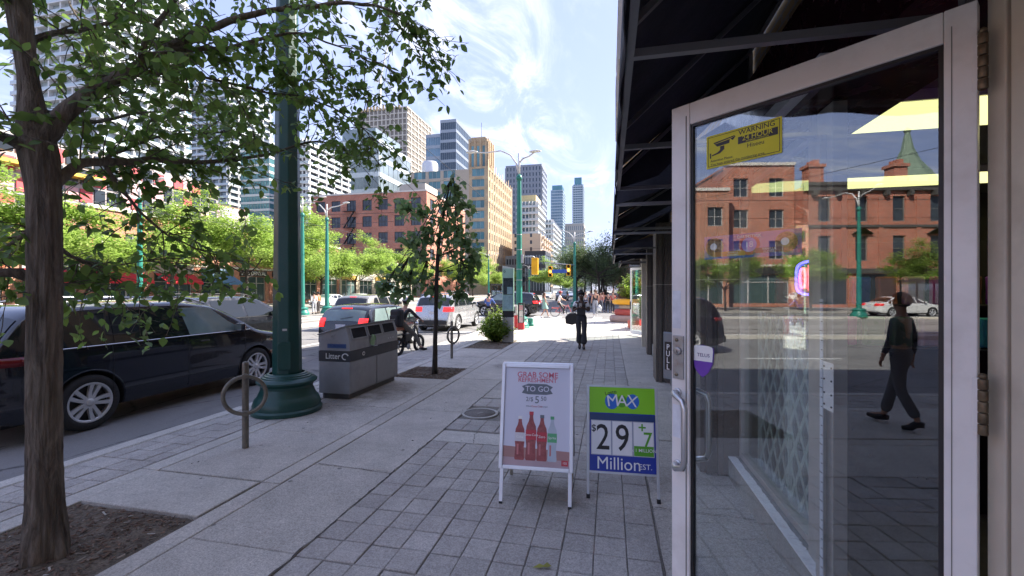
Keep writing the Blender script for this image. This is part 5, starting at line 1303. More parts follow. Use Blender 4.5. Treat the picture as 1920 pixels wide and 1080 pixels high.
def wheel(parent, loc, r, w, side, style):
    """side +1: outside faces +X"""
    key = (r, w, side, style)
    if key not in WHEEL_CACHE:
        t = MB(); h = w/2; ri = r*.70
        t.lathe([(ri,-h*.9),(ri+.02,-h),(r*.93,-h),(r*.985,-h*.8),(r,-h*.45),(r,h*.45),(r*.985,h*.8),(r*.93,h),(ri+.02,h),(ri,h*.9)], 40, (0,0,0), 'x', caps=False)
        tm = t.mesh('tyre', m_rub); s = side
        m = MB(); m.lathe([(ri+.004,-h*.9),(ri-.01,h*s*.0),(ri+.004,h*.95)], 40, (0,0,0), 'x', caps=False)
        m.lathe([(ri+.006,s*h*.97),(ri-.012,s*h*1.0),(ri-.026,s*h*.86)], 40, (0,0,0), 'x', caps=False)
        m.mi = 1; m.lathe([(.001,s*h*.25),(ri-.02,s*h*.25)], 32, (0,0,0), 'x', caps=False); m.mi = 0
        m.lathe([(.001,s*h*.93),(.035,s*h*.93),(.052,s*h*.86),(.06,s*h*.6)], 20, (0,0,0), 'x', caps=False)
        ns = 10 if style == 'multi' else 5
        for i in range(ns):
            a0 = 2*math.pi*i/ns
            if style == 'multi':
                offs = [(-.05, .17)] if False else [(0.0, (.12 if i % 2 else -.12))]
            else: offs = [(0,0)]
            for d0, d1 in offs:
                q = []
                for rr, ww, dx, da in ((.03,.024,.86,d0),(ri*.5,.020,.80,d1*.5),(ri*.97,.027 if style == 'multi' else .05,.93,d1)):
                    a = a0+da; c_, s_ = math.cos(a), math.sin(a)
                    q.append([(s*h*dx, c_*rr-s_*ww, s_*rr+c_*ww), (s*h*dx, c_*rr+s_*ww, s_*rr-c_*ww), (s*h*(dx-.28), c_*rr+s_*ww*1.2, s_*rr-c_*ww*1.2), (s*h*(dx-.28), c_*rr-s_*ww*1.2, s_*rr+c_*ww*1.2)])
                vs = [p for sec in q for p in sec]; fs = []
                for j in range(2):
                    for k in range(4): fs.append((j*4+k, j*4+(k+1)%4, (j+1)*4+(k+1)%4, (j+1)*4+k))
                m.add(vs, fs)
        WHEEL_CACHE[key] = (tm, m.mesh('rim', [m_alloy, m_trim]))
    tm, rm = WHEEL_CACHE[key]
    o = bpy.data.objects.new('wheel', tm); COL.objects.link(o); o.parent = parent; o.location = loc; o.rotation_euler.x = random.random()*3
    inst(rm, 'rim', o)
    return o

def car(name, label, cat, loc, rz, S, group=None):
    """S: L W H, tops [(y,z)] rear->front, belt z, wheel r, axles (yr,yf), wins [...], glass y-ranges"""
    t = thing(name, label, cat, loc, rz, group)
    L, Wd, Hh, belt = S['L'], S['W']/2, S['H'], S['belt']; tops = S['top']; bot = S.get('bot', .24)
    N = 72
    ys = [L*i/N for i in range(N+1)]
    zt = [interp(tops, y) for y in ys]
    for _ in range(2): zt = [zt[0]]+[(zt[i-1]+2*zt[i]+zt[i+1])/4 for i in range(1, N)]+[zt[-1]]
    ztab = list(zip(ys, zt))
    def ztop(y): return interp(ztab, y)
    def zbot(y): return bot + .14*max(0, 1-y/.45)**2 + .10*max(0, 1-(L-y)/.5)**2
    def wplan(y):
        a = min(1, y/.55); b_ = min(1, (L-y)/.85)
        return Wd*(.80+.20*(1-(1-a)**2.4))*(.74+.26*(1-(1-b_)**2.6))
    def wprof(z):
        zl = (z-bot)/(belt-bot)
        if z <= belt: 
            v = 1-.055*max(0, 1-zl/.28)**2 - .035*max(0, (zl-.62)/.38)**2 - .012*math.exp(-((zl-.50)/.08)**2)
            return v
        return .965 - S.get('tumble', .20)*((z-belt)/(Hh-belt))**1.15
    rr = .10; pp = 2.4
    def halfw(y, z): return wplan(y)*wprof(z)
    def ztop_at(y, x):
        w = halfw(y, ztop(y)-rr); u = min(.999, abs(x)/w); return ztop(y)-rr + rr*(1-u**pp)**(1/pp)
    m = MB(); K1, K2 = 13, 9; vs = []; n = 0
    secs = []
    for y, ztp in zip(ys, zt):
        zb = zbot(y); ztp = max(ztp, zb+.14); zr = ztp-rr; sec = []
        sec.append((wplan(y)*.80, zb-.0)); 
        for k in range(K1): z = lerp(zb+.03, zr, k/(K1-1)); sec.append((halfw(y, z), z))
        wr = halfw(y, zr)
        for k in range(1, K2+1):
            a = math.pi/2*k/K2; sec.append((wr*max(0, math.cos(a))**(2/pp), zr+rr*math.sin(a)**(2/pp)))
        sec[-1] = (0, ztp)
        half = sec; full = [(x, y, z) for x, z in half] + [(-x, y, z) for x, z in half[-2::-1]]
        secs.append(full)
    n = len(secs[0]); vs = [p for s_ in secs for p in s_]; fs = []
    for j in range(N):
        for i in range(n-1): fs.append((j*n+i, j*n+i+1, (j+1)*n+i+1, (j+1)*n+i))
        fs.append((j*n+n-1, j*n, (j+1)*n, (j+1)*n+n-1))
    fs.append(tuple(range(n))[::-1]); fs.append(tuple(range(N*n, (N+1)*n)))
    fs = [f[::-1] for f in fs]
    m.add(vs, fs, True); body = m.build('body', [S['paint'], m_trim], t)
    bm = bmesh.new(); bm.from_mesh(body.data); bmesh.ops.recalc_face_normals(bm, faces=bm.faces); bm.to_mesh(body.data); bm.free()
    r = S['wr']; cut = MB()
    for y in S['axles']:
        for s_ in (-1, 1): cut.lathe([(r*1.13, s_*(Wd-.34)), (r*1.13, s_*(Wd+.2))] if s_ > 0 else [(r*1.13, -(Wd+.2)), (r*1.13, -(Wd-.34))], 36, (0, y, r), 'x')
    co = cut.build('cut', [m_trim], t)
    bm = bmesh.new(); bm.from_mesh(co.data); bmesh.ops.recalc_face_normals(bm, faces=bm.faces); bm.to_mesh(co.data); bm.free()
    bo = body.modifiers.new('cut', 'BOOLEAN'); bo.operation = 'DIFFERENCE'; bo.object = co; bo.solver = 'EXACT'; bo.material_mode = 'TRANSFER'
    bake(body); bpy.data.objects.remove(co)
    bm = bmesh.new(); bm.from_mesh(body.data)
    for e in bm.edges:
        if len(e.link_faces) == 2 and e.calc_face_angle(0) > R(38): e.smooth = False
    for f in bm.faces: f.smooth = True
    bm.to_mesh(body.data); bm.free()
    # arch trim rings
    for y in S['axles']:
        for s_ in (-1, 1):
            k = MB(); q = []; rad = r*1.17
            for a in range(-14, 195, 8):
                yy = y+rad*math.cos(R(a)); z = r+rad*math.sin(R(a))
                if z < zbot(yy)+.02: continue
                q.append((s_*(halfw(yy, z)+.002), yy, z))
            k.tube(q, .024 if S.get('clad') else .006, 6); k.build('arch_trim', m_trim if S.get('clad') else S['paint'], body)
            wheel(t, (s_*(Wd-.115), y, r), r, .225, s_, S.get('rim', 'five'))
    # side windows: (y0,y1 at belt, y1t,y0t at top, material)
    for (a, b_, c_, d, mm, *zz) in S['wins']:
        z0 = belt+.015; ztp = zz[0] if zz else Hh-.14
        for s_ in (-1, 1):
            k = MB(); n1, n2 = 10, 5; vs = []
            for j in range(n2+1):
                v = j/n2
                for i in range(n1+1):
                    u = i/n1; y = lerp(lerp(a, b_, u), lerp(d, c_, u), v); z = lerp(z0, min(ztp, ztop(y)-.085), v)
                    vs.append((s_*(halfw(y, z)+.005), y, z))
            fs = [(j*(n1+1)+i, j*(n1+1)+i+1, (j+1)*(n1+1)+i+1, (j+1)*(n1+1)+i) for j in range(n2) for i in range(n1)]
            if s_ < 0: fs = [f[::-1] for f in fs]
            k.add(vs, fs, True); k.build('side_window', mm, t)
    def shell(y0, y1, f, mm, nm, push=(0,0)):
        k = MB(); n1, n2 = 12, 8; vs = []
        for j in range(n2+1):
            y = lerp(y0, y1, j/n2); w = halfw(y, ztop(y)-rr)*f
            for i in range(n1+1): x = lerp(-w, w, i/n1); vs.append((x, y+push[0], ztop_at(y, x)+push[1]))
        fs = [(j*(n1+1)+i, j*(n1+1)+i+1, (j+1)*(n1+1)+i+1, (j+1)*(n1+1)+i) for j in range(n2) for i in range(n1)]
        k.add(vs, fs, True); return k.build(nm, mm, t)
    g = S['glass']; shell(g[0], g[1], .90, m_cglass if S.get('tint') else m_cglass2, 'rear_window', (-.006, .007)); shell(g[2], g[3], .90, m_cglass2, 'windscreen', (.005, .007))
    # seams, handles, mirrors, belt strip
    for y in S['seams']:
        for s_ in (-1, 1):
            q = [(s_*(halfw(y, z)+.0005), y+.0*z, z) for z in [zbot(y)+.08+(belt-zbot(y)-.1)*i/8 for i in range(9)]]
            MB().tube(q, .004, 4, False).build('door_seam', m_black, body)
    for y in S['handles']:
        for s_ in (-1, 1):
            z = belt-.11; x = s_*(halfw(y, z)+.018)
            MB().cbox((x, y, z), (.02, .17, .026)).build('door_handle', S.get('hm', S['paint']), t, bevel=.008)
    for s_ in (-1, 1):
        y = S['mirror']; z = belt+.07; x = s_*(halfw(y, belt)+.10)
        mo_ = MB().cbox((x, y, z), (.20, .11, .15)).build('mirror', S['paint'], t, bevel=.035)
        MB().cbox((x, y-.058, z), (.16, .006, .11)).build('mirror_glass', m_chrome, mo_)
        q = [(s_*(halfw(y_, belt)+.004), y_, belt) for y_ in [lerp(S['strip'][0], S['strip'][1], i/16) for i in range(17)]]
        MB().tube(q, .009, 5).build('belt_strip', m_chrome if S.get('chrome') else m_black, body)
        if S.get('rails'):
            a, b_ = S['rails']; q = [(s_*(halfw(y_, Hh-.12)-.13), y_, ztop(y_)+(.045 if 0 < i < 8 else -.0)) for i, y_ in enumerate([lerp(a, b_, j/8) for j in range(9)])]
            MB().tube(q, .016, 6).build('roof_rail', m_trim if not S.get('chrome') else m_alu, t)
    # tail lamps and rear details. find the rear face at a height
    def yrear(z):
        lo_, hi = 0., L/2
        if ztop(0) >= z: return 0.
        for _ in range(30):
            mid = (lo_+hi)/2
            if ztop(mid) < z: lo_ = mid
            else: hi = mid
        return lo_
    z0, z1 = S['tail']
    for s_ in (-1, 1):
        k = MB(); vs = []; n1 = 8
        ks = 8
        pth = []
        # wrap from the rear face round the corner on to the flank
        for i in range(ks+1):
            u = i/ks
            for z in (z0, (z0+z1)/2, z1):
                yr = yrear(z); 
                if u < .5: x = s_*lerp(halfw(yr+.05, z)*S.get('tail_in', .55), halfw(yr+.05, z)*.99, u*2); y = yr-.012+ .05*max(0, u*2-.75)
                else: y = lerp(yr+.03, yr+S.get('tail_len', .28), (u-.5)*2); x = s_*(halfw(y, z)+.008)
                vs.append((x, y, z))
        fs = [(i*3+j, i*3+j+1, (i+1)*3+j+1, (i+1)*3+j) for i in range(ks) for j in range(2)]
        k.add(vs, fs, True); o = k.build('tail_lamp', S.get('tm', m_tail), t); s2 = o.modifiers.new('t', 'SOLIDIFY'); s2.thickness = .02; s2.offset = 0
        zl = S['head'][0]; zh = S['head'][1]; yf = L
        k = MB(); vs = []
        for i in range(7):
            u = i/6
            for z in (zl, zh):
                y = lerp(L-.06, L-.55, u); x = s_*(halfw(y, z)+.006); vs.append((x, y, z-.03*u if z == zl else z+.03*u*0))
        k.add(vs, [(i*2, i*2+1, i*2+3, i*2+2) for i in range(6)], True); k.build('head_lamp', m_head, t)
    zp = S['plate']; yr = yrear(zp+.06)
    MB().box(-.16, .16, yr-.022, yr-.008, zp, zp+.13).build('number_plate', m_plate, t, bevel=.004)
    MB().cbox((0, yrear(bot+.3)-.0, bot+.20), (Wd*1.55, .12, .20)).build('bumper', m_trim if S.get('clad') else S['paint'], t, bevel=.04)
    k = MB(); k.cbox((0, L-.02, bot+.25), (Wd*1.1, .08, .22)); k.build('grille', m_trim, t, bevel=.02)
    if S.get('brake'): y_ = S['brake']; MB().cbox((0, y_, ztop(y_)+.004), (.34, .05, .025)).build('high_brake_lamp', m_tail, t, bevel=.005)
    if S.get('wiper'): a = S['wiper']; MB().beam((-.05, a-.02, ztop(a)+.02), (.32, a+.035, ztop(a+.03)+.03), .012, .012).build('wiper', m_black, t)
    # seats seen as dark mass through glass are left to the tint; underbody
    MB().box(-Wd*.60, Wd*.60, .35, L-.45, .19, .40).build('underbody', m_trim, t)
    return t
SUV_TOP = [(0,.62),(.03,.95),(.08,1.12),(.15,1.22),(.40,1.60),(.58,1.69),(1.6,1.735),(2.5,1.73),(3.05,1.65),(3.55,1.40),(3.92,1.17),(4.15,1.11),(4.6,1.03),(4.85,.90),(4.93,.70)]
def suv_spec(p, **k):
    d = dict(L=4.95, W=1.93, H=1.735, belt=1.13, top=SUV_TOP, wr=.375, axles=(1.05,3.90), paint=p, tint=True, rim='multi', chrome=True, hm=p, rails=(.95,3.0),
             wins=[(.50,1.30,1.30,.74,m_cglass),(1.36,2.42,2.30,1.36,m_cglass),(2.50,3.72,2.98,2.40,m_cglass2)], glass=(.165,.40,3.10,3.88), seams=(1.33,2.46,3.62), handles=(1.75,2.75), mirror=3.42,
             strip=(.45,3.75), tail=(.93,1.10), head=(.78,.92), plate=.85, brake=.45, tumble=.18); d.update(k); return d
m_pblack = paint('paint_blue_black', (.006,.008,.016), .3, .18); m_pgrey = paint('paint_dark_grey', (.035,.037,.042)); m_psil = paint('paint_silver', (.50,.51,.52), .6, .25)
m_pwhite = paint('paint_white', (.66,.66,.65), 0, .3); m_pbeige = paint('paint_beige', (.36,.34,.29), .5, .28); m_pcoal = paint('paint_charcoal', (.012,.013,.016))
RZ = -.13
s1 = car('suv', 'glossy blue-black SUV with multi-spoke rims and chrome window line, nearest at the kerb', 'SUV', (-7.80, 3.48, RZ), 0, suv_spec(m_pblack, tm=m_tailoff, tail=(.98,1.09), brake=None))
car('suv', 'black SUV in the second lane just beyond the nearest blue-black one', 'SUV', (-11.25, 8.3, RZ), 0, suv_spec(m_pcoal, chrome=False, hm=m_pcoal, belt=1.10, rim='five', L=4.75, wins=[(.70,1.30,1.25,1.0,m_cglass),(1.36,2.42,2.30,1.36,m_cglass),(2.50,3.72,2.98,2.40,m_cglass)]), 'waiting cars')
HT = [(0,.53),(.04,.90),(.10,.98),(.36,1.34),(.55,1.42),(1.1,1.46),(1.9,1.46),(2.4,1.40),(2.9,1.17),(3.20,1.02),(3.6,.92),(3.86,.76),(3.92,.60)]
car('hatchback', 'dark grey hatchback with glowing red tail lamps waiting behind the litter bin', 'hatchback', (-7.62, 11.25, RZ), 0,
    dict(L=3.92, W=1.72, H=1.46, belt=.94, top=HT, wr=.30, axles=(.62,3.12), paint=m_pcoal, tint=False, wins=[(.50,1.30,1.30,.72,m_cglass2),(1.36,2.10,2.02,1.36,m_cglass2),(2.16,3.02,2.42,2.10,m_cglass2)],
         glass=(.115,.345,2.48,3.12), seams=(1.33,2.13,3.0), handles=(1.5,2.3), mirror=2.86, strip=(.5,3.0), tail=(.82,1.06), head=(.64,.8), plate=.76, brake=.39, wiper=.14, tumble=.19, tail_in=.74, tail_len=.10, clad=True), 'waiting cars')
GT = [(0,.60),(.03,.92),(.08,1.10),(.16,1.18),(.42,1.58),(.60,1.66),(1.3,1.70),(2.4,1.68),(2.85,1.60),(3.35,1.34),(3.62,1.15),(3.9,1.08),(4.4,1.00),(4.62,.86),(4.70,.66)]
car('suv', 'silver SUV with bright red tail lamps stopped beyond the cyclist', 'SUV', (-7.72, 18.2, RZ), 0,
    suv_spec(m_psil, L=4.70, W=1.85, H=1.70, top=GT, belt=1.14, wr=.36, axles=(.95,3.80), tint=True, chrome=False, hm=m_psil, rails=(.7,2.8), glass=(.17,.42,2.92,3.60), wins=[(.50,1.05,1.0,.72,m_cglass),(1.12,2.12,2.06,1.12,m_cglass),(2.20,3.42,2.78,2.12,m_cglass)],
             seams=(1.08,2.16,3.3), handles=(1.5,2.5), mirror=3.2, strip=(.5,3.4), tail=(.92,1.12), plate=.80, brake=.46, tail_in=.62, rim='five', clad=True), 'waiting cars')
base_suv = None
c1 = car('suv', 'beige estate car seen past the roof of the dark hatchback', 'car', (-11.75, 18.0, RZ), 0, suv_spec(m_pbeige, chrome=False, hm=m_pbeige, L=4.6, H=1.66, top=[(y*.93, z*.96) for y, z in SUV_TOP], axles=(.95,3.6), wr=.34, wins=[(.60,1.20,1.15,.9,m_cglass),(1.26,2.2,2.1,1.26,m_cglass),(2.28,3.4,2.75,2.2,m_cglass)], glass=(.16,.37,2.9,3.6), seams=(1.22,2.24,3.3), handles=(1.6,2.5), mirror=3.15, strip=(.5,3.4), brake=.43, rim='five', rails=None), 'waiting cars')
c2 = copy_tree(s1, None, 'dark SUV with number plate between the hatchback and the silver SUV', (-11.4, 26.6, RZ), 0); c2['group'] = 'waiting cars'
ST = [(0,.60),(.04,.90),(.12,.98),(.55,1.02),(1.05,1.32),(1.4,1.42),(2.2,1.44),(2.7,1.38),(3.25,1.08),(3.5,.98),(4.1,.86),(4.5,.72),(4.58,.58)]
def sedan_spec(p): return dict(L=4.58, W=1.80, H=1.44, belt=.95, top=ST, wr=.32, axles=(.95,3.65), paint=p, tint=True, wins=[(.95,1.85,1.80,1.30,m_cglass),(1.92,2.55,2.5,1.92,m_cglass),(2.62,3.3,2.72,2.55,m_cglass)], glass=(.60,1.10,2.74,3.28),
             seams=(1.0,1.88,2.58,3.3), handles=(2.05,2.9) , mirror=3.1, strip=(.9,3.3), tail=(.76,.92), head=(.62,.76), plate=.66, brake=None, tumble=.24, tail_in=.55)
w1 = car('sedan', 'white sedan farthest left in the row across the tracks behind the green pole', 'car', (-29.5, 43.9, RZ), R(180), sedan_spec(m_pwhite), 'cars across the tracks')
i_ = 0
for px, X, lab, src in ((690,-29.5,'white sedan second in the row across the tracks above the beige car', w1), (30,-30,'light sedan far left across the tracks behind the big trunk', w1), (872,-29.5,'pale sedan across the tracks just right of the slim young tree', w1), (738,-32.6,'white sedan in the far lane behind the slim tree foliage', w1)):
    copy_tree(src, None, lab, (X, 43.9*0+{690:49.48,30:16.51,872:87.12,738:62.02}[px], RZ), R(180))
b1 = car('suv', 'black SUV crossing the junction right of the second green lamp post', 'SUV', (-4.88, 31.2, RZ), R(90), suv_spec(m_pcoal, chrome=False, rim='five'), 'cars at the junction')
b1.location.x = -4.88+0.0
g1 = car('van', 'grey minivan waiting beyond the crossing behind the cyclist', 'van', (-13.0, 62, RZ), R(180), suv_spec(m_pgrey, chrome=False, rim='five', rails=None), 'cars beyond the junction')
for i, (x, y, lab, src, a) in enumerate(((-8.0, 78,'dark sedan approaching up the avenue beyond the crossing', g1, 180),(-12.2,90,'small silver car farther up the avenue', w1, 180),(-30, 60,'white car across the tracks beyond the junction', w1, 180),(-8.2,100,'white car far up the avenue near the dark trees', w1, 180),(-8.0,118,'grey car farthest up the near lane', g1, 0),(-12,135,'pale car farthest up the second lane', w1, 180))):
    c_ = copy_tree(src, None, lab, (x, y, RZ), R(a)); c_['group'] = 'cars beyond the junction'
c_ = copy_tree(s1, None, 'dark SUV waiting behind, mirrored low at the left of the open door', (-11.6, -3.2, RZ), 0); c_['group'] = 'waiting cars'
c_ = copy_tree(w1, None, 'white sedan mirrored beyond the tracks in the open door', (-30, -22, RZ), R(180))

# ================================================================== PEOPLE
m_skin_d = mat('skin_dark', (.085,.045,.03), .55, var=.05); m_skin_l = mat('skin_light', (.45,.25,.17), .55, var=.05)
m_hair = mat('hair_black', (.012,.010,.009), .7, var=.2, vs=30); m_hairb = mat('hair_brown', (.10,.06,.035), .7)
def skinmesh(name, verts, edges, root, mt, parent, sub=1):
    """verts {key: (pos, radius)}"""
    ks = list(verts); ix = {k: i for i, k in enumerate(ks)}
    me = bpy.data.meshes.new(name); me.from_pydata([verts[k][0] for k in ks], [(ix[a], ix[b_]) for a, b_ in edges], [])
    o = bpy.data.objects.new(name, me); COL.objects.link(o)
    md = o.modifiers.new('skin', 'SKIN'); md.use_smooth_shade = True; md.branch_smoothing = .4
    for k in ks:
        r = verts[k][1]; r = (r, r) if isinstance(r, (int, float)) else r
        sv_ = me.skin_vertices[0].data[ix[k]]; sv_.radius = r; sv_.use_root = (k == root)
    sb_ = o.modifiers.new('sub', 'SUBSURF'); sb_.levels = sub; sb_.render_levels = sub
    bake(o); o.data.materials.clear(); o.data.materials.append(mt); o.parent = parent
    return o
BASE = dict(pelvis=(0,0,.94), spine=(0,0,1.10), chest=(0,.0,1.30), neck=(0,-.01,1.46), skull=(0,.015,1.54), head=(0,.02,1.61), crown=(0,.005,1.67),
    hipL=(-.09,0,.90), kneeL=(-.10,.02,.50), ankL=(-.10,0,.09), toeL=(-.11,.15,.03), hipR=(.09,0,.90), kneeR=(.10,.02,.50), ankR=(.10,0,.09), toeR=(.11,.15,.03),
    shL=(-.175,0,1.40), elL=(-.22,-.02,1.12), wrL=(-.23,.06,.88), shR=(.175,0,1.40), elR=(.22,-.02,1.12), wrR=(.23,.06,.88))
RAD = dict(pelvis=(.135,.11), spine=(.115,.095), chest=(.15,.10), neck=.052, skull=.068, head=(.078,.095), crown=(.055,.07), hipL=.088, kneeL=.057, ankL=.038, toeL=(.036,.022), hipR=.088, kneeR=.057, ankR=.038, toeR=(.036,.022),
    shL=.058, elL=.040, wrL=.027, shR=.058, elR=.040, wrR=.027)
EDG = [('pelvis','spine'),('spine','chest'),('chest','neck'),('neck','skull'),('skull','head'),('head','crown'),('pelvis','hipL'),('hipL','kneeL'),('kneeL','ankL'),('ankL','toeL'),('pelvis','hipR'),('hipR','kneeR'),('kneeR','ankR'),('ankR','toeR'),
       ('chest','shL'),('shL','elL'),('elL','wrL'),('chest','shR'),('shR','elR'),('elR','wrR')]
def person(label, loc, rz, pose=None, scale=1., skin=m_skin_l, hair=m_hair, top=None, legs=None, sleeve='long', shoe=m_black, dress=None, helmet=None, hairlong=False, group=None, straps=None, detail=True, hairbun=False):
    t = thing('person', label, 'person', loc, rz, group); t.scale = (scale,)*3
    P = {k: Vector(v) for k, v in BASE.items()}
    for k, v in (pose or {}).items(): P[k] = Vector(v)
    V_ = {k: (P[k], RAD[k]) for k in P}; E_ = list(EDG)
    for s_ in 'LR':
        d = (P['wr'+s_]-P['el'+s_]).normalized(); side = d.cross(Vector((0,1,0) if abs(d.y) < .8 else (0,0,1))).normalized()
        sg = -1 if s_ == 'L' else 1; pm_ = P['wr'+s_]+d*.055; V_['palm'+s_] = (pm_, (.030,.016)); E_.append(('wr'+s_, 'palm'+s_))
        fwd = Vector((0,.9,-.4)).normalized()
        if detail:
            nrm = d.cross(side)
            for i, (off, ln) in enumerate(((-.024,.062),(-.008,.070),(.008,.066),(.024,.052))):
                a = pm_+d*.03+side*off; b_ = a+d*ln*.55+nrm*.008; c_ = b_+d*ln*.35+nrm*.022
                V_['f%da%s' % (i,s_)] = (a, .0095); V_['f%db%s' % (i,s_)] = (b_, .0085); V_['f%dc%s' % (i,s_)] = (c_, .007)
                E_ += [('palm'+s_, 'f%da%s' % (i,s_)), ('f%da%s' % (i,s_), 'f%db%s' % (i,s_)), ('f%db%s' % (i,s_), 'f%dc%s' % (i,s_))]
            a = P['wr'+s_]+d*.035-side*.03; b_ = a+d*.035-side*.018+nrm*.01
            V_['ta'+s_] = (a, .011); V_['tb'+s_] = (b_, .009); E_ += [('palm'+s_, 'ta'+s_), ('ta'+s_, 'tb'+s_)]
    skinmesh('body', V_, E_, 'pelvis', skin, t)
    hd = P['head']; up = (P['crown']-P['skull']).normalized()
    q = Vector((0,0,1)).rotation_difference(up).to_matrix()
    def hp(x, y, z): return hd + q @ Vector((x, y, z))
    f = MB(); f.sphere(hp(0,.098,-.015), .014, 8, 6, (.8,1.2,1.3)); f.build('nose', skin, t)
    f = MB(); f.sphere(hp(-.03,.086,.012), .010, 8, 6); f.sphere(hp(.03,.086,.012), .010, 8, 6); e_ = f.build('eyes', m_white, t); stuff(e_)
    f = MB(); f.sphere(hp(-.03,.094,.012), .0048, 6, 4); f.sphere(hp(.03,.094,.012), .0048, 6, 4); stuff(f.build('pupils', m_black, t))
    f = MB(); f.sphere(hp(0,.088,-.048), .016, 8, 6, (1.3,.5,.35)); f.build('mouth', mat('lips', (.3,.08,.07), .5), t)
    for sx in (-.08, .08): f = MB(); f.sphere(hp(sx,.0,-.005), .022, 8, 6, (.4,.8,1.2)); f.build('ear', skin, t)
    if helmet:
        f = MB(); f.sphere(hp(0,-.01,.045), .125, 16, 10, (.9,1.12,.85)); o = f.build('helmet', helmet, t)
        bm = bmesh.new(); bm.from_mesh(o.data); g_ = [v for v in bm.verts if (q.inverted() @ (v.co-hd)).z < .03]; bmesh.ops.delete(bm, geom=g_, context='VERTS'); bm.to_mesh(o.data); bm.free()
        sd = o.modifiers.new('t', 'SOLIDIFY'); sd.thickness = .02
        f = MB(); f.tube([hp(-.085,0,.03), hp(-.06,.05,-.07), hp(.06,.05,-.07), hp(.085,0,.03)], .006, 5); f.build('chin_strap', m_black, t)
    f = MB(); f.sphere(hp(0,-.020,.030), .104, 14, 10, (.92,1.05,1.0)); 
    o = f.build('hair', hair, t)
    bm = bmesh.new(); bm.from_mesh(o.data)
    g_ = [v for v in bm.verts if (lambda p_: p_.y > .045 and p_.z < .055)(q.inverted() @ (v.co-hd))]; bmesh.ops.delete(bm, geom=g_, context='VERTS'); bm.to_mesh(o.data); bm.free()
    if hairbun: f = MB(); f.sphere(hp(0,-.03,.125), .055, 12, 8); f.build('hair_bun', hair, t)
    if hairlong: f = MB(); f.tube([hp(0,-.07,.03), hp(0,-.11,-.08), hp(0,-.12,-.20), hp(0,-.11,-.30)], [.07,.075,.06,.02], 10); f.build('long_hair', hair, t)
    def shell(keys, grow, root, nm, mt, extra=None, cutf=None):
        vv = {k: (P[k], tuple(a*grow for a in (RAD[k] if isinstance(RAD[k], tuple) else (RAD[k],)*2))) for k in keys if k in P}
        if extra: vv.update(extra)
        ee = [e for e in EDG if e[0] in vv and e[1] in vv] + [e for e in (cutf or [])]
        return skinmesh(nm, vv, ee, root, mt, t)
    nk = P['chest'].lerp(P['neck'], .72)
    ex = {'collar': (nk, (.066,.062))}
    if top:
        ks = ['pelvis','spine','chest','shL','shR']; ce = [('chest','collar')]
        for s_ in 'LR':
            if sleeve == 'long':
                ks.append('el'+s_); w_ = P['el'+s_].lerp(P['wr'+s_], .92); ex['cuff'+s_] = (w_, .037); ce.append(('el'+s_, 'cuff'+s_))
            elif sleeve == 'short':
                w_ = P['sh'+s_].lerp(P['el'+s_], .62); ex['cuff'+s_] = (w_, .058); ce.append(('sh'+s_, 'cuff'+s_))
        shell(ks, 1.13, 'chest', 'shirt', top, ex, ce)
    if legs:
        ex2 = {}; ce = []
        for s_ in 'LR': w_ = P['kneeX'.replace('X', s_)].lerp(P['ankX'.replace('X', s_)], .93); ex2['hem'+s_] = (w_, legs[1]); ce.append(('knee'+s_, 'hem'+s_))
        shell(['pelvis','spine','hipL','hipR','kneeL','kneeR'], legs[2] if len(legs) > 2 else 1.17, 'pelvis', 'trousers', legs[0], ex2, ce)
    if dress:
        k = MB(); n = 20; vs = []; fs = []
        pr = [(P['chest']+Vector((0,0,.08)), .16, .11), (P['spine'], .125, .11), (P['pelvis'], .17, .14), ((P['kneeL']+P['kneeR'])/2+Vector((0,0,.12)), .24, .22)]
        for c_, a, b_ in pr:
            for i in range(n): w_ = 1+.06*math.sin(i*2.4); vs.append((c_.x+a*w_*math.cos(6.2832*i/n), c_.y+b_*w_*math.sin(6.2832*i/n), c_.z))
        for j in range(3):
            for i in range(n): fs.append((j*n+i, j*n+(i+1)%n, (j+1)*n+(i+1)%n, (j+1)*n+i))
        k.add(vs, fs, True); k.build('dress', dress, t)
    if straps:
        for sx in (-.07, .07):
            c_ = P['chest']; f = MB(); f.tube([c_+Vector((sx,.128,-.10)), c_+Vector((sx,.126,.03)), c_+Vector((sx,.07,.13)), c_+Vector((sx,-.06,.13)), c_+Vector((sx,-.125,-.02))], .018, 6); f.build('strap', straps, t)
    for s_ in 'LR':
        a, b_ = P['ank'+s_], P['toe'+s_]; d = (b_-a); d.z = 0 if abs(d.z) < .12 else d.z; dn = d.normalized(); k = MB()
        k.tube([a-dn*.05+Vector((0,0,-.03)), a+dn*.02+Vector((0,0,-.028)), a.lerp(b_,.6)+Vector((0,0,-.02)), b_+dn*.03], [.035,.048,.044,.026], 10); k.build('shoe', shoe, t)
    return t
def walk(s=1., arm=1.):
    """mid stride, left leg forward when s>0"""
    return dict(kneeL=(-.10,.15*s,.52), ankL=(-.10,.28*s,.10), toeL=(-.11,.28*s+.16,.06 if s > 0 else .02), kneeR=(.10,-.02,.50), ankR=(.10,-.26*s,.14), toeR=(.11,-.26*s+.13,.03),
                elL=(-.22,-.10*arm,1.14), wrL=(-.23,-.06*arm,.90), elR=(.22,.06*arm,1.13), wrR=(.23,.20*arm,.93))
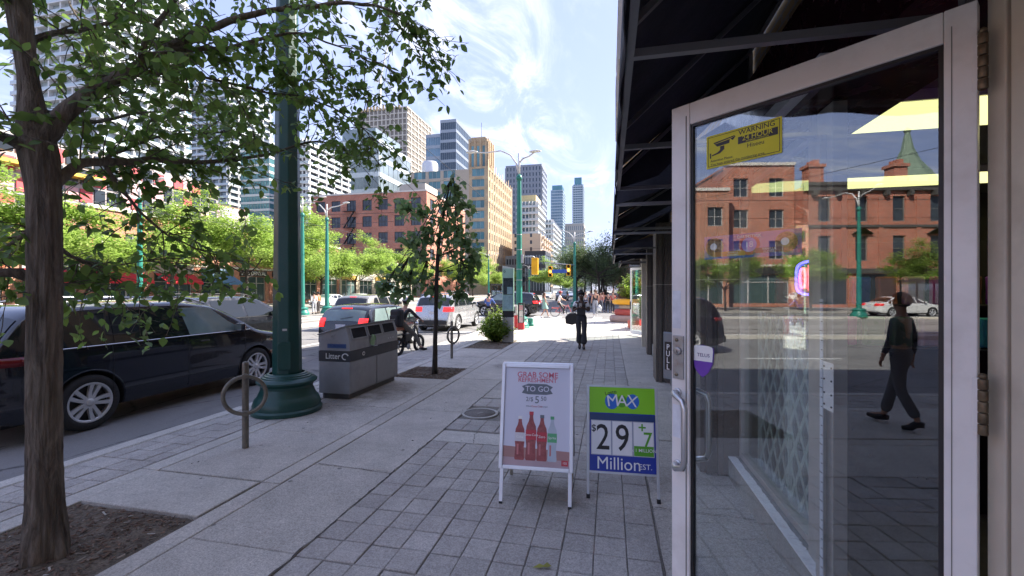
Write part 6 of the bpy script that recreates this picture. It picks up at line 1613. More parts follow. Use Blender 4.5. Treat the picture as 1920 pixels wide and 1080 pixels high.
# woman walking towards the camera, looking at her phone, bag on her right arm
wl_ = person('woman in black overalls walking towards the camera looking at her phone', (*(-0.82, 13.1), 0), R(180)+R(3),
    dict(kneeL=(-.085,.07,.50), ankL=(-.07,.10,.10), toeL=(-.08,.25,.05), kneeR=(.07,.03,.49), ankR=(.05,-.12,.12), toeR=(.05,.02,.03), head=(0,.05,1.60), skull=(0,.02,1.54), crown=(0,.045,1.66),
         elL=(-.23,.02,1.14), wrL=(-.07,.24,1.24), elR=(.24,.03,1.14), wrR=(.06,.25,1.26)), 1.0, m_skin_d, m_hair, m_white, (mat('overalls_black', (.03,.03,.034), .8), .125, 1.25), 'short', mat('shoe_black', (.02,.02,.02), .5), straps=m_black, hairbun=True)
# bib of the overalls
k = MB(); k.box(-.125,.125,.112,.135,1.02,1.34); k.build('bib', m_black, wl_, bevel=.02)
yo = wl_.location
k = MB(); k.cbox((0,0,0), (.075,.012,.15)); tag(k.build('phone', mat('phone_pale', (.5,.48,.45), .3), loc=(yo.x, yo.y-.34, 1.31), bevel=.008), 'pale phone held up by the woman in overalls', 'phone').rotation_euler = (R(35), 0, 0)
bg_ = thing('handbag', 'large black shoulder bag hanging at the side of the walking woman', 'handbag', (yo.x-.26, yo.y-.02, .74))
k = MB(); k.extr([(-.20,.02),(.0,-.02),(.19,.05),(.17,.26),(.10,.34),(-.10,.33),(-.21,.22)], .12, (0,.06,0), (1,0,0), (0,0,1)); k.build('bag_body', mat('bag_leather', (.03,.026,.022), .5), bg_, bevel=.03)
k = MB(); k.tube([(-.02,-.05,.32),(.06,-.05,.55),(.11,-.02,.66),(.13,.04,.60),(.06,.06,.40),(0,.05,.32)], .010, 6); k.build('strap', mat('bag_leather', (.02,.018,.016)), bg_)

# bicycles
def torus(r, t_, c, ax='x', n=36, k=8):
    m = MB(); vs = []; fs = []
    for i in range(n):
        a = 6.28318*i/n
        for j in range(k):
            b_ = 6.28318*j/k; rr_ = r+t_*math.cos(b_); h_ = t_*math.sin(b_)
            p_ = (h_, rr_*math.cos(a), rr_*math.sin(a)); vs.append((p_[0]+c[0], p_[1]+c[1], p_[2]+c[2]))
    for i in range(n):
        for j in range(k): fs.append((i*k+j, i*k+(j+1)%k, ((i+1)%n)*k+(j+1)%k, ((i+1)%n)*k+j))
    return m.add(vs, fs, True)
def bike(label, loc, rz, r=.34, wb=1.05, tyre=.022, frm=None, name='bicycle', fat=False, seat_z=.9, cat='bicycle'):
    t = thing(name, label, cat, loc, rz)
    for y, nm in ((0,'wheel'),(wb,'wheel')):
        w_ = torus(r-tyre, tyre, (0,0,0)).build(nm, m_rub, t, loc=(0,y,r))
        k = torus(r-2.1*tyre, .008, (0,0,0), k=6); k.build('rim', m_steel, w_)
        k = MB(); ns = 6 if fat else 20
        for i in range(ns): a = 6.2832*i/ns; k.beam((0,0,0), (0,(r-2*tyre)*math.cos(a),(r-2*tyre)*math.sin(a)), .012 if fat else .003, .02 if fat else .003)
        k.lathe([(.05,-.03),(.05,.03)] if fat else [(.02,-.03),(.02,.03)], 12, (0,0,0), 'x'); stuff(k.build('spokes', m_steel, w_))
    cr_ = (0, wb*.42, r*.85); hd_ = (0, wb*.80, r+.50); st = (0, wb*.27, seat_z-.10)
    k = MB(); fr_ = .034 if fat else .02
    for a, b_ in ((cr_, hd_), (cr_, st), (st, (0, hd_[1]-.02, hd_[2]-.08)), ((0,0,r), cr_), ((0,0,r), (0, st[1], st[2]-.12))): k.tube([a, b_], fr_, 8)
    k.build('frame', frm, t)
    k = MB(); k.tube([(-.05,wb,r),(-.05,hd_[1]+.03,hd_[2]-.06),(0,hd_[1],hd_[2])], .016, 8); k.tube([(.05,wb,r),(.05,hd_[1]+.03,hd_[2]-.06),(0,hd_[1],hd_[2])], .016, 8); k.build('fork', frm, t)
    k = MB(); k.tube([hd_, (0,hd_[1]-.02,hd_[2]+.16)], .016, 8); k.tube([(-.33,hd_[1]-.14,hd_[2]+.20),(-.18,hd_[1]-.04,hd_[2]+.20),(0,hd_[1]-.02,hd_[2]+.16),(.18,hd_[1]-.04,hd_[2]+.20),(.33,hd_[1]-.14,hd_[2]+.20)], .013, 8); k.build('handlebar', m_black, t)
    k = MB(); k.lathe([(.085,-.01),(.085,.01)], 20, (.05,cr_[1],cr_[2]), 'x'); k.beam((.08,cr_[1],cr_[2]),(.08,cr_[1]+.10,cr_[2]-.13),.012,.022); k.beam((-.08,cr_[1],cr_[2]),(-.08,cr_[1]-.10,cr_[2]+.13),.012,.022); k.cbox((.12,cr_[1]+.10,cr_[2]-.13),(.09,.06,.02)); k.cbox((-.12,cr_[1]-.10,cr_[2]+.13),(.09,.06,.02)); k.build('crank', m_steel, t)
    if not fat: k = MB(); k.tube([(0,st[1]-.13,seat_z),(0,st[1]-.02,seat_z+.015),(0,st[1]+.14,seat_z)], [.07,.055,.02], 10); k.build('saddle', m_black, t)
    return t
rx, ry = -5.88, 11.45
eb = bike('black fat wheeled electric bike with a red seat box stopped at the kerb', (rx, ry, RZ), R(-10), .27, 1.02, .045, m_black, 'electric_bicycle', True, .78, 'electric bicycle')
k = MB(); k.cbox((0,.10,.78), (.22,.62,.09)); k.build('seat', mat('seat_tan', (.35,.12,.06), .5), eb, bevel=.03); k = MB(); k.cbox((0,-.27,.74), (.24,.16,.12)); k.build('rear_box', mat('box_red2', (.55,.02,.02), .4), eb, bevel=.03)
k = MB(); k.cbox((0,.40,.50), (.14,.26,.22)); k.build('battery', m_black, eb, bevel=.02); k = MB(); k.lathe([(.05,-.02),(.07,.05)], 14, (0,.86,.86), 'y'); k.build('headlamp', m_alu, eb)
k = MB(); k.cbox((0,.0,.60),(.16,.55,.02)); k.build('rear_mudguard', m_black, eb, bevel=.008)
ca, sa = math.cos(R(-10)), math.sin(R(-10))
person('cyclist in black jacket and pale helmet on the electric bike, one foot on the kerb', (rx, ry, RZ), R(-10),
    dict(pelvis=(0,.12,.88), spine=(0,.18,1.05), chest=(.0,.28,1.24), neck=(0,.34,1.38), skull=(0,.37,1.46), head=(0,.385,1.53), crown=(0,.375,1.60), hipL=(-.09,.14,.86), kneeL=(-.14,.50,.68), ankL=(-.14,.46,.30), toeL=(-.15,.60,.25),
         hipR=(.10,.14,.86), kneeR=(.24,.45,.60), ankR=(.42,.52,.215), toeR=(.50,.66,.16), shL=(-.18,.28,1.33), elL=(-.28,.48,1.12), wrL=(-.30,.66,1.02), shR=(.18,.28,1.33), elR=(.30,.46,1.12), wrR=(.31,.66,1.02)),
    1.0, m_skin_l, m_hair, m_black, (mat('trousers_olive', (.11,.10,.08), .8), .052, 1.15), 'long', m_black, helmet=mat('helmet_pale', (.45,.47,.5), .4))
bp_ = thing('backpack', 'bulky black backpack on the back of the cyclist', 'backpack', (rx+.02, ry-.02, RZ+1.10), R(-10))
k = MB(); k.cbox((0,-.06,0), (.36,.24,.50)); k.build('pack', mat('backpack_cloth', (.015,.016,.018), .7, bump=.3), bp_, bevel=.07); k = MB(); k.cbox((0,-.20,-.06), (.27,.08,.28)); k.build('pocket', mat('backpack_cloth', (.015,.016,.018)), bp_, bevel=.03)
# rider in blue on a scooter
sx_, sy_ = (-6.98, 25.05)
sc_ = thing('scooter', 'dark motor scooter ridden away beside the bush', 'scooter', (sx_, sy_, RZ))
for y in (-.5, .62): torus(.17, .06, (0,0,0)).build('wheel', m_rub, sc_, loc=(0,y,.23))
k = MB(); k.cbox((0,-.35,.55),(.30,.75,.34)); k.build('rear_body', m_black, sc_, bevel=.1); k = MB(); k.cbox((0,.08,.28),(.30,.55,.10)); k.build('footboard', m_black, sc_, bevel=.03)
k = MB(); k.cbox((0,.45,.62),(.34,.10,.62)); k.build('leg_shield', m_black, sc_, bevel=.04); k = MB(); k.tube([(-.34,.34,1.02),(0,.42,.98),(.34,.34,1.02)],.018,8); k.build('handlebar', m_black, sc_); k = MB(); k.cbox((0,-.30,.76),(.26,.62,.08)); k.build('seat', m_black, sc_, bevel=.03)
sit = dict(pelvis=(0,-.18,.88), spine=(0,-.16,1.06), chest=(0,-.10,1.26), neck=(0,-.07,1.41), skull=(0,-.05,1.49), head=(0,-.04,1.56), crown=(0,-.05,1.62), hipL=(-.10,-.15,.86), kneeL=(-.16,.26,.78), ankL=(-.14,.18,.42), toeL=(-.15,.33,.38), hipR=(.10,-.15,.86), kneeR=(.16,.26,.78), ankR=(.14,.18,.42), toeR=(.15,.33,.38),
    shL=(-.18,-.10,1.36), elL=(-.30,.06,1.14), wrL=(-.31,.28,1.06), shR=(.18,-.10,1.36), elR=(.30,.06,1.14), wrR=(.31,.28,1.06))
person('scooter rider in blue jacket with a dark helmet', (sx_, sy_, RZ), 0, sit, 1., m_skin_l, m_hair, mat('jacket_blue', (.06,.12,.38), .7), (m_black, .05, 1.15), 'long', m_black, helmet=m_black)
# far people
person('woman in pale green dress crossing the street', (*(-4.27, 29.17), RZ), R(-75), walk(1), .98, m_skin_l, m_hairb, None, None, 'none', m_white, dress=mat('dress_green', (.25,.42,.34), .7), hairlong=True, group='people at the crossing', detail=False)
bx_, by_ = (-3.71, 30.47)
bb = bike('pink-red shared bicycle crossing the junction', (bx_, by_, RZ), R(-86), .34, 1.1, .022, mat('bike_pink', (.62,.16,.15), .4)); k = MB(); k.cbox((0,.0,.62),(.10,.5,.10)); k.build('mudguard', mat('bike_pink', (.62,.16,.15)), bb, bevel=.03)
person('cyclist in white shirt and red helmet on the pink bicycle', (bx_, by_, RZ), R(-86), {**{k_: (v[0], v[1]+.42, v[2]+.10) for k_, v in sit.items()}, 'kneeL': (-.14,.66,.72), 'ankL': (-.13,.52,.40), 'toeL': (-.13,.66,.36), 'kneeR': (.14,.60,.55), 'ankR': (.13,.60,.20), 'toeR': (.13,.74,.16)}, 1., m_skin_l, m_hair, m_white, (m_black, .06, 1.15), 'short', m_white, helmet=mat('helmet_red', (.5,.05,.05), .4), group='people at the crossing', detail=False)
mx, my_ = (-0.96, 30.48)
person('stout man with black vest and grey trousers walking away at the crossing', (mx, my_, RZ+.04), R(6), walk(-1, .8), 1.08, m_skin_l, m_hairb, mat('vest_dark', (.03,.03,.035), .8), (mat('trousers_grey', (.28,.29,.32), .8), .07, 1.25), 'none', m_white, group='people at the crossing', detail=False)
bg2 = thing('shopping_bag', 'white plastic shopping bag in the hand of the stout man', 'bag', (mx+.28, my_-.05, RZ+.42))
k = MB(); k.add([(-.14,-.07,0),(.14,-.07,0),(.14,.07,0),(-.14,.07,0),(-.17,-.09,.26),(.17,-.09,.26),(.17,.09,.26),(-.17,.09,.26),(-.02,-.02,.46),(.02,-.02,.46),(.02,.02,.46),(-.02,.02,.46)], [(0,3,2,1),(0,1,5,4),(1,2,6,5),(2,3,7,6),(3,0,4,7),(4,5,9,8),(5,6,10,9),(6,7,11,10),(7,4,8,11),(8,9,10,11)], True); k.build('bag_body', mat('plastic_white', (.6,.62,.62), .5), bg2)
cl = [('person in red walking away beside the dark trees', 1149, 585, (.5,.05,.05), (.03,.03,.04)), ('person in black walking under the far shopfronts', 1128+12, 584, (.02,.02,.02), (.02,.02,.02)), ('person in orange top among the far walkers', 1131, 582, (.6,.2,.05), (.05,.06,.1)),
      ('person in pink walking ahead of the stout man', 1126, 583, (.55,.25,.22), (.1,.1,.12)), ('person in white walking past the far lamp post', 1098, 582, (.6,.6,.6), (.04,.05,.1)), ('person in dark blue far down the pavement', 1107, 576, (.03,.05,.15), (.02,.02,.03)), ('person in grey farthest down the pavement', 1119, 573, (.2,.2,.2), (.05,.05,.06))]
for i, (lab, px, py_, c1_, c2_) in enumerate(cl):
    u_ = {1149: (0.25, 35.46), 1140: (-0.13, 36.24), 1131: (-0.53, 38.01), 1126: (-0.73, 37.01), 1098: (-1.99, 37.69), 1107: (-1.88, 44.64), 1119: (-1.38, 49.26)}[px]
    person(lab, (*u_, 0 if u_[1] > 44.5 else RZ), R(random.choice((0, 180))+random.uniform(-10,10)), walk(1 if i % 2 else -1), random.uniform(.95,1.03), m_skin_l, m_hair, mat('top_%d' % i, c1_, .8), (mat('bottom_%d' % i, c2_, .8), .06, 1.18), 'long' if i % 2 else 'short', group='walkers down the pavement', detail=False)
person('person in orange jacket standing at the far streetcar stop', (*(-22.5, 30.45), RZ), R(90), None, 1., m_skin_l, m_hair, mat('jacket_orange', (.6,.18,.03), .7), (mat('bottom_x', (.06,.05,.05), .8), .06, 1.18), 'long', group='people at the streetcar stop', detail=False)
person('person in white shirt standing at the far streetcar stop', (*(-22.33, 29.72), RZ), R(60), None, 1., m_skin_l, m_hair, m_white, (mat('bottom_y', (.5,.5,.52), .8), .06, 1.18), 'long', group='people at the streetcar stop', detail=False)
person('passer-by in dark clothes striding past, mirrored in the open door', (-3.57, -2.17, 0), R(60), walk(.8, .5), 1.0, m_skin_l, m_hair, mat('hoodie_dark', (.10,.10,.12), .85), (mat('trousers_grey2', (.15,.15,.16), .85), .07, 1.2), 'long', m_black)

# ================================================================== TREES
def leafm(name, c1, c2, trans=.5, rough=.45, vs=.7):
    t = NT(name)
    isl = t.new('ShaderNodeNewGeometry').outputs['Random Per Island']; oi = t.new('ShaderNodeObjectInfo').outputs['Random']
    r = t.math('FRACT', t.math('ADD', isl, oi))
    c = t.mix(r, (*c1, 1), (*c2, 1)); c = t.scale(c, t.ramp(t.noise(vs, 3, .6), .3, .7, .75, 1.3))
    b = t.bsdf(c, rough); tr = t.new('ShaderNodeBsdfTranslucent', Color=t.scale(c, 1.5))
    mx = t.new('ShaderNodeMixShader'); mx.inputs[0].default_value = trans; t.l.new(b.outputs[0], mx.inputs[1]); t.l.new(tr.outputs[0], mx.inputs[2])
    return t.done(mx)
def barkm(name, col, sc=1.):
    t = NT(name)
    w = t.noise(17*sc, 7, .7, stretch=(1, 1, .14), dist=.8); n2 = t.noise(34*sc, 4, .6, stretch=(1,1,.3))
    c = t.mix(t.ramp(w, .38, .62), (*[v*.45 for v in col], 1), (*[v*1.35 for v in col], 1)); c = t.mix(t.ramp(t.noise(1.6, 4), .45, .7, 0, .5), c, (col[0]*.8, col[1]*.85, col[2]*.7, 1))
    h = t.math('ADD', w, t.math('MULTIPLY', n2, .4))
    return t.done(t.bsdf(c, .9, 0, h, 1.0, .03))
m_leafn = leafm('leaf_near', (.075,.14,.03), (.19,.29,.065), .5); m_leafy = leafm('leaf_young', (.08,.145,.05), (.19,.29,.11), .42)
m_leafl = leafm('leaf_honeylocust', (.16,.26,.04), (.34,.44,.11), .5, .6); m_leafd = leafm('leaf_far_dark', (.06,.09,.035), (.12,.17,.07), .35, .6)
m_leafb = leafm('leaf_bush', (.09,.17,.02), (.26,.34,.05), .45, .5)
m_bark = barkm('bark_near', (.17,.14,.11)); m_barkd = barkm('bark_dark', (.05,.04,.035), 1.5)
def leaf_mesh(name, L, Wd, m, n=4, heart=False, fold=.25):
    pr = [(0,.03),(.18,.62),(.42,1.0),(.72,.72),(1.0,.03)] if not heart else [(-.08,.45),(.08,.95),(.35,1.0),(.7,.6),(1.0,.03)]
    b = MB(); vs = []
    for u, w in pr: vs += [(-Wd*.5*w, u*L, fold*Wd*.5*w - .10*L*u*u), (0, u*L, -.10*L*u*u), (Wd*.5*w, u*L, fold*Wd*.5*w - .10*L*u*u)]
    fs = []
    for j in range(len(pr)-1): fs += [(j*3, j*3+1, j*3+4, j*3+3), (j*3+1, j*3+2, j*3+5, j*3+4)]
    b.add(vs, fs, True); return b.mesh(name, m), vs, fs
def rnd_rot(droop=.6):
    d = Vector((random.gauss(0,1), random.gauss(0,1), random.gauss(-droop,.55))).normalized()
    q = d.to_track_quat('Y', 'Z'); return q @ Matrix.Rotation(random.uniform(-1.0,1.0), 4, 'Y').to_quaternion()
def smooth(pts, n=3):
    """catmull-rom through (x,y,z,r)"""
    P = [Vector(p) for p in pts]; out_ = []
    for i in range(len(P)-1):
        p0, p1, p2, p3 = P[max(i-1,0)], P[i], P[i+1], P[min(i+2, len(P)-1)]
        for k in range(n):
            t = k/n; out_.append(.5*((2*p1)+(p2-p0)*t+(2*p0-5*p1+4*p2-p3)*t*t+(3*p1-p0-3*p2+p3)*t**3))
    out_.append(P[-1]); return out_
def limb(b, pts, n=8, k=4, wob=.0):
    q = smooth([Vector((*p[:3], p[3])) if len(p) == 4 else p for p in pts], k)
    if wob:
        q = [v + Vector((random.gauss(0,wob), random.gauss(0,wob), random.gauss(0,wob), 0)) if 0 < i < len(q)-1 else v for i, v in enumerate(q)]
    b.tube([v.to_3d() for v in q], [max(.0015, v[3]) for v in q], n); return q

# ---- the near tree
random.seed(21)
nt = thing('tree', 'large rough barked tree in the front pit whose leafy branches spread over the upper left', 'tree', (0,0,0))
tb = MB()
trunk = [(*(-3.694, 2.167, -0.043), .108), (*(-3.691, 2.168, 0.107), .118), (*(-3.691, 2.168, 0.499), .100), (*(-3.694, 2.167, 1.211), .096), (*(-3.694, 2.167, 1.923), .097), (*(-3.701, 2.166, 2.422), .096), (*(-3.756, 2.164, 2.745), .108), (*(-3.838, 2.166, 3.184), .060), (*(-3.948, 2.172, 3.743), .074), (*(-4.028, 2.175, 4.488), .060), (*(-4.149, 2.199, 5.649), .05), (*(-4.217, 2.235, 6.847), .02)]
q = smooth([Vector(p) for p in trunk], 6)
# trunk mesh with irregular cross sections
from mathutils import noise as mnoise
q2 = []
for a_, c_ in zip(q, q[1:]):
    k_ = max(1, int((c_-a_).to_3d().length/.022)) if a_[2] < 3.4 else 1
    q2 += [a_.lerp(c_, i/k_) for i in range(k_)]
q = q2+[q[-1]]
n = 96; vs = []; fs = []
for j, v in enumerate(q):
    for i in range(n):
        a = 6.28318*i/n; z = v[2]
        w = 1 + .035*math.sin(3*a+z*1.1) + .03*math.sin(5*a-z*2.3+1) + .022*math.sin(11*a+math.sin(z*5)*1.5) + .0
        nx_, ny_ = math.cos(a)*3.2, math.sin(a)*3.2
        rg = mnoise.noise(Vector((nx_*2.4, ny_*2.4, z*1.6))) + .6*mnoise.noise(Vector((nx_*5.5, ny_*5.5, z*4.5+7))); w += .13*(abs(rg)**.7*-1+.35) + .02*mnoise.noise(Vector((nx_*9, ny_*9, z*14)))
        if z < .35: w += .22*max(0, (.35-z)/.35)**1.5*(1+.6*math.sin(4*a+.6)+.3*math.sin(7*a))
        vs.append((v[0]+.02+v[3]*.88*w*math.cos(a), v[1]+v[3]*.88*w*math.sin(a), z))
for j in range(len(q)-1):
    for i in range(n): fs.append((j*n+i, j*n+(i+1)%n, (j+1)*n+(i+1)%n, (j+1)*n+i))
tb.add(vs, fs, True); tb.build('trunk', m_bark, nt)
main = [
 [(-3.701, 2.166, 2.771), (-3.605, 2.321, 3.09), (-3.507, 2.598, 3.424), (-3.462, 2.814, 3.686), (-3.404, 3.031, 3.94), (-3.258, 3.32, 4.232), (-2.914, 3.653, 4.48), (-2.425, 3.967, 4.641), (-1.998, 4.165, 4.552)],
 [(-3.507, 2.598, 3.424), (-3.421, 2.669, 3.735), (-3.29, 2.749, 4.042), (-3.212, 2.869, 4.472), (-3.095, 2.895, 4.941)],
 [(-3.462, 2.814, 3.686), (-3.272, 3.061, 3.805), (-3.117, 3.352, 4.02), (-2.914, 3.653, 4.234), (-2.529, 3.944, 4.158), (-2.212, 4.117, 4.036)],
 [(-3.468, 2.607, 3.408), (-3.492, 3.012, 3.588), (-3.214, 3.586, 3.67), (-2.973, 4.05, 3.739), (-2.588, 4.341, 3.485), (-2.488, 4.414, 3.136)],
 [(-3.653, 2.177, 2.415), (-3.701, 2.35, 2.632), (-3.704, 2.555, 2.74), (-3.712, 2.963, 2.857), (-3.626, 3.392, 2.965), (-3.444, 3.842, 3.169), (-3.167, 4.314, 3.437), (-2.932, 4.571, 3.344)],
 [(-3.743, 2.546, 2.736), (-3.869, 2.825, 2.942), (-3.913, 3.123, 3.135), (-3.803, 3.557, 3.306), (-3.685, 3.891, 3.492)],
 [(-3.743, 2.546, 2.736), (-3.762, 2.747, 2.508), (-3.712, 2.963, 2.28), (-3.635, 3.185, 2.155), (-3.479, 3.424, 2.055)],
 [(-3.645, 2.209, 2.061), (-3.782, 2.435, 1.992), (-3.928, 2.709, 1.954), (-3.913, 3.123, 2.06)],
 [(-3.764, 2.152, 2.664), (-3.743, 2.034, 2.73), (-3.802, 1.918, 2.784), (-4.032, 1.764, 2.921)],
 [(-3.757, 2.153, 1.852), (-3.809, 2.019, 1.89), (-3.898, 1.896, 1.912)],
 [(-3.764, 2.152, 2.172), (-4.151, 2.25, 2.091), (-4.43, 2.29, 2.016)],
 [(-3.784, 2.158, 2.978), (-3.896, 2.409, 3.038), (-4.126, 2.768, 3.153), (-4.252, 3.15, 3.375), (-4.301, 3.651, 3.619), (-4.158, 4.093, 3.82)],
 [(-3.873, 2.158, 3.4), (-3.934, 2.401, 3.655), (-4.012, 2.691, 3.874), (-3.994, 3.002, 4.286), (-4.013, 3.203, 4.711)],
 [(-3.904, 2.162, 3.55), (-3.945, 2.091, 3.726), (-4.009, 1.974, 3.829)],
 [(-3.948, 2.172, 3.743), (-4.136, 2.458, 4.197), (-4.241, 2.845, 4.762), (-4.064, 3.396, 5.422), (-3.52, 3.927, 5.826)],
 [(-5.064, 3.173, 4.531), (-4.914, 3.207, 4.244), (-4.814, 3.229, 3.937), (-4.669, 3.313, 3.651)],
 [(-3.714, 3.474, 5.166), (-3.525, 3.722, 5.006), (-2.973, 4.05, 5.04), (-2.417, 4.379, 5.241)],
 [(-2.32, 3.99, 4.641), (-2.051, 4.153, 4.421), (-1.966, 4.223, 4.284)],
 [(-2.914, 3.653, 4.234), (-2.844, 3.874, 4.093), (-2.754, 4.099, 3.919), (-2.534, 4.25, 3.793)],
 [(-3.697, 2.197, 1.709), (-3.979, 2.493, 1.822), (-4.197, 2.854, 1.784), (-4.204, 3.16, 1.76)],
]
rads = [(.075,.012),(.03,.006),(.026,.005),(.02,.004),(.05,.006),(.022,.004),(.02,.004),(.02,.004),(.05,.02),(.05,.02),(.022,.004),(.03,.005),(.03,.006),(.03,.01),(.03,.008),(.012,.004),(.02,.005),(.010,.003),(.010,.003),(.016,.004)]
twigs = MB(); leaves = []
def sprout(p, d, L, r, depth, dens):
    """a drooping twig with alternate leaves"""
    n_ = max(3, int(L/.10)); pts = [Vector(p)]; dd = Vector(d).normalized()
    for i in range(n_):
        dd = (dd + Vector((random.gauss(0,.16), random.gauss(0,.16), random.gauss(-.05,.12)))).normalized(); pts.append(pts[-1]+dd*(L/n_))
    twigs.tube(pts, [lerp(r, .0018, i/n_) for i in range(n_+1)], 5, False)
    for i, a in enumerate(pts[1:]):
        if depth and random.random() < .5:
            sd = (dd + Vector((random.gauss(0,.8), random.gauss(0,.8), random.gauss(0,.5)))).normalized(); sprout(a, sd, L*random.uniform(.35,.6), r*.55, depth-1, dens)
        for _ in range(2):
            if random.random() < dens: leaves.append((a + Vector((random.gauss(0,.02), random.gauss(0,.02), random.gauss(-.01,.02))), dd))
for pts, (r0, r1) in zip(main, rads):
    N = len(pts); b_ = MB(); qq = limb(b_, [Vector((*p, lerp(r0, r1, i/(N-1))*.78)) for i, p in enumerate(pts)], 10, 4, .006)
    b_.build('branch', m_bark, nt)
    ln = sum((qq[i+1].to_3d()-qq[i].to_3d()).length for i in range(len(qq)-1))
    cnt = int(ln*15)
    for k in range(cnt):
        u = random.uniform(.12 if r0 > .03 else .05, 1.); i = min(len(qq)-2, int(u*(len(qq)-1))); p = qq[i].to_3d().lerp(qq[i+1].to_3d(), random.random()); t_ = (qq[i+1].to_3d()-qq[i].to_3d()).normalized()
        d = (t_*.7 + Vector((random.gauss(0,.7), random.gauss(0,.7), random.gauss(-.05,.55)))).normalized()
        sprout(p, d, random.uniform(.22,.66), .006, 1, .72)
    sprout(qq[-1].to_3d(), (qq[-1]-qq[-2]).to_3d(), .35, .004, 1, .8)
stuff(twigs.build('twigs', m_bark, nt))
lm, lv, lf = leaf_mesh('leaf', .086, .052, m_leafn)
eye = Vector((0,0,1.77))
# keep the leaves off the street seen under the branches, as the real crown does
def keep(p):
    x = p-eye; th = R(12.5806); a = math.cos(th)*x.x+math.sin(th)*x.y; z = -math.sin(th)*x.x+math.cos(th)*x.y
    return z
leaves.sort(key=lambda s_: s_[0].length)
print('near leaves', len(leaves))
crown = MB(); lvv = [Vector(v) for v in lv]
def addleaf(b, p, rot, sc, lvv=lvv, lf=lf):
    o = len(b.v)
    for v in lvv: b.v.append(tuple(rot @ (v*sc) + p))
    for f in lf: b.f.append([o+i for i in f]); b.m.append(0); b.sm.append(True)
for i, (p, d) in enumerate(leaves):
    if p.z < .95: continue
    xx_ = p-eye
    if (math.cos(R(12.5806))*xx_.x+math.sin(R(12.5806))*xx_.y) > -.115*(-math.sin(R(12.5806))*xx_.x+math.cos(R(12.5806))*xx_.y) - .0: continue      # crown ends here
    rot = rnd_rot(.7); sc_ = random.uniform(.7,1.25)
    if i < 300: o = inst(lm, 'leaf', nt, p); o.rotation_mode = 'QUATERNION'; o.rotation_quaternion = rot; o.scale = (sc_,)*3
    else: addleaf(crown, p, rot, sc_)
stuff(crown.build('crown', m_leafn, nt))

# ---- slim young tree beyond the bin
random.seed(4)
yt = thing('tree', 'slim young tree with big dark leaves in the mulch bed beyond the litter bin', 'tree', (0,0,0))
b = MB(); tr_ = [(*(-3.607, 8.662, -0.033), .062), (*(-3.596, 8.665, 0.677), .047), (*(-3.567, 8.651, 1.579), .042), (*(-3.526, 8.639, 2.477), .038), (*(-3.471, 8.652, 3.038), .03), (*(-3.322, 8.634, 3.7), .02), (*(-3.174, 8.616, 4.134), .01)]
limb(b, tr_, 10, 4, .003); b.build('trunk', m_barkd, yt)
yc = [(852,350,20,9.1),(842,385,28,9.1),(868,385,20,9.2),(762,392,24,9.2),(790,398,14,9.2),(832,425,32,9.2),(862,430,26,9.3),(850,470,34,9.3),(885,500,22,9.4),(868,520,26,9.2),(862,550,22,9.3),(775,455,28,9.1),(800,440,20,9.0),(745,520,28,9.1),(720,540,20,9.0),(790,520,30,9.3),(815,545,24,9.4),(755,548,22,9.3),(890,478,18,9.2),(792,480,26,9.4),(876,455,20,9.0)]
YCL = [(-3.152, 8.62, 3.912),(-3.26, 8.596, 3.523),(-3.011, 8.754, 3.543),(-4.172, 8.495, 3.464),(-3.865, 8.564, 3.397),(-3.405, 8.666, 3.094),(-3.11, 8.835, 3.052),(-3.243, 8.805, 2.598),(-2.887, 8.987, 2.263),(-3.011, 8.754, 2.028),(-3.11, 8.835, 1.691),(-3.986, 8.434, 2.747),(-3.674, 8.401, 2.9),(-4.311, 8.362, 2.025),(-4.531, 8.21, 1.803),(-3.907, 8.657, 2.031),(-3.67, 8.812, 1.747),(-4.295, 8.57, 1.713),(-2.77, 8.808, 2.499),(-3.927, 8.755, 2.492),(-2.86, 8.583, 2.736)]
lm2, lv2, lf2 = leaf_mesh('leaf', .135, .115, m_leafy, heart=True, fold=.18); lvv2 = [Vector(v) for v in lv2]
qt = smooth([Vector(p) for p in tr_], 5); lf_all = []; b = MB()
for (px, py_, rp, Z), c_ in zip(yc, YCL):
    c_ = Vector(c_); rr_ = rp*9.2/820
    base_ = min((v for v in qt if v[2] < c_.z+.05 and v[2] > 2.0), key=lambda v: (v.to_3d()-c_).length + .5*abs(v[2]-(c_.z-.35)), default=qt[-1])
    p0 = base_.to_3d(); mid = p0.lerp(c_, .5)+Vector((0,0,-.02)); b.tube([p0, mid, c_], [.014,.010,.004], 6)
    for k in range(int(18+rr_*140)):
        o_ = Vector((random.gauss(0,1), random.gauss(0,1), random.gauss(0,1))).normalized()*rr_*random.uniform(.15,1.15); o_.y *= 1.5; lf_all.append(c_+o_)
        if k % 3 == 0: b.tube([c_.lerp(p0, .2), c_+o_*.6, c_+o_], [.005,.003,.002], 4, False)
stuff(b.build('branches', m_barkd, yt)); cb = MB(); lf_all.sort(key=lambda p: p.length)
for i, p in enumerate(lf_all):
    rot = rnd_rot(.8); sc_ = random.uniform(.65,1.15)
    if i < 300: o = inst(lm2, 'leaf', yt, p); o.rotation_mode = 'QUATERNION'; o.rotation_quaternion = rot; o.scale = (sc_,)*3
    else: addleaf(cb, p, rot, sc_, lvv2, lf2)
stuff(cb.build('crown', m_leafy, yt))

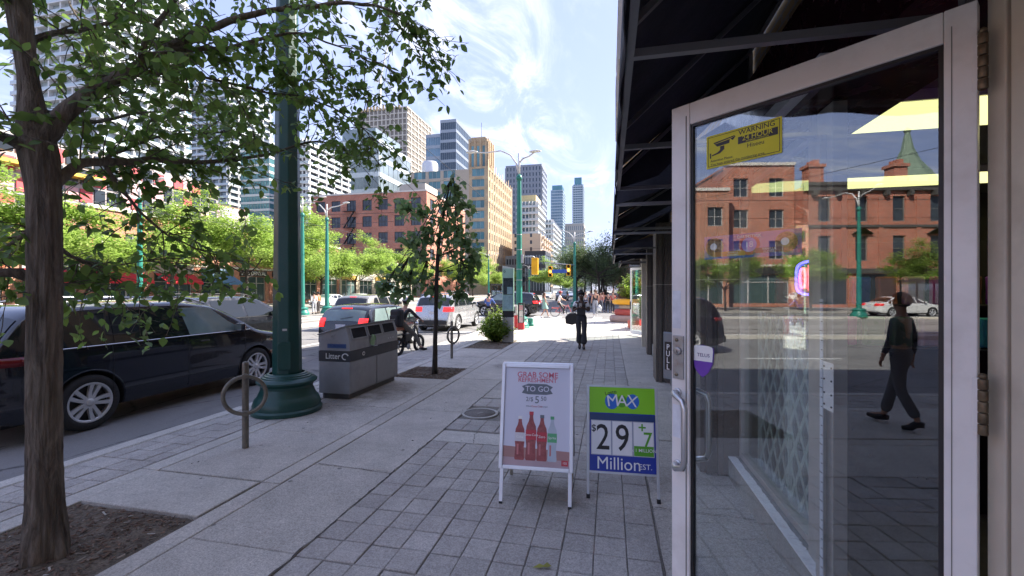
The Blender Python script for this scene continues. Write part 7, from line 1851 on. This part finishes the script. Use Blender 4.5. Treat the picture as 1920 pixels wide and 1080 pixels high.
# ---- honeylocusts across the avenue: three crown shapes, copied
def locust(seed, Ht=9.5, leafmat=m_leafl, spread=4.0, n_l=15000, ls=.16, flat=.5, dark=False, barkmt=m_barkd):
    random.seed(seed); tb_ = MB(); tips = []
    tb_.tube([(0,0,0),(.05,.03,1.5),(-.03,.05,2.6),(.0,0,3.4)], [.16,.13,.12,.10], 8)
    def grow(p, d, L, r, dep):
        n_ = 4; pts = [Vector(p)]; dd = Vector(d)
        for i in range(n_): dd = (dd+Vector((random.gauss(0,.16),random.gauss(0,.16),random.gauss(.02,.12)))).normalized(); pts.append(pts[-1]+dd*L/n_)
        tb_.tube(pts, [lerp(r, r*.5, i/n_) for i in range(n_+1)], 5 if dep < 2 else 4, False)
        if dep >= 1: tips.extend(pts[2:])
        if dep < 3:
            for _ in range(3 if dep else 3):
                d2 = (dd+Vector((random.gauss(0,.7),random.gauss(0,.7),random.gauss(.05,.32)))).normalized(); grow(pts[random.choice((2,3,4))], d2, L*random.uniform(.55,.8), r*.5, dep+1)
    for k in range(6):
        a = 6.283*k/6+random.uniform(-.4,.4); el = random.uniform(.35,1.2); grow((0,0,random.uniform(2.5,3.5)), (math.cos(a)*math.cos(el), math.sin(a)*math.cos(el), math.sin(el)), spread*random.uniform(.6,.85), .07, 0)
    zm = max(p.z for p in tips); k_ = Ht/zm if zm > Ht else 1
    tr_m = tb_.mesh('trunk', barkmt); cb_ = MB()
    for _ in range(n_l):
        p = random.choice(tips); o = Vector((random.gauss(0,.42), random.gauss(0,.42), random.gauss(0,.42*flat))); c_ = p+o
        d = Vector((random.gauss(0,1),random.gauss(0,1),random.gauss(0,.35))).normalized(); s_ = d.cross(Vector((0,0,1))+Vector((random.gauss(0,.5),random.gauss(0,.5),0))).normalized()
        L_ = ls*random.uniform(.7,1.5); w_ = L_*.28
        cb_.add([c_, c_+d*L_*.5+s_*w_, c_+d*L_, c_+d*L_*.5-s_*w_], [(0,1,2,3)])
    return tr_m, cb_.mesh('crown', leafmat)
LOC = [locust(31+i, n_l=26000, ls=.2) for i in range(3)]
def plant(lab, kind, loc, rz, s_, grp, name='tree'):
    t = thing(name, lab, 'tree', loc, rz, grp); t.scale = (s_, s_, s_*random.uniform(.92,1.05))
    inst(kind[0], 'trunk', t); o = inst(kind[1], 'crown', t); stuff(o); return t
random.seed(77)
sp_ = [(-36.5, 12, 'pale green honeylocust at the far left across the avenue'), (-36, 21, 'pale green honeylocust behind the big trunk'), (-36.3, 30, 'honeylocust over the red awnings'), (-36, 37.5, 'honeylocust before the blue awning'), (-36.2, 45, 'honeylocust by the dental shop'),
       (-36.55, 50, 'slender pale tree just right of the thick green post'), (-36, 57, 'broad pale honeylocust in front of the brick warehouse'), (-36, 65, 'pale honeylocust left of the slim young tree'), (-36, 75, 'pale honeylocust partly behind the slim young tree'), (-36, 100, 'honeylocust at the foot of the tan block'), (-36.4, 114, 'second honeylocust at the foot of the tan block'),
       (-36, 130, 'honeylocust behind the info pylon'), (-36, 147, 'farther honeylocust beyond the info pylon'), (-36, 166, 'distant honeylocust left of the traffic lights'), (-36, 190, 'distant honeylocust under the traffic lights'), (-36, 216, 'most distant honeylocust on the far pavement'),
       (-13.8, 104, 'pale tree on the median beyond the crossing'), (-13.8, 126, 'farther pale tree on the median'), (-13.8, 150, 'small pale tree farthest along the median')]
for i, (x, y, lab) in enumerate(sp_):
    z = 0 if x < -33 else (-.13)
    plant(lab, LOC[i % 3], (x, y, z), random.random()*6.28, random.uniform(1.0,1.2) * (.75 if x > -20 else 1), 'pale green honeylocusts across the avenue')
for i, (y, lab) in enumerate(((-14, 'street tree mirrored at the left of the open door'), (-21, 'second street tree mirrored in the open door'), (-31, 'street tree mirrored under the turret in the open door'))):
    plant(lab, LOC[i], (-34.8, y, 0), i*2., .62, 'trees mirrored in the door')
# ---- dark street trees up the right hand pavement
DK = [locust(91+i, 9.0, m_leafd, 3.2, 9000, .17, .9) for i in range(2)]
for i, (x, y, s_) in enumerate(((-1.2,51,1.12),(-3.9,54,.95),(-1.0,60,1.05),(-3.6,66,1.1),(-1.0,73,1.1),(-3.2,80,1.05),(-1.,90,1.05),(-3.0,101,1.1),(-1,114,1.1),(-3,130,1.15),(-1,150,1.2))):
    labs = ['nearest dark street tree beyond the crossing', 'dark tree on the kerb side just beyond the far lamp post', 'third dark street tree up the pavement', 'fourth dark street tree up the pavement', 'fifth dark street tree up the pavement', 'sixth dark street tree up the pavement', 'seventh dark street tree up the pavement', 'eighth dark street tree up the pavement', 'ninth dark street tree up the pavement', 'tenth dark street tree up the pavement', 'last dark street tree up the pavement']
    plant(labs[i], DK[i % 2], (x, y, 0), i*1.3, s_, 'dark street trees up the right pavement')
# ---- bush by the pylon
def bushy(label, cx, cy, r, h, n_, mt, ls=.09, name='bush', seed=1, z0=0., par=None):
    random.seed(seed); t = thing(name, label, 'bush' if name == 'bush' else 'plant', (cx, cy, z0)); st = MB(); lv_ = MB()
    for k in range(int(n_/26)):
        a = random.random()*6.283; rr_ = random.random()**.6; top_ = Vector((r*rr_*math.cos(a), r*rr_*math.sin(a), h*(1-.62*rr_**1.5)*random.uniform(.55,1.12)))
        b0 = Vector((top_.x*.2, top_.y*.2, 0)); pts = [b0, b0.lerp(top_, .5)+Vector((0,0,.08)), top_]; st.tube(pts, [.008,.005,.002], 4, False)
        for j in range(26):
            u = random.uniform(.2,1.05); p = b0.lerp(top_, u)+Vector((random.gauss(0,.045),random.gauss(0,.045),random.gauss(.03,.04)))
            if p.z < .01: p.z = .02
            d = Vector((random.gauss(0,1),random.gauss(0,1),random.gauss(.1,.5))).normalized(); s_ = d.cross(Vector((random.gauss(0,.4),random.gauss(0,.4),1))).normalized(); L_ = ls*random.uniform(.6,1.3)
            lv_.add([p, p+d*L_*.5+s_*L_*.26, p+d*L_, p+d*L_*.5-s_*L_*.26], [(0,1,2,3)])
    stuff(st.build('stems', m_barkd, t)); stuff(lv_.build('foliage', mt, t)); return t
bushy('yellow-green bush growing at the kerb in front of the info pylon', *(-3.79, 14.48), .62, 1.12, 6500, m_leafb, .10, 'bush', 8)
for i, (x, y, z0, r, h, lab) in enumerate(((1.75,20.6,.38,.7,1.3,'leafy plants filling the low coral planter'),(1.3,25.0,1.2,.9,1.5,'tall leafy plants in the stacked yellow and red planter'),(2.6,22.4,.0,.8,2.0,'leafy shrub between the two planters'))):
    bushy(lab, x, y, r, h, 2600, m_leafb, .15, 'plant', 30+i, z0)
# building closing the plaza on the right with patterned columns, and shop fronts up the pavement
cb2 = thing('corner_building', 'pale building across the side street with woven columns beyond the planters', 'building', (0,0,0))
MB().box(3.4, 30, 45.5, 80, 3.6, 12).build('upper_wall', m_grey, cb2)
MB().box(5.0, 30, 46.2, 79, 0, 3.59).build('shop_window', m_win, cb2)
for i in range(4): MB().lathe([(.8,0),(.55,1.8),(.8,3.59)], 20, (4.3+i*3.2, 45.9, 0)).build('woven_column', mat('woven_column', (.42,.33,.27), .8, var=.5, vs=8), cb2)
for i in range(3):
    wq = window_mesh(1.6, 1.9, 2, 1, m_win, m_framed, None); put_window(wq, cb2, (5.5+i*3.4, 45.36, 5.4), 0)
shr = thing('building', 'row of older brick fronts beyond the dark trees on the right pavement', 'building', (0,0,0))
MB().box(1.6, 16, 80.2, 240, 0, 9).build('wall', m_red, shr)
for k in range(12): MB().box(1.52, 1.6, 82+k*6, 86.5+k*6, .4, 3.0).build('shop_window', m_win, shr)
